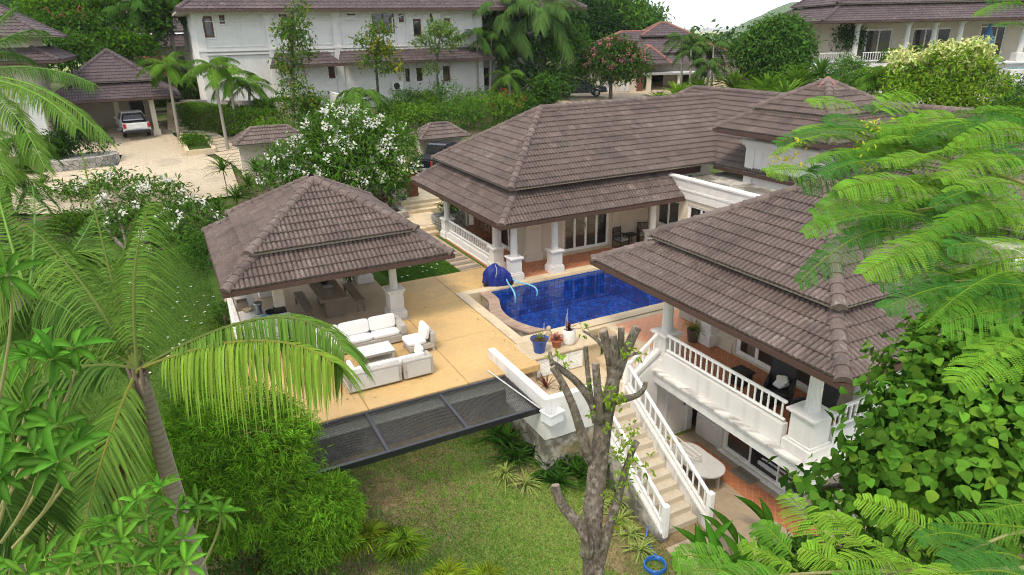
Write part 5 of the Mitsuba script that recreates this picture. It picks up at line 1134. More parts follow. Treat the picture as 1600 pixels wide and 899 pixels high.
# ------------------------------------------------------------------ plants
def unit(v): return v / (np.linalg.norm(v, axis=-1, keepdims=True) + 1e-9)
def frames(d, up):
    d = unit(np.asarray(d, float)); up = np.broadcast_to(np.asarray(up, float), d.shape)
    y = np.cross(up, d); bad = np.linalg.norm(y, axis=1) < 1e-3
    if bad.any(): y[bad] = np.cross(np.array([1.0, .2, 0]), d[bad])
    y = unit(y)
    return d, y, np.cross(d, y)
def blade(nseg, wprof, fold=.25, droop=.25):
    """leaf template: x along the leaf 0..1, y across, z lift; (points, faces)"""
    t = np.linspace(0, 1, nseg + 1); w = np.interp(t, np.linspace(0, 1, len(wprof)), wprof) / 2
    z = -droop * t ** 2
    v = np.vstack([np.column_stack([t, -w, z + fold * w]), np.column_stack([t, 0 * t, z]), np.column_stack([t, w, z + fold * w])])
    n = nseg + 1; i = np.arange(nseg)
    f = np.vstack([quads(np.stack([i, i + 1, i + 1 + n, i + n], 1)), quads(np.stack([i + n, i + 1 + n, i + 1 + 2 * n, i + 2 * n], 1))])
    return v, f
DIAMOND = (np.array([[0, 0, 0], [.5, -.5, .08], [1, 0, -.12], [.5, .5, .08]]), np.array([[0, 1, 2], [0, 2, 3]]))
def strew(tpl, pos, d, up, L, W, cols, grad=None):
    """the template at every pos, along d; returns vertices (n, k, 3), faces, colours (n, k, 3)"""
    v, f = tpl
    d, y, z = frames(d, up)
    L, W = np.broadcast_to(np.asarray(L, float), (len(d),)), np.broadcast_to(np.asarray(W, float), (len(d),))
    P = pos[:, None] + (v[None, :, 0] * L[:, None])[..., None] * d[:, None] + (v[None, :, 1] * W[:, None])[..., None] * y[:, None] + (v[None, :, 2] * L[:, None])[..., None] * z[:, None]
    g = np.ones(len(v)) if grad is None else grad
    return P, f, np.broadcast_to(cols[:, None] * g[None, :, None], P.shape)
def joined(P, f, C):
    n, k = P.shape[:2]
    return (P.reshape(-1, 3), (f[None] + (np.arange(n) * k)[:, None, None]).reshape(-1, 3)), C.reshape(-1, 3)
def put_leaves(name, P, f, C, parent=None, m='leaf', kind=None, label=None, smooth=False):
    mesh, c = joined(P, f, C)
    return put(name, mesh, m, parent, color=np.clip(c, 0, 1), kind=kind, label=label, smooth=smooth)
def tints(n, base, var=.25, hue=.12, r=rs):
    c = np.array(base)[None] * (1 + var * r.uniform(-1, 1, (n, 1)))
    return np.clip(c * (1 + hue * r.uniform(-1, 1, (n, 3))), 0, 1)
def on_blobs(blobs, n, r, shell=.55, top=.25):
    """points in the outer part of some ellipsoids: (positions, outward directions)"""
    c = np.array([b[0] for b in blobs], float); rad = np.array([np.broadcast_to(b[1], 3) for b in blobs], float)
    w = rad.prod(1) ** (2 / 3.0); i = r.choice(len(blobs), n, p=w / w.sum())
    d = unit(r.randn(n, 3) + [0, 0, top])
    q = (shell + (1 - shell) * r.rand(n, 1) ** .5)
    return c[i] + d * rad[i] * q, unit(d / rad[i])
def foliage(name, parent, blobs, n_cl, per, L, W, base, seed, var=.3, droop=.35, spread=None, tpl=DIAMOND, m='leaf', shell=.5, tipcol=None, cl_var=.35, kind=None, top=.3):
    r = np.random.RandomState(seed)
    cp, cd = on_blobs(blobs, n_cl, r, shell, top)
    spread = spread or L * 1.5
    n = n_cl * per; ci = np.repeat(np.arange(n_cl), per)
    d = unit(cd[ci] * .7 + r.randn(n, 3) * .75 + [0, 0, -droop])
    pos = cp[ci] + r.randn(n, 3) * spread * .5
    up = unit(cd[ci] * .5 + np.array([0, 0, .8]) + r.randn(n, 3) * .35)
    cf = 1 + cl_var * r.uniform(-1, 1, (n_cl, 1))
    col = tints(n, base, var, .12, r) * cf[ci]
    if tipcol is not None:
        k = r.rand(n_cl) < .3
        col = np.where(k[ci][:, None], tints(n, tipcol, .2, .1, r), col)
    P, f, C = strew(tpl, pos, d, up, L * r.uniform(.65, 1.25, n), W * r.uniform(.7, 1.2, n), col)
    return put_leaves(name, P, f, C, parent, m, kind)
def blossoms(parent, blobs, n, size, base, seed, name='blossoms', per=3, top=.8, shell=.95, label=None):
    r = np.random.RandomState(seed)
    cp, cd = on_blobs(blobs, n, r, shell, top)
    ci = np.repeat(np.arange(n), per * 3); m_ = len(ci)
    d = unit(cd[ci] * .4 + r.randn(m_, 3))
    P, f, C = strew(DIAMOND, cp[ci] + cd[ci] * size * .6 + r.randn(m_, 3) * size * .7, d, unit(cd[ci] + r.randn(m_, 3) * .4), size * r.uniform(.7, 1.2, m_), size * .75, tints(m_, base, .1, .05, r))
    return put_leaves(name, P, f, C, parent, 'leaf_dull', 'stuff', label)
def limbs(parent, base, top, blobs, r0, m='bark', n=5, seed=0, trunk='trunk'):
    r = np.random.RandomState(seed)
    base, top = np.array(base, float), np.array(top, float)
    mid = (base + top) / 2 + r.randn(3) * [.08, .08, 0] * np.linalg.norm(top - base)
    k = put(trunk, tube(bez(base - [0, 0, .3], mid, top, 10), np.linspace(r0, r0 * .6, 10), 9, bump=r0 * .12, seed=seed), m, parent, smooth=True)
    for b in blobs[:n]:
        c = np.array(b[0], float)
        put('limb', tube(bez(top - [0, 0, .1], (top + c) / 2 + [0, 0, .15], c, 7), np.linspace(r0 * .5, r0 * .12, 7), 6), m, k, smooth=True)
    return k
def tree(name, label, cat_, base, hgt_tr, blobs, r0, leaf, n_cl, per, cols, seed, group=None, flowers=None, **kw):
    """blobs are given relative to the base"""
    k = thing(name, label, cat_, group)
    base = np.array(base, float)
    bl = [(base + np.array(b[0], float), b[1]) for b in blobs]
    limbs(k, base, base + [0.05, 0, hgt_tr], bl, r0, seed=seed)
    foliage('crown', k, bl, n_cl, per, leaf[0], leaf[1], cols, seed, **kw)
    if flowers: blossoms(k, bl, *flowers, seed=seed + 1)
    return k
def frond(P0, P1, P2, n, L, W, hang, col, seed, t0=.12, up=(0, 0, 1), rach=.02, rcol=None, fwd=.55, lift=.15, ragged=0, segs=3, taper=.45):
    """a pinnate palm frond along a curve: rachis and leaflets in one mesh, with colours"""
    r = np.random.RandomState(seed)
    ts = np.linspace(t0, .995, n)
    c = lambda t: (1 - t)[:, None] ** 2 * np.array(P0, float) + (2 * t * (1 - t))[:, None] * np.array(P1, float) + (t ** 2)[:, None] * np.array(P2, float)
    tan = lambda t: unit(2 * (1 - t)[:, None] * (np.array(P1, float) - P0) + 2 * t[:, None] * (np.array(P2, float) - P1))
    vs, fs, cs, m0 = [], [], [], 0
    for s in (-1, 1):
        t = np.clip(ts + r.randn(n) * .004, 0, 1)
        B, Tn = c(t), tan(t)
        S = unit(np.cross(Tn, np.broadcast_to(np.array(up, float), Tn.shape))); N = np.cross(S, Tn)
        prof = np.interp((t - t0) / (1 - t0), [0, .12, .4, .75, 1], [.45, .85, 1, .8, taper]) * r.uniform(.88, 1.08, n)
        d = unit(s * S * (.95 - .25 * t)[:, None] + Tn * (fwd + .35 * t)[:, None] + N * (lift + .1 * r.randn(n))[:, None])
        Wd = unit(Tn - d * (Tn * d).sum(1, keepdims=True))
        ln = L * prof; q = np.linspace(0, 1, segs + 1)
        hg = hang * r.uniform(.75, 1.25, n)
        cen = B[:, None] + d[:, None] * (q[None] * ln[:, None])[..., None] + np.array([0, 0, -1.0]) * (q[None] ** 1.9 * (ln * hg)[:, None])[..., None]
        wd = W * np.interp(q, [0, .15, .5, .85, 1], [.45, .9, 1, .6, .04])
        up_ = np.cross(Wd, d); up_ *= np.sign((up_ * N).sum(1, keepdims=True))
        a = cen - Wd[:, None] * (wd / 2)[None, :, None] + up_[:, None] * (wd * .25)[None, :, None]; b = cen + Wd[:, None] * (wd / 2)[None, :, None] + up_[:, None] * (wd * .25)[None, :, None]
        V = np.stack([a, cen, b], 2).reshape(n, -1, 3); k = V.shape[1]
        i = np.arange(segs)
        f = np.vstack([quads(np.stack([3 * i, 3 * i + 3, 3 * i + 4, 3 * i + 1], 1)), quads(np.stack([3 * i + 1, 3 * i + 4, 3 * i + 5, 3 * i + 2], 1))])
        keep = r.rand(n) > ragged
        V = V[keep]; m = len(V)
        col_ = tints(m, col, .22, .10, r)[:, None] * np.ones((1, k, 1))
        vs.append(V.reshape(-1, 3)); cs.append(col_.reshape(-1, 3)); fs.append((f[None] + (np.arange(m) * k)[:, None, None]).reshape(-1, 3) + m0); m0 += m * k
    tt = np.linspace(0, 1, 14)
    v, f = tube(c(tt), np.linspace(rach, rach * .25, 14), 6)
    vs.append(v); fs.append(f + m0); cs.append(np.tile(np.array(rcol or np.array(col) * 1.5 + .04), (len(v), 1)))
    return (np.vstack(vs), np.vstack(fs)), np.clip(np.vstack(cs), 0, 1)
def put_frond(parent, *a, name='frond', label=None, **k):
    mesh, c = frond(*a, **k)
    return put(name, mesh, 'leaf', parent, color=c, label=label)
def palm(label, base, heart, n, fl, L, W, hang, col, seed, r0=.11, group=None, name='palm_tree', n_leaf=46, elev=(-35, 65), m='trunk_grey', crownshaft=None, droop=.55, spear=True):
    r = np.random.RandomState(seed)
    k = thing(name, label, 'palm', group)
    base, heart = np.array(base, float), np.array(heart, float)
    tr = bez(base - [0, 0, .3], (base * .55 + heart * .45) + [(heart - base)[0] * -.1, 0, 0], heart, 14)
    put('trunk', tube(tr, np.linspace(r0 * 1.15, r0 * .75, 14), 9), 'matte', k, col=m, smooth=True)
    if crownshaft: put('crownshaft', tube([heart - [0, 0, .9], heart - [0, 0, .45], heart + [0, 0, .1]], [r0 * .85, r0 * 1.05, r0 * .5], 9), 'paint', k, col=crownshaft, smooth=True)
    for q in range(n):
        az_ = 2 * np.pi * (q * .382 + .03 * r.randn()); el = math.radians(elev[0] + (elev[1] - elev[0]) * (q + .5) / n + 6 * r.randn())
        h = np.array([math.cos(az_), math.sin(az_), 0]); l = fl * r.uniform(.85, 1.1)
        P1 = heart + (h * math.cos(el) + np.array([0, 0, math.sin(el)])) * l * .55
        P2 = P1 + unit(h * max(.25, math.cos(el) - .25) + np.array([0, 0, math.sin(el) - droop * 1.6 - .15])) * l * .55
        put_frond(k, heart, P1, P2, int(n_leaf * 1.25), L, W * .62, hang, np.array(col) * r.uniform(.75, 1.25), seed * 50 + q, segs=2, rach=.022)
    return k
def fountain(name, label, cat_, base, n, L, W, col, seed, elev=(15, 85), bend=.8, stem=0, group=None, edge=None, m='leaf'):
    """strap leaves arching out of one point; every leaf bends over"""
    r = np.random.RandomState(seed)
    k = thing(name, label, cat_, group)
    base = np.array(base, float)
    if stem: put('stem', tube([base - [0, 0, .1], base + [.03, 0, stem * .5], base + [0, 0, stem]], .03, 6), 'matte', k, col='trunk_brown', smooth=True)
    o = base + [0, 0, stem]; vs, fs, cs, m0 = [], [], [], 0
    for q in range(n):
        az_ = 2 * np.pi * r.rand(); el = math.radians(r.uniform(*elev)); h = np.array([math.cos(az_), math.sin(az_), 0]); l = L * r.uniform(.7, 1.15)
        t = np.linspace(0, 1, 6)
        d0 = h * math.cos(el) + np.array([0, 0, math.sin(el)])
        c = o + d0 * (t * l)[:, None] + np.array([0, 0, -1]) * (bend * l * .55 * t ** 2.2)[:, None] + h * (.25 * bend * l * t ** 2)[:, None] * math.sin(el)
        s = np.cross(h, [0, 0, 1]); w = W * np.interp(t, [0, .3, .8, 1], [.6, 1, .7, .03]) / 2
        v = np.stack([c - s * w[:, None] + [0, 0, .2 * W], c, c + s * w[:, None] + [0, 0, .2 * W]], 1).reshape(-1, 3); i = np.arange(5)
        f = np.vstack([quads(np.stack([3 * i, 3 * i + 3, 3 * i + 4, 3 * i + 1], 1)), quads(np.stack([3 * i + 1, 3 * i + 4, 3 * i + 5, 3 * i + 2], 1))])
        cc_ = np.tile(tints(1, col, .25, .1, r), (len(v), 1))
        if edge is not None: cc_[0::3] = edge; cc_[2::3] = edge
        vs.append(v); fs.append(f + m0); cs.append(cc_); m0 += len(v)
    put('leaves', (np.vstack(vs), np.vstack(fs)), m, k, color=np.clip(np.vstack(cs), 0, 1))
    return k
def hedge(name, label, pts, width, z0, h, leaf, n, col, seed, group=None):
    """clipped hedge along pts: leaves over a box that follows them"""
    r = np.random.RandomState(seed)
    k = thing(name, label, 'hedge', group)
    p = np.array(pts, float); s = np.r_[0, np.cumsum(np.linalg.norm(np.diff(p, axis=0), axis=1))]
    t = r.rand(n) * s[-1]; c = np.stack([np.interp(t, s, p[:, i]) for i in range(2)], 1)
    g = np.stack([np.interp(np.clip(t + .3, 0, s[-1]), s, p[:, i]) - np.interp(np.clip(t - .3, 0, s[-1]), s, p[:, i]) for i in range(2)], 1); g = unit(g); nrm = np.stack([-g[:, 1], g[:, 0]], 1)
    u = r.uniform(-1, 1, n); zz = r.rand(n) ** .8; top = r.rand(n) < .4
    lump = 1 + .28 * (meshkit.fbm(np.column_stack([c, zz * h]) * 1.1, 3, seed) - .5) * 2
    sd = np.where(r.rand(n) < .5, -1, 1)
    uu = np.where(top, u, sd * (1 - .18 * r.rand(n))) * lump; z = np.where(top, 1 - .12 * r.rand(n), zz)
    gz_ = hgt(c[:, 0], c[:, 1]) if z0 is None else z0
    pos = np.column_stack([c + nrm * (uu * width / 2)[:, None], gz_ + z * h * (0.9 + .2 * (lump - 1) + .1)])
    out = np.column_stack([nrm * np.where(top, 0, sd)[:, None], top * 1.0])
    P, f, C = strew(DIAMOND, pos, unit(out + r.randn(n, 3) * .7 + [0, 0, .1]), unit(out + [0, 0, .6] + r.randn(n, 3) * .5), leaf[0] * r.uniform(.7, 1.3, n), leaf[1] * r.uniform(.7, 1.2, n), tints(n, col, .3, .12, r) * (.75 + .5 * meshkit.noise(pos * .9, seed))[:, None])
    put_leaves('leaves', P, f, C, k)
    q = np.column_stack([p, hgt(p[:, 0], p[:, 1]) if z0 is None else np.full(len(p), z0)])
    put('stems', cat([bar(a + [0, 0, h * .42], b + [0, 0, h * .42], width * .62, h * .8) for a, b in zip(q[:-1], q[1:])]), 'matte', k, col='moss')
    return k
G1, G2, G3, G4 = (.105, .215, .04), (.08, .17, .036), (.17, .30, .045), (.25, .37, .05)
DARKG, LIME, BLUEG = (.08, .17, .045), (.27, .42, .05), (.06, .14, .045)
# ------------------------------------------------------------------ grass
def grass(key, label, poly, n, h, cols, seed, z=None, dry=None):
    r = np.random.RandomState(seed)
    x0, y0, x1, y1 = poly.bounds
    q = np.column_stack([r.uniform(x0, x1, n * 2), r.uniform(y0, y1, n * 2)])
    q = q[shapely.contains_xy(poly, q[:, 0], q[:, 1])][:n]
    zz = hgt(q[:, 0], q[:, 1]) if z is None else np.full(len(q), z)
    m = len(q); az_ = r.rand(m) * 6.283; lean = r.uniform(.2, 1.0, m)
    d = np.column_stack([np.cos(az_) * lean, np.sin(az_) * lean, np.ones(m)])
    col = tints(m, cols, .5, .18, r)
    if dry is not None:
        w = meshkit.fbm(np.column_stack([q * .55, 0 * q[:, 0]]), 4, 8); bare = r.rand(m) < np.clip((w - .53) * 5, 0, .75)
        col = np.where(bare[:, None] | (r.rand(m) < .12)[:, None], tints(m, dry, .3, .1, r), col)
        keep = ~(bare & (r.rand(m) < .5)); q, zz, d, col, m = q[keep], zz[keep], d[keep], col[keep], keep.sum()
    v = (np.array([[0, -.5, 0], [0, .5, 0], [1, 0, 0.0]]), np.array([[0, 1, 2]]))
    P, f, C = strew(v, np.column_stack([q, zz - .005]), d, np.column_stack([np.sin(r.rand(m) * 6.3), np.cos(r.rand(m) * 6.3), 0 * lean[:m]]), h * r.uniform(.6, 1.3, m), .02, col)
    put_leaves(key, P, f, C, None, 'leaf_dull')
    labels[key] = {'label': label, 'category': 'grass', 'kind': 'stuff'}
grass('lawn_grass', 'patchy green and straw coloured grass of the lower lawn', sg.Polygon([(-4, 8), (9.6, 8), (9.6, 13.4), (7.8, 16.2), (0.2, 16.2), (-4, 15)]), 150000, .085, (.175, .34, .05), 1, dry=(.38, .33, .16))
grass('patch_grass', 'vivid green clipped grass of the small lawn behind the pavilion', lawn, 16000, .05, (.055, .15, .015), 2, z=.012)
grass('side_grass', 'green grass strip left of the pavilion', sg.Polygon([(-5, 18), (-.05, 18), (.1, 21), (.6, 21), (.6, 34), (-5, 34)]), 42000, .06, (.075, .15, .02), 3)
def petals(key, label, poly, n, seed, z=None):
    r = np.random.RandomState(seed)
    x0, y0, x1, y1 = poly.bounds; q = np.column_stack([r.uniform(x0, x1, n * 3), r.uniform(y0, y1, n * 3)]); q = q[shapely.contains_xy(poly, q[:, 0], q[:, 1])][:n]; m = len(q)
    P, f, C = strew(DIAMOND, np.column_stack([q, (hgt(q[:, 0], q[:, 1]) if z is None else z + 0 * q[:, 0]) + .05]), np.column_stack([r.randn(m, 2), .1 * r.randn(m)]), np.array([0, 0, 1.0]), .13, .13, tints(m, (.75, .74, .66), .1, .04, r))
    put_leaves(key, P, f, C, None, 'leaf_dull'); labels[key] = {'label': label, 'category': 'petals', 'kind': 'stuff'}
petals('fallen_blossoms', 'white blossoms fallen on the small lawn patch', lawn.buffer(-.3), 22, 4, .03)
petals('fallen_blossoms_on_strip', 'white blossoms fallen on the side lawn left of the pavilion', sg.Polygon([(-2.5, 21), (.3, 21), (.6, 31), (-2.5, 31)]), 45, 5)

def litter(key, label, q, seed, size, cols, cat_='leaves'):
    r = np.random.RandomState(seed); m = len(q)
    P, f, C = strew(DIAMOND, np.asarray(q, float), np.column_stack([r.randn(m, 2), .15 * r.randn(m)]), np.array([0, 0, 1.0]) + .25 * r.randn(m, 3), size * r.uniform(.6, 1.3, m), size * .5, tints(m, cols, .35, .15, r))
    put_leaves(key, P, f, C, None, 'leaf_dull'); labels[key] = {'label': label, 'category': cat_, 'kind': 'stuff'}
r_ = np.random.RandomState(15); q = np.column_stack([r_.uniform(.5, 9.4, 260), r_.uniform(9, 16, 260)])
litter('fallen_leaves', 'dry brown leaves scattered over the lower lawn', np.column_stack([q, hgt(q[:, 0], q[:, 1]) + .06]), 16, .10, (.26, .17, .07))
q = np.column_stack([np.r_[r_.uniform(1, 9, 40), r_.uniform(8.6, 9.0, 20)], np.r_[r_.uniform(16.2, 25, 40), r_.uniform(17, 22.5, 20)]])
litter('patio_leaves', 'a few dry leaves lying on the ochre patio', np.column_stack([q, 0 * q[:, 0] + .012]), 17, .07, (.20, .13, .05))

# ------------------------------------------------------------------ the pruned tree in front
pt = thing('pruned_tree', 'tall grey lopped tree with sawn off branches and fresh green shoots', 'tree')
H0 = np.array((4.08, 5.78, 2.72))
tp = [(H0[0] + .05, H0[1] + .1, -3.3), (H0[0], H0[1], -.5), H0, (4.22, 6.05, 3.52), (4.42, 6.23, 4.17), (4.64, 6.40, 4.81), (4.80, 6.49, 5.21), (4.87, 6.56, 5.46)]
put('trunk', tube(spline(tp, 60), np.interp(np.linspace(0, 1, 60), [0, .45, .62, .75, .86, .95, 1], [.22, .16, .146, .138, .118, .098, .078]), 20, bump=.028, seed=3), 'bark', pt, smooth=True)
put('stem', tube(spline([(4.14, 5.73, 2.95), (4.29, 5.78, 3.38), (4.53, 5.85, 3.97), (4.70, 5.92, 4.34), (4.82, 5.94, 4.52)], 16), np.linspace(.075, .04, 16), 10, bump=.02, seed=5), 'bark', pt, smooth=True)
br = [([(4.79, 6.49, 5.21), (4.78, 6.61, 5.60), (4.73, 6.67, 5.85)], .085, .075), ([(4.80, 6.49, 5.21), (4.81, 6.52, 5.58), (4.81, 6.56, 5.81)], .075, .066), ([(4.89, 6.53, 5.27), (5.01, 6.64, 5.53), (5.07, 6.72, 5.80)], .066, .054),
      ([(4.83, 6.47, 5.21), (5.01, 6.52, 5.53), (5.21, 6.55, 5.84)], .085, .07), ([(4.48, 6.31, 4.71), (4.48, 6.39, 5.16), (4.49, 6.47, 5.51)], .075, .06), ([(4.47, 6.41, 4.65), (4.49, 6.61, 5.14), (4.54, 6.79, 5.61)], .05, .035),
      ([(4.48, 6.34, 4.49), (4.34, 6.51, 5.14), (4.12, 6.68, 5.41), (4.00, 6.78, 5.51)], .085, .05), ([(4.32, 6.28, 4.17), (4.15, 6.34, 4.80), (4.05, 6.53, 5.26), (3.96, 6.68, 5.50)], .085, .055), ([(4.75, 6.53, 5.40), (4.66, 6.65, 5.71), (4.50, 6.79, 5.85)], .035, .02),
      ([(4.60, 6.32, 4.86), (4.74, 6.20, 5.04), (4.88, 6.10, 5.10), (5.03, 6.09, 5.27)], .065, .04), ([(4.80, 6.44, 5.38), (4.89, 6.35, 5.56), (5.07, 6.28, 5.61)], .04, .025), ([(3.96, 5.81, 3.07), (3.91, 5.92, 3.54), (3.74, 6.07, 3.83), (3.71, 6.18, 4.06)], .105, .07),
      ([(4.00, 6.77, 5.49), (4.01, 6.84, 5.64)], .035, .03)]
for q, (p, a, b) in enumerate(br):
    pp = spline(p, 12) if len(p) > 2 else np.array(p)
    k = put('branch', tube(pp, np.linspace(a, b, len(pp)) * .84, 12, bump=.010, seed=q), 'bark', pt, smooth=True)
    e = unit(pp[-1] - pp[-2])
    put('sawn_end', tube([pp[-1] - e * .004, pp[-1] + e * .012], [b * .83, b * .72], 12), 'matte', k, col='dead_wood')
for q, (x, n, rr) in enumerate((((4.03, 6.67, 5.56), 60, .14), ((4.52, 6.17, 5.12), 50, .13), ((4.64, 6.19, 5.17), 40, .12), ((4.51, 6.79, 5.85), 25, .07), ((4.90, 6.39, 5.66), 26, .08), ((5.04, 6.30, 5.61), 24, .09), ((4.72, 6.09, 5.03), 20, .09), ((4.47, 6.51, 5.17), 12, .06),
        ((4.53, 6.12, 5.15), 22, .09), ((4.32, 6.24, 4.91), 10, .06), ((4.75, 5.98, 4.81), 40, .13), ((4.51, 6.07, 4.74), 26, .11), ((4.61, 5.92, 4.50), 60, .2), ((4.77, 5.76, 4.31), 55, .17), ((4.61, 5.81, 4.26), 40, .15), ((4.54, 5.74, 4.01), 34, .14), ((4.45, 5.87, 4.05), 24, .13), ((4.60, 5.93, 4.39), 50, .2), ((4.34, 5.84, 3.73), 24, .14), ((4.34, 5.71, 3.41), 24, .13), ((4.57, 5.97, 4.58), 30, .15))):
    foliage('shoot', pt, [(x, rr)], max(3, n // 8), 5, .08, .036, (.26, .40, .05), 60 + q, shell=.2, spread=.05)

# ------------------------------------------------------------------ coconut palms on the left
A = np.array((-1.10, 11.58, 4.51))
cpm = thing('coconut_palm', 'young coconut palm leaning over the patio with big arching fronds', 'palm')
put('trunk', tube(spline([(A[0] + .35, A[1] + .05, -3.2), (A[0] + .22, A[1] + .05, -1.2), (A[0] + .06, A[1], A[2] - 1.6), A - [0, 0, .1]], 30), np.interp(np.linspace(0, 1, 30), [0, .12, .8, 1], [.26, .17, .145, .12]), 16, bump=.012), 'palm_bark', cpm, smooth=True)
put('leaf_bases', cat([tube([A - [0, 0, .5] + [.05 * math.cos(t), .05 * math.sin(t), 0], A + [.09 * math.cos(t), .09 * math.sin(t), -.2], A + [.15 * math.cos(t), .15 * math.sin(t), .1]], [.08, .05, .02], 6) for t in np.linspace(0, 6, 8)]), 'matte', cpm, col='trunk_brown', smooth=True)
GC, GY, GD = (.165, .285, .075), (.27, .39, .08), (.115, .215, .07)
for q, (c, t, n, L, W, hang, col, lab) in enumerate((
        ((-0.94, 12.26, 6.28), (-0.43, 13.00, 6.94), 96, .85, .034, 1.5, GC, None), ((1.43, 10.27, 6.13), (1.75, 8.81, 5.34), 88, .9, .036, 1.1, GC, None), ((0.86, 10.10, 5.62), (1.50, 8.48, 5.39), 92, .95, .037, 1.2, GY, 'yellow green frond arching to the right'),
        ((-1.73, 10.76, 3.81), (-2.28, 9.87, 2.50), 84, .95, .046, .45, GC, None), ((-2.00, 11.78, 5.04), (-2.95, 11.65, 4.16), 70, .9, .042, .9, GD, None), ((-1.88, 13.82, 5.99), (-2.65, 15.09, 6.38), 84, .95, .036, 1.4, GC, None),
        ((-0.74, 13.20, 5.36), (-0.49, 14.23, 5.24), 50, .5, .03, 1.3, GD, None), ((-1.31, 12.91, 5.68), (-1.43, 14.78, 7.65), 40, .38, .03, .9, GC, None), ((-1.69, 12.75, 4.86), (-2.73, 13.41, 4.33), 66, .9, .042, 1.0, GC, None))):
    put_frond(cpm, A, c, t, n, L, W, hang, col, 100 + q, rach=.034, rcol=(.30, .30, .10) if q in (2, 3) else (.20, .24, .10), lift=.1, label=lab, segs=4, fwd=.15 if q in (0, 5, 6, 8) else .5)
put_frond(cpm, A - [0, 0, .25], (-1.98, 11.84, 3.25), (-3.15, 11.96, 1.31), 70, .95, .05, .55, (.19, .105, .055), 120, rach=.03, rcol=(.14, .07, .05), label='dead brown frond hanging down')
put_frond(cpm, A - [0, 0, .3], (-1.43, 11.62, 2.82), (-2.52, 12.09, 1.25), 50, .8, .05, .55, (.16, .09, .05), 121, rach=.03, rcol=(.14, .07, .05), label='dead brown frond hanging down')
B = np.array((-5.54, 27.62, 8.65))
cpb = thing('coconut_palm', 'coconut palm at the upper left edge reaching over the roofs', 'palm')
put('trunk', tube([(B[0], B[1] - .3, -1.5), (B[0] - .1, B[1] - .1, 3), B], [.22, .16, .14], 10), 'palm_bark', cpb, smooth=True)
for q, (c, t, L, col) in enumerate((((-2.90, 25.78, 8.89), (-1.60, 23.64, 6.84), 1.0, GC), ((-3.24, 27.31, 9.25), (-1.71, 25.54, 8.33), .95, GD), ((-3.99, 28.68, 10.15), (-3.00, 28.70, 9.97), .95, GD), ((-4.29, 30.22, 10.59), (-3.82, 31.29, 10.83), .9, GD), ((-3.81, 25.39, 8.30), (-3.21, 23.01, 6.26), .95, GC), ((-2.90, 23.90, 8.69), (-2.08, 21.73, 7.42), .9, GC), ((-4.40, 24.23, 7.69), (-4.16, 22.74, 5.91), .95, GC), ((-4.85, 31.36, 9.78), (-3.92, 31.74, 8.97), .9, GD))):
    put_frond(cpb, B, c, t, 70, L * .72, .042, .8, col, 140 + q, rach=.04, segs=3)
C_ = np.array((-3.06, 15.66, 4.71))
cpc = thing('coconut_palm', 'lower coconut palm crown filling the left edge behind the leaning palm', 'palm')
put('trunk', tube([(C_[0], C_[1], -3), (C_[0] + .05, C_[1], 0), C_], [.2, .16, .13], 10), 'palm_bark', cpc, smooth=True)
for q, (c, t, col) in enumerate((((-2.39, 16.38, 5.78), (-1.56, 16.32, 5.23), GC), ((-3.35, 16.87, 5.80), (-3.86, 17.91, 6.19), GD), ((-2.74, 17.33, 6.17), (-2.96, 18.78, 6.49), GD), ((-2.29, 14.84, 5.11), (-1.76, 13.61, 3.99), GD), ((-2.89, 14.50, 4.16), (-2.80, 13.18, 2.60), GC), ((-3.50, 14.91, 4.40), (-3.82, 13.51, 3.01), GC), ((-3.11, 15.42, 5.48), (-3.76, 14.93, 4.98), GC), ((-3.37, 17.10, 6.30), (-3.58, 18.66, 6.88), GC), ((-2.18, 16.64, 5.24), (-1.74, 17.91, 5.91), GD))):
    put_frond(cpc, C_, c, t, 60, .95, .05, .9, col, 170 + q, rach=.035)
D_ = np.array((-3.03, 9.84, 5.17))
cpd = thing('palm_clump', 'dark palm fronds at the lower left edge', 'palm')
put('trunk', tube([(D_[0], D_[1] + .2, -3), D_], [.16, .11], 9), 'palm_bark', cpd, smooth=True)
for q, (c, t) in enumerate((((-2.37, 9.18, 4.96), (-2.16, 8.68, 4.06)), ((-2.54, 8.88, 4.92), (-2.41, 8.32, 4.05)), ((-2.68, 9.79, 5.18), (-2.33, 9.70, 4.54)))): put_frond(cpd, D_, c, t, 50, .62, .04, .8, (.05, .10, .025), 190 + q, rach=.025)

# rosettes of long leaves close to the camera (frangipani-like)
LB = blade(5, [.12, .62, .95, 1.0, .75, .05], .35, .16)
def rosette_shrub(name, label, root, spots, L, W, col, seed, n=8):
    r = np.random.RandomState(seed)
    k = thing(name, label, 'shrub')
    for s, nrm in spots:
        s = np.array(s, float); nrm = unit(np.array(nrm, float) + .25 * r.randn(3))
        put('twig', tube(bez(np.array(root) * .45 + s * .55 + [0, .1, -.35], s + [0, .12, -.28], s, 7), np.linspace(.014, .006, 7), 6), 'matte', k, col='rib', smooth=True)
        a = np.cross(nrm, [.3, .9, .1]); a = unit(a); b = np.cross(nrm, a); new = r.rand() < .3
        for q in range(n):
            t = q * 2.4 + .3 * r.rand(); e = r.uniform(.0, .45) + (.9 if q >= n - 2 else 0)
            d = unit((a * math.cos(t) + b * math.sin(t)) * math.cos(e) + nrm * math.sin(e) + [0, 0, -.12])
            P, f, C = strew(LB, s[None] + d[None] * .015, d[None], nrm[None], L * r.uniform(.75, 1.12) * (.7 if q >= n - 2 else 1), W * r.uniform(.85, 1.15), tints(1, np.array(col) * (1.6 if q >= n - 2 or new else 1), .3, .1, r))
            C = np.array(C); C[:, 6:12] = C[:, 6:12] * 1.7 + .03
            put_leaves('leaf', P, f, C, k, smooth=True)
    return k
up1 = (-.1, -.45, .85)
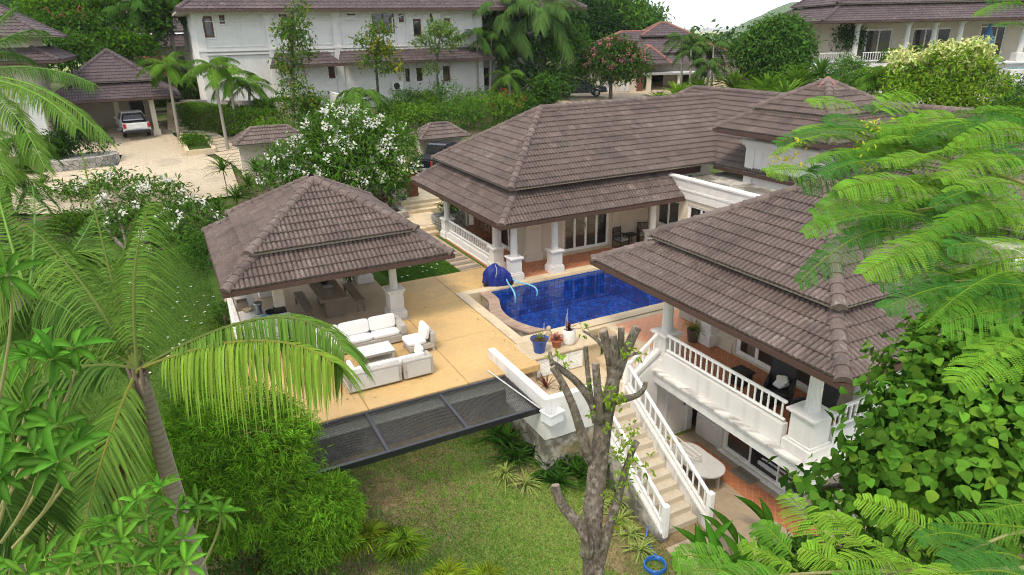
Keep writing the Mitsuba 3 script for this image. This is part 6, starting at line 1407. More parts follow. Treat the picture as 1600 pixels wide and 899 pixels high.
rosette_shrub('frangipani_bush', 'glossy leaved frangipani branches close by at the left edge', (-1.99, 4.97, 6.25), [(p, up1) for p in ((-1.12, 4.67, 7.12), (-0.97, 4.47, 7.13), (-1.28, 4.99, 7.14), (-1.03, 4.98, 7.12), (-1.23, 5.33, 7.13), (-1.15, 5.44, 7.49), (-1.00, 5.25, 7.51), (-0.87, 5.42, 7.50), (-1.07, 5.11, 8.20), (-0.94, 4.99, 6.96), (-1.31, 4.62, 7.06))], .24, .058, (.058, .155, .022), 21, 10)
rosette_shrub('frangipani_bush', 'pale green frangipani branches at the bottom left in front of the palm trunk', (-1.02, 5.14, 4.97), [(p, up1) for p in ((-0.90, 5.31, 5.82), (-0.72, 5.47, 5.83), (-0.59, 5.79, 5.89), (-0.49, 5.57, 5.77), (-0.33, 5.59, 5.74), (-0.17, 5.48, 5.67), (-1.04, 5.62, 5.80), (-0.81, 5.85, 5.77), (-0.94, 5.67, 5.76), (-0.64, 5.06, 5.82), (-0.47, 5.18, 5.74), (-1.57, 5.14, 6.01), (-1.38, 5.14, 5.98), (-1.22, 5.14, 5.88), (-1.02, 5.03, 5.86), (-0.79, 4.82, 5.91), (-0.63, 4.71, 5.86), (-0.46, 4.83, 5.78), (-1.16, 5.44, 5.79), (-1.39, 4.75, 6.16))], .20, .048, (.085, .195, .03), 22, 10)

# ------------------------------------------------------------------ flame tree: doubly feathered leaves near the camera on the right
def flame_leaf(P0, P1, P2, pairs, pl, col, seed, up=(0, 0, 1)):
    r = np.random.RandomState(seed)
    t = np.linspace(.12, 1, pairs); P0, P1, P2 = (np.array(p, float) for p in (P0, P1, P2))
    c = (1 - t)[:, None] ** 2 * P0 + (2 * t * (1 - t))[:, None] * P1 + (t ** 2)[:, None] * P2
    Tn = unit(2 * (1 - t)[:, None] * (P1 - P0) + 2 * t[:, None] * (P2 - P1))
    S = unit(np.cross(Tn, np.broadcast_to(np.array(up, float), Tn.shape))); N = np.cross(S, Tn)
    prof = np.interp(t, [.12, .3, .6, .9, 1], [.72, 1, 1, .62, .35])
    pos, d, un, ln, cl = [], [], [], [], []
    m = 15
    for s in (-1, 1):
        D = unit(s * S + Tn * .42 + N * .10 + .10 * r.randn(pairs, 3)); l = pl * prof * r.uniform(.9, 1.05, pairs)
        q = np.linspace(.06, 1, m)
        p = c[:, None] + D[:, None] * (q[None] * l[:, None])[..., None] + np.array([0, 0, -1.0]) * (q ** 2)[None, :, None] * (.38 * l)[:, None, None]
        Wd = unit(Tn - D * (Tn * D).sum(1, keepdims=True)); pc = tints(pairs, col, .18, .08, r)
        for w in (-1, 1):
            pos.append(p.reshape(-1, 3)); dd = unit(w * Wd[:, None] + .45 * D[:, None] + 0 * p - N[:, None] * .12)
            d.append(dd.reshape(-1, 3)); un.append(np.broadcast_to(N[:, None], p.shape).reshape(-1, 3)); ln.append(np.broadcast_to(np.interp(q, [0, .15, .8, 1], [.7, 1, 1, .55])[None], p.shape[:2]).reshape(-1)); cl.append(np.broadcast_to(pc[:, None], p.shape).reshape(-1, 3))
    pos, d, un, ln, cl = (np.concatenate(x) for x in (pos, d, un, ln, cl))
    step = pl / m
    P, f, C = strew((np.array([[0, 0, 0], [.5, -.5, .03], [1, 0, -.05], [.5, .5, .03]]), DIAMOND[1]), pos, d, un, (.0134 * (pl / .11) ** .5) * ln, step * .95, cl * r.uniform(.92, 1.08, (len(cl), 1)))
    (v, f2), c2 = joined(P, f, C)
    rv, rf = tube(bez(P0, P1, P2, 9), np.linspace(.006, .002, 9), 5)
    return cat([(v, f2), (rv, rf)]), np.clip(np.vstack([c2, np.tile((.22, .34, .06), (len(rv), 1))]), 0, 1)
ft = thing('flame_tree', 'flame tree with feathery lime green leaves reaching in close on the right', 'tree')
FL = [(p, q) for p, q in (
    ((4.01, 2.95, 8.62), (3.34, 2.99, 8.75)), ((4.70, 3.36, 9.00), (4.18, 3.42, 9.09)), ((4.76, 3.32, 8.98), (5.26, 3.36, 9.09)), ((4.70, 3.05, 8.82), (3.67, 3.23, 8.87)), ((4.32, 3.12, 8.83), (3.49, 3.07, 8.84)), ((4.45, 2.90, 8.74), (3.60, 2.88, 8.80)),
    ((4.35, 2.69, 8.70), (3.57, 2.75, 8.75)), ((5.30, 2.78, 8.91), (4.39, 2.74, 8.87)), ((4.95, 2.54, 8.77), (4.01, 2.54, 8.79)), ((4.67, 2.53, 8.69), (3.90, 2.61, 8.81)), ((4.15, 2.40, 8.61), (3.37, 2.48, 8.72)), ((4.02, 2.45, 8.59), (3.21, 2.50, 8.60)),
    ((3.97, 2.32, 8.52), (3.07, 2.43, 8.53)), ((3.68, 2.34, 8.48), (2.91, 2.29, 8.31)), ((3.90, 2.23, 8.50), (3.28, 2.34, 8.59)), ((3.87, 2.11, 8.47), (3.14, 2.09, 8.38)), ((3.79, 1.95, 8.27), (3.21, 2.03, 8.33)), ((3.65, 1.90, 8.27), (3.11, 1.92, 8.25)),
    ((3.94, 1.78, 8.34), (3.18, 1.75, 8.20)), ((4.01, 1.89, 8.39), (3.66, 1.98, 8.47)), ((3.86, 1.63, 8.18), (3.26, 1.71, 8.21)), ((3.74, 1.54, 8.09), (3.07, 1.49, 8.04)), ((5.32, 2.52, 8.89), (4.49, 2.56, 8.84)), ((5.06, 2.35, 8.74), (4.21, 2.41, 8.71)), ((4.79, 2.19, 8.61), (4.12, 2.31, 8.65)),
    ((4.52, 2.05, 8.54), (3.87, 2.14, 8.54)), ((4.28, 1.89, 8.42), (3.70, 1.94, 8.42)), ((6.55, 3.33, 9.71), (5.93, 3.38, 9.66)), ((6.40, 3.22, 9.55), (6.05, 3.29, 9.58)), ((6.51, 3.36, 9.73), (6.13, 3.47, 9.81)), ((4.44, 2.50, 8.63), (3.84, 2.42, 8.59)), ((4.50, 2.22, 8.62), (3.94, 2.26, 8.60)), ((4.27, 2.18, 8.54), (3.64, 2.12, 8.49)),
    ((4.31, 2.02, 8.49), (4.25, 2.24, 8.65)), ((4.79, 2.75, 8.79), (4.18, 2.85, 8.88)), ((4.91, 2.94, 8.83), (4.16, 2.94, 8.79)), ((4.61, 3.11, 8.87), (4.17, 3.26, 8.97)), ((4.52, 3.15, 8.84), (3.89, 3.26, 8.92)), ((4.69, 2.40, 8.70), (4.78, 2.67, 8.88)), ((4.85, 2.31, 8.69), (4.98, 2.55, 8.83)),
    ((4.14, 1.78, 8.28), (3.69, 1.78, 8.31)), ((3.85, 1.77, 8.19), (3.43, 1.77, 8.28)), ((4.51, 2.06, 8.54), (4.49, 2.24, 8.66)), ((3.98, 2.02, 8.37), (3.49, 2.05, 8.43)), ((4.12, 2.55, 8.67), (3.63, 2.53, 8.60)), ((4.27, 2.99, 8.75), (3.61, 2.92, 8.64)),
    ((2.50, 1.55, 7.22), (2.57, 1.91, 7.30)), ((3.03, 1.28, 7.20), (2.82, 1.68, 7.34)), ((3.36, 1.16, 7.32), (3.08, 1.41, 7.28)), ((3.19, 1.10, 7.26), (2.79, 1.21, 7.32)), ((2.47, 1.43, 7.19), (2.37, 1.63, 7.26)), ((2.25, 1.56, 7.23), (2.12, 1.77, 7.29)), ((2.04, 1.65, 7.20), (1.82, 1.87, 7.16)), ((2.07, 1.75, 7.18), (1.87, 1.96, 7.16)),
    ((2.72, 1.22, 7.26), (2.67, 1.49, 7.27)), ((3.00, 0.98, 7.33), (2.75, 1.13, 7.36)), ((2.71, 1.33, 7.23), (2.35, 1.44, 7.34)), ((3.15, 1.24, 7.26), (2.88, 1.39, 7.29)), ((3.48, 1.23, 7.36), (3.28, 1.32, 7.33)), ((2.54, 1.31, 7.26), (2.23, 1.37, 7.32)), ((2.32, 1.64, 7.22), (2.28, 1.82, 7.30)), ((2.88, 1.05, 7.33), (2.56, 1.21, 7.34)), ((2.71, 1.54, 7.17), (2.76, 1.78, 7.21)), ((2.13, 1.52, 7.26), (1.87, 1.64, 7.25)))]
r_ = np.random.RandomState(321)
def near(x, y, d):
    return EYE + F * d + R_ * (d * x) - U_ * (d * y)
for q in range(22):
    x, y, d = r_.uniform(.60, .82), r_.uniform(-.262, -.215), r_.uniform(4.6, 5.3)
    a = near(x, y, d); FL.append((a, a + r_.uniform(.4, .55) * (-R_ - F * .1 + U_ * r_.normal(0, .2) - np.array([0, 0, .1]))))
for q in range(60):
    y = r_.uniform(-.235, .015); x = r_.uniform(min(.74, .565 + max(0, (y + .13)) * 1.25), .82); d = 4.9 - (y + .24) * 5.2 + r_.uniform(-.2, .3)
    l = r_.uniform(.42, .6); an = r_.normal(0, .35)
    a = near(x, y, d); FL.append((a, a + l * (-R_ * math.cos(an) - F * .12 + U_ * math.sin(an) * .5 - np.array([0, 0, .12]))))
for q, (a, b) in enumerate(FL):
    a, b = np.array(a), np.array(b); L = np.linalg.norm(b - a)
    r_ = np.random.RandomState(900 + q)
    c = (a + b) / 2 + [0, 0, .16 * L] + r_.randn(3) * .02
    kind_ = r_.rand(); col = (.21, .40, .065) if kind_ < .42 else ((.15, .33, .06) if kind_ < .8 else (.08, .22, .065))
    if 40 <= q < 200 and 46 <= q < 64 and kind_ < .5: col = (.26, .45, .07)
    mesh, cc_ = flame_leaf(a, c, b, max(12, int(L / .0295)), .095 + .05 * r_.rand(), col, 950 + q, up=unit(np.array([0, -.25, 1.0]) + .35 * r_.randn(3)))
    put('feathery_leaf', mesh, 'leaf', ft, color=cc_)
root = np.array((6.15, 1.60, 8.01))
put('trunk', tube([(root[0] + .3, root[1] - .2, -3), (root[0], root[1], 4), root], [.28, .2, .12], 10), 'bark', ft, smooth=True)
for p in (((5.25, 2.28, 8.52), (4.78, 2.72, 8.72), (4.43, 3.13, 8.85)), ((4.87, 2.08, 8.44), (4.42, 2.23, 8.55), (3.98, 2.39, 8.54)), ((4.47, 1.76, 8.07), (4.10, 1.78, 8.25), (3.75, 1.96, 8.26)), ((3.68, 1.10, 7.01), (2.92, 1.26, 7.18), (2.13, 1.62, 7.21)), ((6.81, 3.21, 9.46), (6.54, 3.31, 9.64), (6.50, 3.36, 9.72)), ((3.78, 1.19, 7.06), (3.41, 1.18, 7.28), (3.03, 1.28, 7.21))):
    put('bough', tube(spline([root, *p], 16), np.linspace(.03, .006, 16), 6), 'matte', ft, col='rib', smooth=True)
fr_ = np.random.RandomState(44)
for p in ((4.43, 3.09, 8.90), (4.47, 3.05, 8.86), (4.21, 3.03, 8.77), (3.67, 3.08, 8.80), (3.61, 3.10, 8.78), (3.99, 2.78, 8.75)):
    pos = np.array(p) + fr_.randn(26, 3) * [.05, .05, .06]; P_, f_, C2 = strew(DIAMOND, pos, fr_.randn(26, 3) + [0, 0, -.6], fr_.randn(26, 3), .04, .016, tints(26, (.55, .52, .05), .15, .08, fr_))
    put_leaves('seed_pods', P_, f_, C2, ft, 'leaf_dull', 'stuff')

# ------------------------------------------------------------------ broad leaved tree on the right
HB = blade(5, [.15, .92, 1.0, .82, .5, .03], .22, .30)
rt_ = thing('heart_leaf_tree', 'dense tree with drooping heart shaped green leaves at the right edge', 'tree')
rb = [((7.97, 4.00, 5.41), (.85, .85, .75)), ((8.84, 3.90, 5.64), (.95, .95, .85)), ((7.04, 3.82, 4.73), (.6, .6, .5)), ((6.54, 4.02, 4.59), (.42, .42, .36)), ((7.51, 3.54, 4.92), (.85, .85, .7)), ((8.51, 3.33, 5.03), (1.0, 1.0, .9)), ((6.09, 4.19, 4.46), (.28, .28, .25)), ((7.91, 4.34, 5.57), (.40, .40, .34)), ((8.96, 3.51, 5.43), (.9, .9, .8)), ((8.02, 3.74, 5.13), (.9, .9, .85)), ((7.24, 3.93, 5.22), (.45, .45, .42)), ((8.70, 4.41, 5.80), (.48, .48, .38)), ((6.92, 3.99, 4.98), (.5, .5, .42))]
rb0 = np.array((8.21, 4.03, 4.63)); limbs(rt_, (rb0[0], rb0[1], -3), rb0 - [0, 0, .8], rb, .2, seed=8, n=9)
rr_ = np.random.RandomState(77); rb += [((6.83, 4.07, 3.93), (.6, .6, .4)), ((7.45, 3.65, 3.98), (.8, .8, .5)), ((8.32, 3.27, 4.11), (.9, .9, .6))]; cp, cd = on_blobs(rb, 960, rr_, .68, .35)
ci = np.repeat(np.arange(960), 6); n_ = len(ci)
d_ = unit(cd[ci] * .75 + rr_.randn(n_, 3) * .5 + [0, 0, -.75]); pos = cp[ci] + rr_.randn(n_, 3) * .075 + cd[ci] * .05
upn = unit(cd[ci] * .9 + [0, 0, .7] + rr_.randn(n_, 3) * .25)
colr = tints(n_, (.13, .275, .05), .3, .1, rr_) * (1 + .3 * rr_.uniform(-1, 1, (960, 1)))[ci]
young = rr_.rand(n_) < .13; colr[young] = tints(int(young.sum()), (.22, .42, .06), .2, .1, rr_)
P_, f_, C2 = strew(HB, pos, d_, upn, .142 * rr_.uniform(.65, 1.2, n_), .116 * rr_.uniform(.8, 1.15, n_), colr, None)
front = np.argsort(np.linalg.norm(pos - EYE, axis=1) - 1.2 * (cd[ci] @ -F))
for q in front[:300]: put_leaves('leaf', P_[q:q + 1], f_, C2[q:q + 1], rt_, smooth=True)
put_leaves('crown', P_[front[300:]], f_, C2[front[300:]], rt_, kind='stuff')
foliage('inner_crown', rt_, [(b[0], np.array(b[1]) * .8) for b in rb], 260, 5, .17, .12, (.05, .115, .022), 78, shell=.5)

# ------------------------------------------------------------------ bamboo and low plants of the lower garden
def bamboo(label, base, blobs, n, seed, col=(.21, .40, .05)):
    k = thing('bamboo_clump', label, 'bamboo')
    r = np.random.RandomState(seed)
    base = np.array(base, float)
    for q in range(16):
        b = np.array(blobs[q % len(blobs)][0], float) + r.randn(3) * .4; s = base + [r.randn() * .35, r.randn() * .3, -.2]
        put('culm', tube(bez(s, s * .5 + b * .5 + [0, 0, .7], b, 8), np.linspace(.02, .006, 8), 5), 'matte', k, col='moss', smooth=True)
    cp, cd = on_blobs(blobs, n, r, .62, .3); ci = np.repeat(np.arange(n), 9); m = len(ci)
    fl = unit(cd + r.randn(n, 3) * .6 + [0, 0, -.35])
    d = unit(fl[ci] + r.randn(m, 3) * .5 + [0, 0, -.25]); pos = cp[ci] + fl[ci] * (r.rand(m, 1) * .3) + r.randn(m, 3) * .04
    cf = (.72 + .56 * meshkit.noise(cp * 1.2, seed))[ci][:, None] * (1 + .25 * r.uniform(-1, 1, (n, 1)))[ci]
    P, f, C = strew((np.array([[0, 0, 0], [.35, -.5, .03], [1, 0, -.15], [.35, .5, .03]]), DIAMOND[1]), pos, d, unit(cd[ci] + [0, 0, .8] + r.randn(m, 3) * .4), .19 * r.uniform(.7, 1.2, m), .024, tints(m, col, .3, .12, r) * cf)
    put_leaves('leaves', P, f, C, k)
    return k
bamboo('tall bright green bamboo clump in front of the net', (.6, 14.6, -3), [((0.13, 14.30, 1.11), (1.55, 1.3, 1.0)), ((-0.65, 14.53, 0.73), (1.0, 1.0, 1.0)), ((0.81, 13.89, 0.96), (1.0, 1.0, .95)), ((0.11, 13.66, 0.16), (1.35, 1.2, .9)), ((1.04, 14.54, 1.06), (.45, .45, .4)), ((-0.32, 15.21, 1.59), (.7, .7, .5)), ((-0.59, 13.66, -0.09), (.9, .9, .7))], 3300, 31)
bamboo('small bright green bamboo bush at the lawn edge', (1.6, 13.6, -3), [((1.75, 13.06, -0.41), (.62, .6, .5)), ((1.24, 12.91, -0.81), (.75, .7, .5)), ((1.78, 12.81, -0.96), (.35, .35, .3))], 1200, 32)
for q, (p, col, tip) in enumerate((((-0.18, 13.53, -1.60), DARKG, (.14, .07, .03)), ((-1.18, 13.37, -1.19), DARKG, None), ((0.60, 13.27, -1.83), G2, (.16, .08, .03)), ((0.88, 12.14, -1.36), G1, None), ((-2.02, 14.48, -1.00), DARKG, None))):
    k = thing('low_shrub', ['dark low shrub with reddish tips below the bamboo', 'dark low shrub beside the palm trunk', 'low green shrub with reddish tips under the small bamboo', 'bright low shrub at the bottom edge', 'dark low shrub behind the dead frond'][q], 'shrub')
    put('stem', tube([(p[0], p[1], -3.1), (p[0], p[1], p[2])], [.04, .02], 6), 'matte', k, col='trunk_brown', smooth=True)
    foliage('leaves', k, [(p, (.9, .8, .5))], 150, 6, .10, .05, col, 210 + q, tipcol=tip)
def lady_palm(label, base, heads, col, seed, R=.42):
    r = np.random.RandomState(seed); k = thing('lady_palm', label, 'palm')
    for h in heads:
        h = np.array(h, float)
        put('stem', tube([np.array([h[0], h[1], base]), h], [.022, .016], 6), 'matte', k, col='trunk_brown', smooth=True)
        for a in range(7):
            az_ = a * .898 + r.rand() * .4; el = r.uniform(.05, .9); d = np.array([math.cos(az_) * math.cos(el), math.sin(az_) * math.cos(el), math.sin(el)])
            o = h + d * R * .35; S = unit(np.cross(d, [0, 0, 1])); 
            an = np.linspace(-1.15, 1.15, 9); dd = unit(d[None] * np.cos(an)[:, None] + S[None] * np.sin(an)[:, None] + [0, 0, -.12])
            P, f, C = strew(blade(3, [.3, 1, .8, .05], .3, .22), np.repeat(o[None], 9, 0), dd, np.array([0, 0, 1.0]) + 0 * dd, R * r.uniform(.8, 1.1, 9), .042, tints(9, np.array(col) * r.uniform(.7, 1.4), .2, .1, r))
            put_leaves('fan_leaf', P, f, C, k)
    return k
lady_palm('lady palm with yellow green fans at the front edge of the lawn', -3, [(2.29, 12.88, -1.60), (2.40, 14.10, -1.60), (1.83, 13.51, -1.90), (1.48, 13.42, -2.10), (2.55, 12.85, -1.50)], (.38, .46, .06), 41)
lady_palm('darker lady palm on the lawn right of the yellow one', -3, [(3.24, 12.30, -1.55), (3.04, 12.37, -1.90), (3.36, 12.26, -1.80), (3.07, 12.70, -1.70)], (.27, .40, .06), 42)
lady_palm('lady palm tips at the bottom edge of the lawn', -3, [(3.87, 11.14, -1.90), (4.61, 10.67, -1.90), (3.67, 11.03, -1.90)], (.38, .46, .06), 43)
k = 0
for q, p in enumerate(((7.27, 14.37, -1.96), (7.97, 13.74, -2.16), (8.62, 13.74, -2.17), (8.74, 13.25, -2.33), (7.25, 14.93, -1.81), (8.02, 13.29, -2.32), (9.24, 13.58, -2.21), (7.16, 15.39, -1.72), (7.91, 14.37, -1.96), (9.10, 12.96, -2.43))):
    fountain('strap_leaf_plant', 'dark green strap leaved plant, ' + ['below the net corner', 'right of the plant at the net corner', 'against the middle of the stone wall', 'left of the lopped trunk', 'under the end of the net', 'in front row below the wall', 'behind the lopped trunk', 'farthest left beneath the net', 'deep under the wall corner', 'right of the lopped trunk'][q], 'plant', p, 34, .95, .085, (.06, .15, .03), 220 + q, (25, 85), .7, group='dark strap leaved plants below the white wall')
for q, (p, lab) in enumerate((((7.20, 13.59, -2.21), 'variegated spider plant at the lawn edge left of the lopped tree'), ((8.61, 12.39, -2.61), 'variegated spider plant just left of the lopped tree trunk'), ((9.04, 11.69, -2.81), 'variegated spider plant right of the lopped trunk, nearest the top of the row'), ((9.04, 11.20, -2.92), 'variegated spider plant in the middle of the row by the stairs'), ((8.96, 10.68, -2.99), 'variegated spider plant at the low end of the row by the stairs'), ((6.81, 14.08, -2.05), 'small variegated spider plant below the net corner'), ((9.33, 12.34, -2.64), 'variegated spider plant close behind the lopped trunk'))):
    fountain('spider_plant', lab, 'plant', p, 46, .62, .04, (.26, .36, .08), 240 + q, (10, 80), .9, edge=(.60, .64, .33), group='variegated spider plants along the lawn edge')
fountain('red_cordyline', 'dark red spiky cordyline in the white walled bed', 'plant', (9.10, 15.71, -0.70), 34, .55, .03, (.17, .05, .04), 261, (25, 85), .35)
fountain('bed_grass', 'small yellowish grass tuft in the white walled bed', 'plant', (9.38, 15.37, -0.70), 20, .3, .02, (.20, .18, .05), 262, (25, 80), .6)
fountain('arching_grass', 'yellow green arching grass growing in the dark terrace pot', 'plant', (14.2, 14.95, .40), 60, .62, .022, (.22, .30, .04), 263, (20, 85), .9)
# big paddle leaves at the bottom right
k = thing('heliconia_clump', 'heliconia with long upright paddle leaves at the foot of the stairs', 'plant')
r_ = np.random.RandomState(3); PB = blade(9, [.05, .45, .85, 1, 1, .92, .7, .35, .03], .3, .22)
for q in range(44):
    o = np.array((10.34, 9.25, -3.00)) + [r_.uniform(-.9, 1.9), r_.uniform(-1.5, .35), 0]; az_ = r_.rand() * 6.28; d = unit(np.array([math.cos(az_) * .55, math.sin(az_) * .55, 1.0]))
    st_ = o + d * r_.uniform(.3, .7); put('stalk', tube([o, st_], [.02, .014], 6), 'matte', k, col='rib', smooth=True)
    P, f, C = strew(PB, st_[None], unit(d + [math.cos(az_) * .3, math.sin(az_) * .3, 0])[None], np.array([[-math.cos(az_), -math.sin(az_), .8]]), r_.uniform(.75, 1.15), r_.uniform(.18, .25), tints(1, (.055, .15, .02), .3, .1, r_))
    C = np.array(C); C[:, 10:20] = C[:, 10:20] * 1.5
    put_leaves('leaf', P, f, C, k, smooth=True)
for q, (x, y, rad, col, lab) in enumerate(((11.2, 7.6, (1.3, 1.0, .7), G1, 'leafy shrub at the bottom edge left of the feathery leaves'), (12.6, 7.0, (1.4, 1.1, .9), G2, 'dark shrub below the feathery leaves, nearest the patio'), (14.2, 6.6, (1.6, 1.2, 1.0), G1, 'dense shrub under the heart leaved tree'), (10.2, 6.6, (1.3, 1.0, .7), G2, 'dark shrub at the bottom right of the lawn'), (16.2, 6.4, (1.6, 1.2, 1.1), G2, 'dark shrub below the guest house side wall'), (11.6, 5.6, (1.6, 1.2, .9), G2, 'dark shrub farthest front below the feathery leaves'), (13.6, 5.0, (1.8, 1.3, 1.0), G1, 'wide green shrub beneath the flame tree'), (9.2, 5.4, (1.3, 1.0, .7), G1, 'green shrub at the bottom edge by the lopped tree'))):
    k = thing('border_shrub', lab, 'shrub'); put('stem', tube([(x, y, -3.2), (x, y, -2.4)], [.06, .03], 6), 'matte', k, col='trunk_brown', smooth=True)
    foliage('leaves', k, [((x, y, -3 + rad[2] * .8), rad), ((x + .5, y + .3, -3 + rad[2] * 1.2), np.array(rad) * .6), ((x - .5, y - .2, -3 + rad[2] * 1.1), np.array(rad) * .6)], 330, 6, .17, .075, col, 270 + q)
# plants in the pots
for nm, lab, p, n, L, W, col in (('pot_plant', 'sparse yellow green plant growing in the blue pot', (9.42, 16.72, .45), 16, .42, .03, (.22, .24, .06)), ('pink_plant', 'pink leaved plant growing in the terracotta pot', (10.07, 16.74, .30), 46, .30, .075, (.62, .27, .30)), ('dark_red_plant', 'dark red cordyline growing in the white pot', (10.55, 16.78, .50), 22, .40, .05, (.13, .025, .035))):
    fountain(nm, lab, 'plant', p, n, L, W, col, len(nm) + n, (25, 85), .5)
for x, y, h, lab in ((9.62, 16.8, .95, 'thin pale cane standing in the blue pot, the taller one'), (9.75, 16.75, .85, 'thin pale cane standing in the blue pot, the shorter one'), (10.5, 16.8, 1.25, 'thin pale cane standing in the white pot, the taller one'), (10.42, 16.76, 1.1, 'thin pale cane standing in the white pot, the shorter one')):
    tell(put('support_cane', tube([(x, y, .42), (x + .02, y, h)], .008, 5), 'paint', None, col='pale_grey'), lab, 'cane', 'thin canes in the pots')

# ------------------------------------------------------------------ middle ground
Wt = (.80, .79, .72)
k = thing('frangipani_tree', 'frangipani tree covered in white blossoms beside the long house', 'tree')
fb = [((6.40, 38.27, 2.82), (2.0, 2.0, 1.5)), ((8.88, 38.24, 4.26), (2.3, 2.2, 1.6)), ((10.67, 36.55, 3.86), (1.8, 1.9, 1.4)), ((8.84, 35.88, 2.94), (2.3, 2.0, 1.6)), ((6.70, 36.53, 1.92), (1.9, 1.6, 1.3)), ((10.84, 35.42, 2.81), (1.2, 1.4, 1.2)), ((5.30, 38.51, 2.07), (1.2, 1.2, 1.0)), ((9.77, 35.08, 2.17), (1.4, 1.2, 1.0)), ((7.86, 37.27, 3.60), (1.6, 1.6, 1.3))]
limbs(k, (10.9, 37.5, .3), (10.7, 37.5, 1.7), fb, .22, 'matte' if False else 'bark', 8, 5)
foliage('crown', k, fb, 950, 9, .36, .105, (.115, .225, .055), 301, shell=.6, tpl=blade(2, [.1, 1, .1], .3, .15), tipcol=(.11, .22, .03), top=.5)
blossoms(k, fb, 150, .17, Wt, 302, per=5, top=.7, shell=.97, label='clusters of white blossoms')
k = thing('white_flower_bush', 'wide frangipani bush dotted white, left of the pavilion roof', 'bush')
wb = [((-4.91, 43.57, 1.80), (1.7, 1.6, 1.1)), ((-3.11, 42.78, 2.10), (1.9, 1.8, 1.3)), ((-1.09, 40.49, 1.93), (1.9, 1.8, 1.3)), ((0.39, 37.11, 1.40), (1.6, 1.5, 1.2)), ((-3.99, 40.34, 0.95), (1.9, 1.6, 1.3)), ((-2.02, 38.16, 1.00), (2.0, 1.7, 1.4)), ((-0.54, 35.44, 0.61), (1.6, 1.5, 1.3)), ((0.49, 33.17, 0.73), (1.0, 1.0, .9))]
wb = [(np.array(b[0]) - [0, 0, .7], b[1]) for b in wb]
limbs(k, (-2.5, 34.5, .0), (-2.5, 34.5, .5), wb, .16, n=7, seed=6)
foliage('crown', k, wb, 900, 8, .34, .10, (.115, .225, .055), 303, shell=.55, tpl=blade(2, [.1, 1, .1], .3, .15), tipcol=(.10, .2, .03), top=.5)
blossoms(k, wb, 75, .17, Wt, 304, per=5, top=.7, shell=.97)
def bush(name, label, p, rad, n, leaf, col, seed, group=None, flowers=None, tip=None, cat_='shrub', **kw):
    k = thing(name, label, cat_, group); p = np.array(p, float); rad = np.array(np.broadcast_to(rad, 3), float)
    put('stem', tube([(p[0], p[1], p[2] - .3), (p[0], p[1], p[2] + rad[2])], [.08, .03], 6), 'matte', k, col='trunk_brown', smooth=True)
    rr = np.random.RandomState(seed)
    bl = [(p + [0, 0, rad[2] * .9], rad)] + [(p + np.array([rr.uniform(-.7, .7) * rad[0], rr.uniform(-.7, .7) * rad[1], rad[2] * rr.uniform(.7, 1.3)]), rad * rr.uniform(.4, .65)) for _ in range(5)]
    foliage('leaves', k, bl, n, 6, leaf[0], leaf[1], col, seed, tipcol=tip, **kw)
    if flowers: blossoms(k, bl, flowers[0], flowers[1], flowers[2], seed + 1)
    return k
bush('yellow_green_shrub', 'rounded yellow green shrub before the white flower bush', (-4.89, 39.24, -0.20), (1.3, 1.2, 1.0), 300, (.2, .09), (.15, .26, .03), 311)
bush('yellow_green_shrub', 'low yellow green shrub by the palm fronds left of the side lawn', (-5.65, 35.94, -0.60), (1.3, 1.2, .9), 260, (.18, .08), (.12, .22, .03), 312)
bush('croton_shrub', 'small croton with yellow leaves behind the palm heart', (-1.93, 25.38, -1.20), (.8, .7, .5), 160, (.16, .06), (.12, .19, .03), 313, tip=(.42, .34, .03))
bush('edge_shrub', 'dark shrub between the side lawn and the kitchen counter', (0.75, 24.95, -0.10), (.35, .9, .35), 120, (.10, .05), G2, 314)
bush('edge_shrub', 'dense green shrub on the slope left of the bamboo', (-1.82, 24.15, -2.20), (1.4, 1.2, .9), 330, (.14, .06), G1, 315)
bush('edge_shrub', 'dense dark shrub under the leaning palm', (-3.49, 24.67, -2.50), (1.6, 1.3, .8), 330, (.14, .06), DARKG, 316)
bush('edge_shrub', 'green shrub at the far end of the side lawn', (0.77, 31.22, 0.00), (.9, 1.6, .8), 260, (.16, .07), G2, 317)
bush('slope_shrub', 'feathery green shrub on the slope below the side lawn', (-0.58, 24.62, -1.20), (1.3, 1.0, .7), 300, (.13, .05), G3, 318)
for q, (p, st, lab) in enumerate((((2.55, 40.66, 1.08), 1.6, 'spiky dracaena nearest the driveway path'), ((3.64, 39.65, 0.85), 1.0, 'spiky dracaena against the pavilion roof'), ((2.84, 38.84, 0.69), .7, 'low spiky dracaena between its taller neighbours'), ((1.84, 37.83, 0.52), .5, 'low spiky dracaena left of the pavilion roof'), ((4.32, 41.00, 1.17), 1.2, 'spiky dracaena under the frangipani tree'))):
    fountain('dracaena', lab, 'plant', p, 60, 1.15, .075, (.085, .18, .02), 320 + q, (0, 88), .55, st, group='dracaenas beside the driveway')
bush('entrance_shrub', 'small green shrub above the round stone planter', (12.7, 32.0, .7), (.75, .6, .4), 130, (.13, .07), (.06, .15, .02), 331)
bush('red_shrub', 'dull red shrub in the rubble planter', (9.6, 34.3, .6), (.5, .5, .6), 110, (.16, .04), (.10, .045, .03), 332)
bush('corner_plant', 'leafy potted plant behind the dining bench', (5.75, 26.3, .2), (.25, .25, .2), 40, (.14, .06), (.03, .09, .02), 333)
palm('small palm with drooping fronds at the left edge below the carport', (-7.56, 45.25, 1.80), (-6.03, 38.43, 5.29), 11, 1.7, .5, .05, .7, (.085, .175, .03), 341, r0=.09, elev=(-20, 60))
palm('low palm at the left edge beside the white flower bush', (-7.77, 42.17, 1.40), (-6.75, 36.99, 3.88), 12, 2.0, .55, .06, .7, (.10, .19, .03), 342, r0=.1)
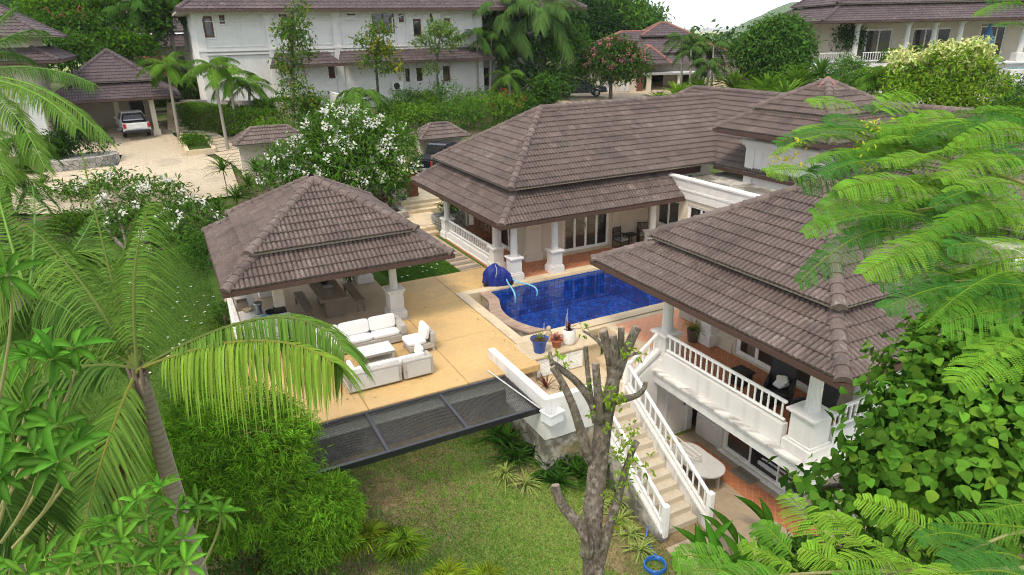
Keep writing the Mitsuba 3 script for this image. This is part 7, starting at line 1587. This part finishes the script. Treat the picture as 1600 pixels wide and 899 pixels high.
fountain('yucca', 'yellow green strappy plant at the left edge of the drive', 'plant', (-6.71, 46.41, 1.85), 60, 1.2, .07, (.13, .22, .03), 343, (5, 85), .8)
# ------------------------------------------------------------------ carport area
bush('carport_shrub', 'dark rounded shrub in the curved stone planter', (-5.0, 51.1, 2.5), (1.9, 1.2, 1.2), 420, (.22, .11), (.035, .085, .018), 351)
bush('island_plants', 'bright green groundcover in the kerb bed under the slender palm', (1.95, 53.3, 2.6), (.9, 1.9, .35), 260, (.16, .08), (.09, .19, .02), 352)
for q, (b, h, lab) in enumerate((((0.90, 55.50, 2.54), (1.08, 62.37, 7.91), 'slender palm standing in the kerb bed'), ((3.80, 51.42, 2.12), (3.66, 56.25, 7.89), 'slender palm in front of the hedge, second from the kerb bed'), ((4.98, 56.11, 2.54), (5.15, 59.86, 6.86), 'slender palm before the hedge, third from the kerb bed'), ((6.22, 57.54, 2.77), (6.63, 60.06, 6.29), 'slender palm before the hedge, nearest the white villa'))):
    b = np.array(b); h = np.array(h)
    palm(lab, b, (b[0] + (h[0] - b[0]) * .8, b[1], h[2]), 12, 2.3, .62, .07, .75, (.15, .28, .05), 360 + q, r0=.11, group='slender palms along the hedge', elev=(-30, 70), crownshaft='moss')
hedge('clipped_hedge', 'long clipped bamboo hedge between drive and white villa', [(1.86, 60.35, 2.91)[:2], (3.32, 58.46, 2.80)[:2], (5.67, 56.32, 2.61)[:2], (7.50, 53.91, 2.35)[:2]], 1.8, None, 1.9, (.30, .10), 5200, (.135, .255, .04), 371)
hedge('clipped_hedge', 'clipped hedge on the upper terrace in front of the white villa', [(6.65, 57.00, 5.39)[:2], (9.27, 57.00, 5.14)[:2], (11.64, 56.50, 4.74)[:2]], 2.0, None, 2.1, (.30, .12), 4600, (.115, .23, .04), 372)
hedge('clipped_hedge', 'dark hedge running behind the carport roof', [(-1.00, 74.00, 8.57)[:2], (1.53, 74.00, 8.38)[:2], (4.39, 74.00, 8.18)[:2]], 2.2, 3.6, 2.4, (.35, .15), 3600, (.075, .155, .03), 373)
tell(put('terrace_wall', cat([bar((*a, 3.6), (*b, 3.6), .3, 2.6) for a, b in (((1.66, 63.50, 5.24)[:2], (4.43, 61.50, 5.11)[:2]), ((4.43, 61.50, 5.11)[:2], (7.06, 58.00, 4.07)[:2]), ((7.06, 58.00, 4.07)[:2], (9.46, 54.00, 3.29)[:2]))]), 'rubble'), 'long grey stone terrace wall behind the clipped hedge', 'wall')
bush('flowering_shrub', 'wide green shrub with pink flowers behind the carport', (-4.90, 72.00, 9.24), (3.6, 1.8, 1.5), 500, (.36, .17), (.08, .17, .035), 381, flowers=(14, .22, (.45, .10, .09)))
bush('gap_shrub', 'green shrub between the left house and the carport roof', (-5.88, 68.00, 7.31), (2.6, 1.5, 1.6), 360, (.36, .17), G1, 379)
bush('bright_shrub', 'yellow green shrub under the far cream house', (-6.63, 76.00, 10.57), (3.2, 2.0, 1.8), 420, (.42, .2), (.12, .24, .02), 382)
bush('bright_shrub', 'yellow green bush right of the carport roof', (-1.33, 70.00, 7.95), (2.0, 1.4, 1.3), 300, (.42, .2), (.09, .20, .02), 383)
bush('bright_shrub', 'round light green tree like bush left of the far palm', (-3.72, 77.00, 10.31), (2.2, 2, 1.8), 360, (.42, .2), (.10, .20, .02), 384)
bush('carport_flowers', 'pink flowering bush on the slope right of the carport roof', (0.06, 66.00, 6.72), (1.3, 1.0, .8), 160, (.3, .15), (.05, .12, .02), 385, flowers=(24, .22, (.5, .13, .15)))
palm('tall palm in front of the far cream house', (-2.01, 76.00, 8.69), (-1.47, 76.00, 12.15), 14, 4.2, 1.1, .13, .8, (.065, .145, .03), 391, r0=.2, n_leaf=30)
palm('palm left of the tall far palm', (-5.30, 80.00, 9.90), (-4.99, 80.00, 12.07), 11, 2.8, .8, .12, .8, (.08, .17, .03), 392, r0=.16, n_leaf=26)
for q, x in enumerate((238, 252, 268, 283, 297)):
    palm(['vine wrapped palm by the white villa, leftmost of five', 'vine wrapped palm by the white villa, second of five', 'vine wrapped palm by the white villa, middle of five', 'vine wrapped palm by the white villa, fourth of five', 'vine wrapped palm by the white villa, rightmost of five'][q], np.array(gp72 := (1.70, 73.00, 8.84)) + [(x - 262) * .078, 0, 0], np.array((2.39, 73.00, 12.57)) + [(x - 266) * .08, (q % 2) * 1.5, (q % 3) * .8], 10, 3.0, .9, .13, .8, (.06, .135, .03), 400 + q, r0=.17, n_leaf=24, group='vine wrapped palms beside the white villa')
bush('vine', 'broad leaved vine climbing the palms beside the white villa', (0.90, 72.00, 9.20), (.9, .8, 2.4), 200, (.5, .3), (.075, .17, .025), 406)
# ------------------------------------------------------------------ in front of the white villa
def column_tree(label, base, top, blobs, col, tip, seed, r0=.13):
    k = thing('columnar_tree', label, 'tree', 'slim upright trees before the white villa')
    base = np.array(base, float)
    limbs(k, base, np.array(top, float), blobs, r0, seed=seed, n=len(blobs))
    foliage('crown', k, blobs, 40 * len(blobs), 6, .30, .15, col, seed, tipcol=tip, shell=.3, cl_var=.3)
    return k
def bl(*a): return [(np.array(p) + [.35 * w * (-1) ** q, 0, 0], (w, w, h * .62)) for q, (p, w, h) in enumerate(a)]
column_tree('slim upright tree with tiered leaves, left one before the white villa', (8.76, 54.02, 2.38), (9.27, 51.00, 11.17), bl(((9.40, 51.00, 11.50), .9, .8), ((9.80, 51.00, 10.26), 1.3, .7), ((8.45, 51.00, 9.87), 1.1, .6), ((9.91, 51.00, 9.42), 1.1, .55), ((8.79, 51.00, 8.61), 1.3, .8), ((9.34, 51.00, 7.48), 1.0, .7), ((8.25, 51.00, 7.86), .9, .5), ((9.03, 51.00, 6.10), 1.2, 1.1), ((9.49, 51.00, 5.19), 1.1, 1.0), ((8.71, 51.00, 4.70), 1.0, .9)), (.085, .18, .035), (.24, .28, .05), 411)
column_tree('slim upright tree with golden tips in the middle before the white villa', (16.31, 56.38, 2.79), (15.21, 52.00, 9.85), bl(((15.33, 52.00, 10.07), 1.0, .55), ((15.01, 52.00, 9.31), 1.0, .5), ((15.53, 52.00, 8.49), 1.1, .6), ((14.97, 52.00, 7.82), 1.0, .5), ((15.92, 52.00, 7.37), 1.0, .7), ((15.84, 52.00, 8.66), .8, .4)), (.10, .19, .035), (.38, .33, .05), 412)
column_tree('slim pale tree with feathery crown right of the golden tipped one', (23.47, 59.69, 3.39), (22.67, 57.00, 9.77), bl(((22.09, 57.00, 9.88), 1.3, .6), ((23.11, 57.00, 10.17), 1.2, .5), ((23.52, 57.00, 9.13), 1.1, .5), ((21.34, 57.00, 9.08), 1.1, .5), ((22.36, 57.00, 8.54), 1.1, .5), ((21.77, 57.00, 6.78), .8, .5)), (.13, .22, .05), (.2, .28, .06), 413, .1)
palm('bottle palm with thick drooping fronds before the white villa', (15.14, 57.47, 3.04), (13.16, 50.00, 5.13), 13, 3.3, .85, .09, .55, (.13, .24, .06), 421, r0=.28, n_leaf=50, elev=(10, 80), droop=.75)
for q, (p, rad, col, lab, grp) in enumerate((((19.34, 57.00, 4.02), (1.6, 1.2, 1.0), G2, 'round dark shrub right of the air conditioner', None), ((22.31, 57.00, 3.95), (1.6, 1.1, 1.3), G1, 'leafy shrub under the slim pale tree', None), ((20.80, 57.00, 3.88), (1.2, 1, .7), G3, 'light shrub between two darker ones by the villa wall', None), ((18.01, 51.00, 3.45), (2.6, 1.5, .9), G3, 'bright groundcover bank behind the roofed wall, left part', None), ((20.98, 51.00, 3.08), (3.0, 1.6, 1.1), G1, 'green groundcover bank behind the roofed wall, middle part', None), ((24.61, 52.00, 3.14), (3.0, 1.6, 1.3), G3, 'green groundcover bank behind the roofed wall, right part', None), ((24.51, 55.00, 3.70), (2.6, 1.5, 1.0), G1, 'dark shrub bank below the villa corner', None), ((10.53, 52.00, 3.65), (1.6, 1.2, .8), G2, 'dark shrub behind the frangipani crown', None), ((6.96, 50.00, 3.46), (1.7, 1.0, .6), G3, 'bright shrub behind the left roofed wall', None), ((27.25, 53.00, 3.14), (2.2, 1.4, 1.3), G2, 'shrub with red flowers beside the long roof', None), ((17.17, 54.00, 3.58), (1.6, 1.2, .8), G1, 'low shrub under the golden tipped tree', None))):
    bush('garden_shrub', lab, np.array(p) - [0, 0, rad[2] * .6], rad, int(130 * rad[0]), (.24, .11), col, 430 + q, flowers=(14, .2, (.5, .06, .04)) if 'red flowers' in lab else None)
palm('small feathery palm beside the groundcover bank', (28.32, 55.48, 2.68), (28.03, 55.00, 6.06), 12, 2.2, .6, .08, .7, (.09, .17, .035), 441, r0=.14, n_leaf=30)
# tall palm clump with vines
palm('very tall palm with a vine covered trunk, left one of the tall clump', (31.17, 62.00, 3.03), (31.11, 62.00, 11.28), 16, 5.6, 1.3, .14, .9, (.10, .18, .07), 451, r0=.3, n_leaf=44, m='trunk_brown', group='tall palms with vines')
palm('very tall palm with spreading crown, right one of the tall clump', (34.49, 60.00, 2.98), (34.37, 60.00, 11.77), 18, 5.4, 1.3, .14, .95, (.105, .19, .07), 452, r0=.3, n_leaf=44, m='trunk_brown', group='tall palms with vines')
for q, (p, w, h, lab) in enumerate((((30.75, 61.00, 6.46), .75, 2.6, 'vine mantle on the left tall palm trunk'), ((35.95, 59.00, 6.32), 1.5, 3.0, 'tall vine curtain right of the tall palms'), ((34.13, 60.00, 6.66), 1.5, 2.4, 'dark vine curtain between the tall palms'), ((33.43, 62.00, 6.93), 1.7, 2.6, 'leafy vine mass behind the tall palms'), ((38.58, 60.00, 7.72), 1.0, 2.2, 'slender vine column right of the tall palms'), ((32.91, 57.00, 4.48), 1.2, 1.0, 'low leafy shrub at the foot of the tall palms'))):
    k = thing('vine', lab, 'vine'); foliage('leaves', k, [(p, (w, w, h)), (np.array(p) + [.4, 0, -h * .6], (w * .8, w, h * .6)), (np.array(p) + [-.3, -.3, h * .6], (w * .7, w, h * .6))], 330, 7, .34, .17, [(.09, .19, .04), (.10, .22, .04), (.06, .13, .035), (.075, .165, .04), (.10, .21, .04), (.09, .19, .04)][q], 460 + q, shell=.45)
for q, (x, h) in enumerate(((760, 60), (742, 50), (1000, 60))):
    if q < 2: palm(['thin areca palm by the villa corner, left one', 'thin areca palm by the villa corner, right one'][q], (27.31, 60.00, 4.01) if q == 0 else (28.46, 60.00, 3.95), (27.34, 60.00, 9.60) if q == 0 else (28.84, 60.00, 9.02), 9, 2.6, .8, .1, .8, (.07, .14, .035), 470 + q, r0=.09, n_leaf=26, group='thin palms at the villa corner')
fountain('banana_plant', 'bright yellow green ginger clump left of the dark pickup', 'plant', (43.40, 72.08, 3.10), 60, 2.6, .3, (.15, .28, .025), 473, (25, 85), .5)
for q, x in enumerate((((32.49, 57.52, 2.99)), ((30.37, 56.45, 2.80)), ((29.82, 57.33, 3.00)))): bush('verge_shrub', ['low mixed shrub left of the dark pickup', 'low shrub under the tall palms by the long roof', 'small flowering verge shrub behind the long roof'][q], x, (1.5, 1.2, .7), 170, (.26, .12), (.06, .14, .02), 480 + q, flowers=(10, .2, (.5, .08, .06)) if q == 2 else None)
k = thing('pink_flower_tree', 'round tree covered in pink flowers beside the dark pickup', 'tree')
c0 = np.array((41.48, 58.19, 6.74)); b0 = np.array((41.69, 58.37, 2.79))
pb = [(c0, (2.9, 2.6, 1.9)), (c0 + [1.2, -1, -.5], (2.2, 2.0, 1.5)), (c0 + [-1.6, .6, -.6], (2.0, 2.0, 1.4)), (c0 + [.2, 0, .8], (2.0, 1.8, 1.4))]
limbs(k, (c0[0] - .2, c0[1], b0[2] - 1), (c0[0] - .2, c0[1], c0[2] - 2.2), pb, .25, seed=9); foliage('crown', k, pb, 900, 6, .42, .17, (.075, .155, .035), 491, shell=.65); blossoms(k, pb, 120, .22, (.52, .20, .22), 492, top=.5, label='pink flower clusters')
for q, (x0, xt, yt, dd) in enumerate(((1072, 1067, 62, 58), (1084, 1080, 78, 57), (1098, 1095, 62, 59), (1118, 1115, 72, 57), (1108, 1108, 96, 56))):
    h = [(41.64, 48.15, 8.73), (41.40, 46.72, 7.91), (43.77, 48.25, 8.68), (43.17, 45.94, 8.18), (41.75, 44.87, 6.80)][q]; h = np.array(h)
    palm(['slender grey palm before the brown house, leftmost', 'slender grey palm before the brown house, second from left', 'slender grey palm before the brown house, middle', 'slender grey palm before the brown house, second from right', 'shortest slender palm before the brown house'][q], (h[0] + .25, h[1], 1.5), h, 11, 1.9, .6, .085, .85, (.085, .15, .05), 500 + q, r0=.11, n_leaf=26, m='trunk_pale', group='slender palms before the brown house')
for q, (p, w, col) in enumerate((((38.49, 44.69, 5.32), 1.5, LIME), ((40.91, 44.70, 5.41), 1.8, (.15, .28, .03)), ((43.64, 43.51, 5.85), 1.9, (.16, .28, .03)), ((42.63, 39.06, 5.51), 2.2, (.13, .25, .03)), ((45.02, 38.19, 6.30), 1.9, (.14, .26, .03)), ((46.78, 44.46, 6.20), 1.6, G3), ((38.35, 46.93, 4.79), 1.2, G2), ((46.73, 37.65, 7.06), 1.5, G1), ((40.54, 35.35, 5.58), 2.0, G3))):
    fountain('ginger_clump' if q % 2 == 0 else 'palm_shrub', ['lime ginger clump under the leftmost slender palms', 'yellow green palm shrub behind the long ridge, left of the round tree', 'yellow green ginger clump left below the round tree', 'yellow green palm shrub below the round tree', 'ginger clump right below the round tree', 'green palm shrub behind the ginger clumps', 'dark ginger clump beside the porch', 'green palm shrub below the hilltop balcony', 'broad ginger clump in front of the tower roof'][q], 'plant', np.array(p) - [0, 0, 1.3], 120, w * 1.5, .17, col, 510 + q, (5, 88), .7)
k = thing('round_tree', 'large round dark green tree left of the hilltop villa', 'tree')
c0 = np.array((47.90, 43.41, 7.87))
rb2 = [(c0 + .74 * np.array(o), .74 * np.array(s)) for o, s in (((0, 0, 0), (3.8, 3.8, 2.9)), ((1.5, -.8, -.6), (2.4, 2.4, 2.0)), ((-2.2, 1, -.4), (2.5, 2.4, 2.1)), ((.3, -.5, 1.3), (2.6, 2.6, 1.9)), ((-.5, -1, -1.6), (3.2, 3, 1.8)))]
limbs(k, (c0[0], c0[1], 1.5), c0 - [0, 0, 2.6], rb2, .35, seed=10); foliage('crown', k, rb2, 1700, 7, .42, .17, (.105, .215, .055), 521, shell=.72, cl_var=.4)
k = thing('cream_flower_tree', 'leafy tree topped with creamy yellow bracts before the hilltop villa', 'tree')
c0 = np.array((41.99, 25.22, 6.07))
yb = [((40.33, 26.19, 6.36), (1.3, 1.3, 1.1)), ((42.13, 25.46, 6.78), (1.6, 1.6, 1.3)), ((43.70, 24.72, 6.93), (1.3, 1.3, 1.2)), ((44.35, 23.92, 5.83), (1.2, 1.2, 1.0)), ((39.97, 24.79, 5.47), (1.7, 1.6, 1.1)), ((41.80, 23.84, 5.43), (1.6, 1.5, 1.1)), ((38.77, 25.94, 5.35), (1.1, 1.1, .7))]
limbs(k, (c0[0], c0[1], 2.0), c0 - [0, 0, 1.6], yb, .2, seed=11); foliage('crown', k, yb, 800, 8, .34, .14, (.20, .33, .04), 523, shell=.55, tipcol=(.26, .36, .05))
tops = [((40.32, 26.70, 7.55), (.75, .7, .4)), ((41.19, 26.14, 7.27), (.5, .5, .3)), ((42.63, 25.71, 7.96), (1.0, .9, .35)), ((44.10, 25.01, 8.08), (.9, .9, .4)), ((44.63, 24.40, 7.27), (.6, .6, .4)), ((42.55, 24.88, 7.33), (.9, .7, .4)), ((41.95, 25.91, 7.62), (.6, .6, .3))]
foliage('bracts', k, tops, 300, 8, .30, .17, (.80, .78, .50), 524, var=.12, kind='stuff')
palm('areca palm left of the creamy flowered tree', (42.57, 28.67, 3.61), (43.05, 29.48, 6.06), 16, 3.0, .8, .1, .7, (.10, .20, .03), 531, r0=.1, n_leaf=34, elev=(0, 75))
palm('areca palm against the hilltop villa columns', (49.96, 31.96, 3.21), (50.59, 33.22, 6.89), 13, 2.7, .8, .1, .7, (.10, .19, .03), 532, r0=.1, n_leaf=30, elev=(0, 75))
bush('villa_shrub', 'dark bush on the hilltop villa balcony', (57.06, 43.36, 7.39), (1.9, 1.2, 1.2), 160, (.35, .16), (.04, .10, .025), 533)
for q, p in enumerate(((42.81, 21.71, 4.46), (50.96, 25.02, 5.01), (43.53, 31.37, 5.43), (37.83, 19.27, 4.09), (49.95, 37.94, 5.95))): bush('hillside_shrub', ['palm like shrub right of the creamy flowered tree', 'shrub below the hilltop pool edge', 'green shrub left of the areca palm', 'low shrub at the right edge behind the feathery leaves', 'shrub under the hilltop balcony wall'][q], np.array(p) - [0, 0, 1], (1.9, 1.6, 1.2), 260, (.30, .11), (G1, G2, G1, G3, G1)[q], 540 + q)
# ------------------------------------------------------------------ trees along the skyline
sky_trees = (((-16.57, 142.93, 15.24), 5, 4.5, DARKG, 'dark tree on the skyline at the far left'), ((-11.86, 134.22, 14.52), 6, 4.5, DARKG, 'broad dark tree behind the left roofs'), ((-9.83, 151.75, 15.78), 5, 5, (.035, .085, .022), 'dark tree right of the broad dark one on the left skyline'), ((63.77, 94.69, 11.78), 6.5, 5.5, G2, 'tall green tree behind the tall palms'), ((63.47, 88.18, 10.26), 5.5, 4.6, G1, 'bright green tree left of the brown roofs'), ((69.63, 90.72, 9.47), 4.5, 3.5, G2, 'green tree just left of the red ridged roof'), ((55.17, 85.87, 9.06), 4.5, 4, (.03, .075, .02), 'dark tree behind the vine columns'), ((76.89, 60.84, 7.21), 4.0, 2.6, G3, 'green tree under the hilltop villa eave'), ((79.61, 59.90, 8.21), 3.6, 3.0, G3, 'bright tree behind the hilltop balcony'), ((65.13, 106.59, 13.13), 6, 5, G2, 'green tree top behind the right tall palm'), ((52.06, 107.46, 13.70), 6, 5, DARKG, 'dark tree behind the white villa roof'), ((-17.72, 118.39, 12.68), 5, 5, DARKG, 'dark tree at the extreme left edge'), ((1.45, 145.92, 15.53), 6, 4.5, G2, 'green tree behind the far cream house'), ((-5.16, 149.48, 16.00), 5, 4, G1, 'light tree top at the upper left'))
for q, (p, w, h, col, lab) in enumerate(sky_trees):
    p = np.array(p); r_ = np.random.RandomState(560 + q); k = thing('skyline_tree', lab, 'tree', 'trees along the skyline')
    bb = [(p, (w, w, h))] + [(p + np.array([r_.uniform(-.8, .8) * w, r_.uniform(-.8, .8) * w, r_.uniform(-.4, .7) * h]), np.array([w, w, h]) * r_.uniform(.35, .55)) for _ in range(8)]
    limbs(k, (p[0], p[1], 0), p - [0, 0, h * .8], bb, .4, seed=q, n=4); foliage('crown', k, bb, 700, 6, .75, .36, col, 560 + q, shell=.6, cl_var=.4)
r_ = np.random.RandomState(8); fc = []
for q in range(210):
    a, d_2 = math.radians(r_.uniform(-30, 95)), r_.uniform(130, 420)
    x, y = d_2 * math.sin(a), d_2 * math.cos(a); fc.append(((x, y, float(hgt(x, y)) + r_.uniform(1, 3.2)), (r_.uniform(5, 9), r_.uniform(5, 9), r_.uniform(3, 4.5))))
foliage('far_wood', None, fc, 9000, 4, 1.6, .9, (.07, .14, .05), 600, shell=.7, kind='stuff')
labels['far_wood'] = {'label': 'distant belt of mixed woodland behind the houses', 'category': 'wood', 'kind': 'stuff'}
labels = {k: v for k, v in labels.items() if v}
# ------------------------------------------------------------------ thin haze of the humid air
scene['air'] = {'type': 'homogeneous', 'albedo': {'type': 'rgb', 'value': [.92, .95, .985]}, 'sigma_t': {'type': 'rgb', 'value': [.00014, .00015, .00016]}}
scene['haze'] = {'type': 'cube', 'to_world': T().translate([400, 1600, 40]).scale([3900, 2900, 62]), 'bsdf': {'type': 'null'}, 'interior': {'type': 'ref', 'id': 'air'}}
scene['camera']['medium'] = {'type': 'ref', 'id': 'air'}
labels['haze'] = {'label': 'faint blue haze of humid air over the valley', 'kind': 'stuff', 'category': 'haze'}
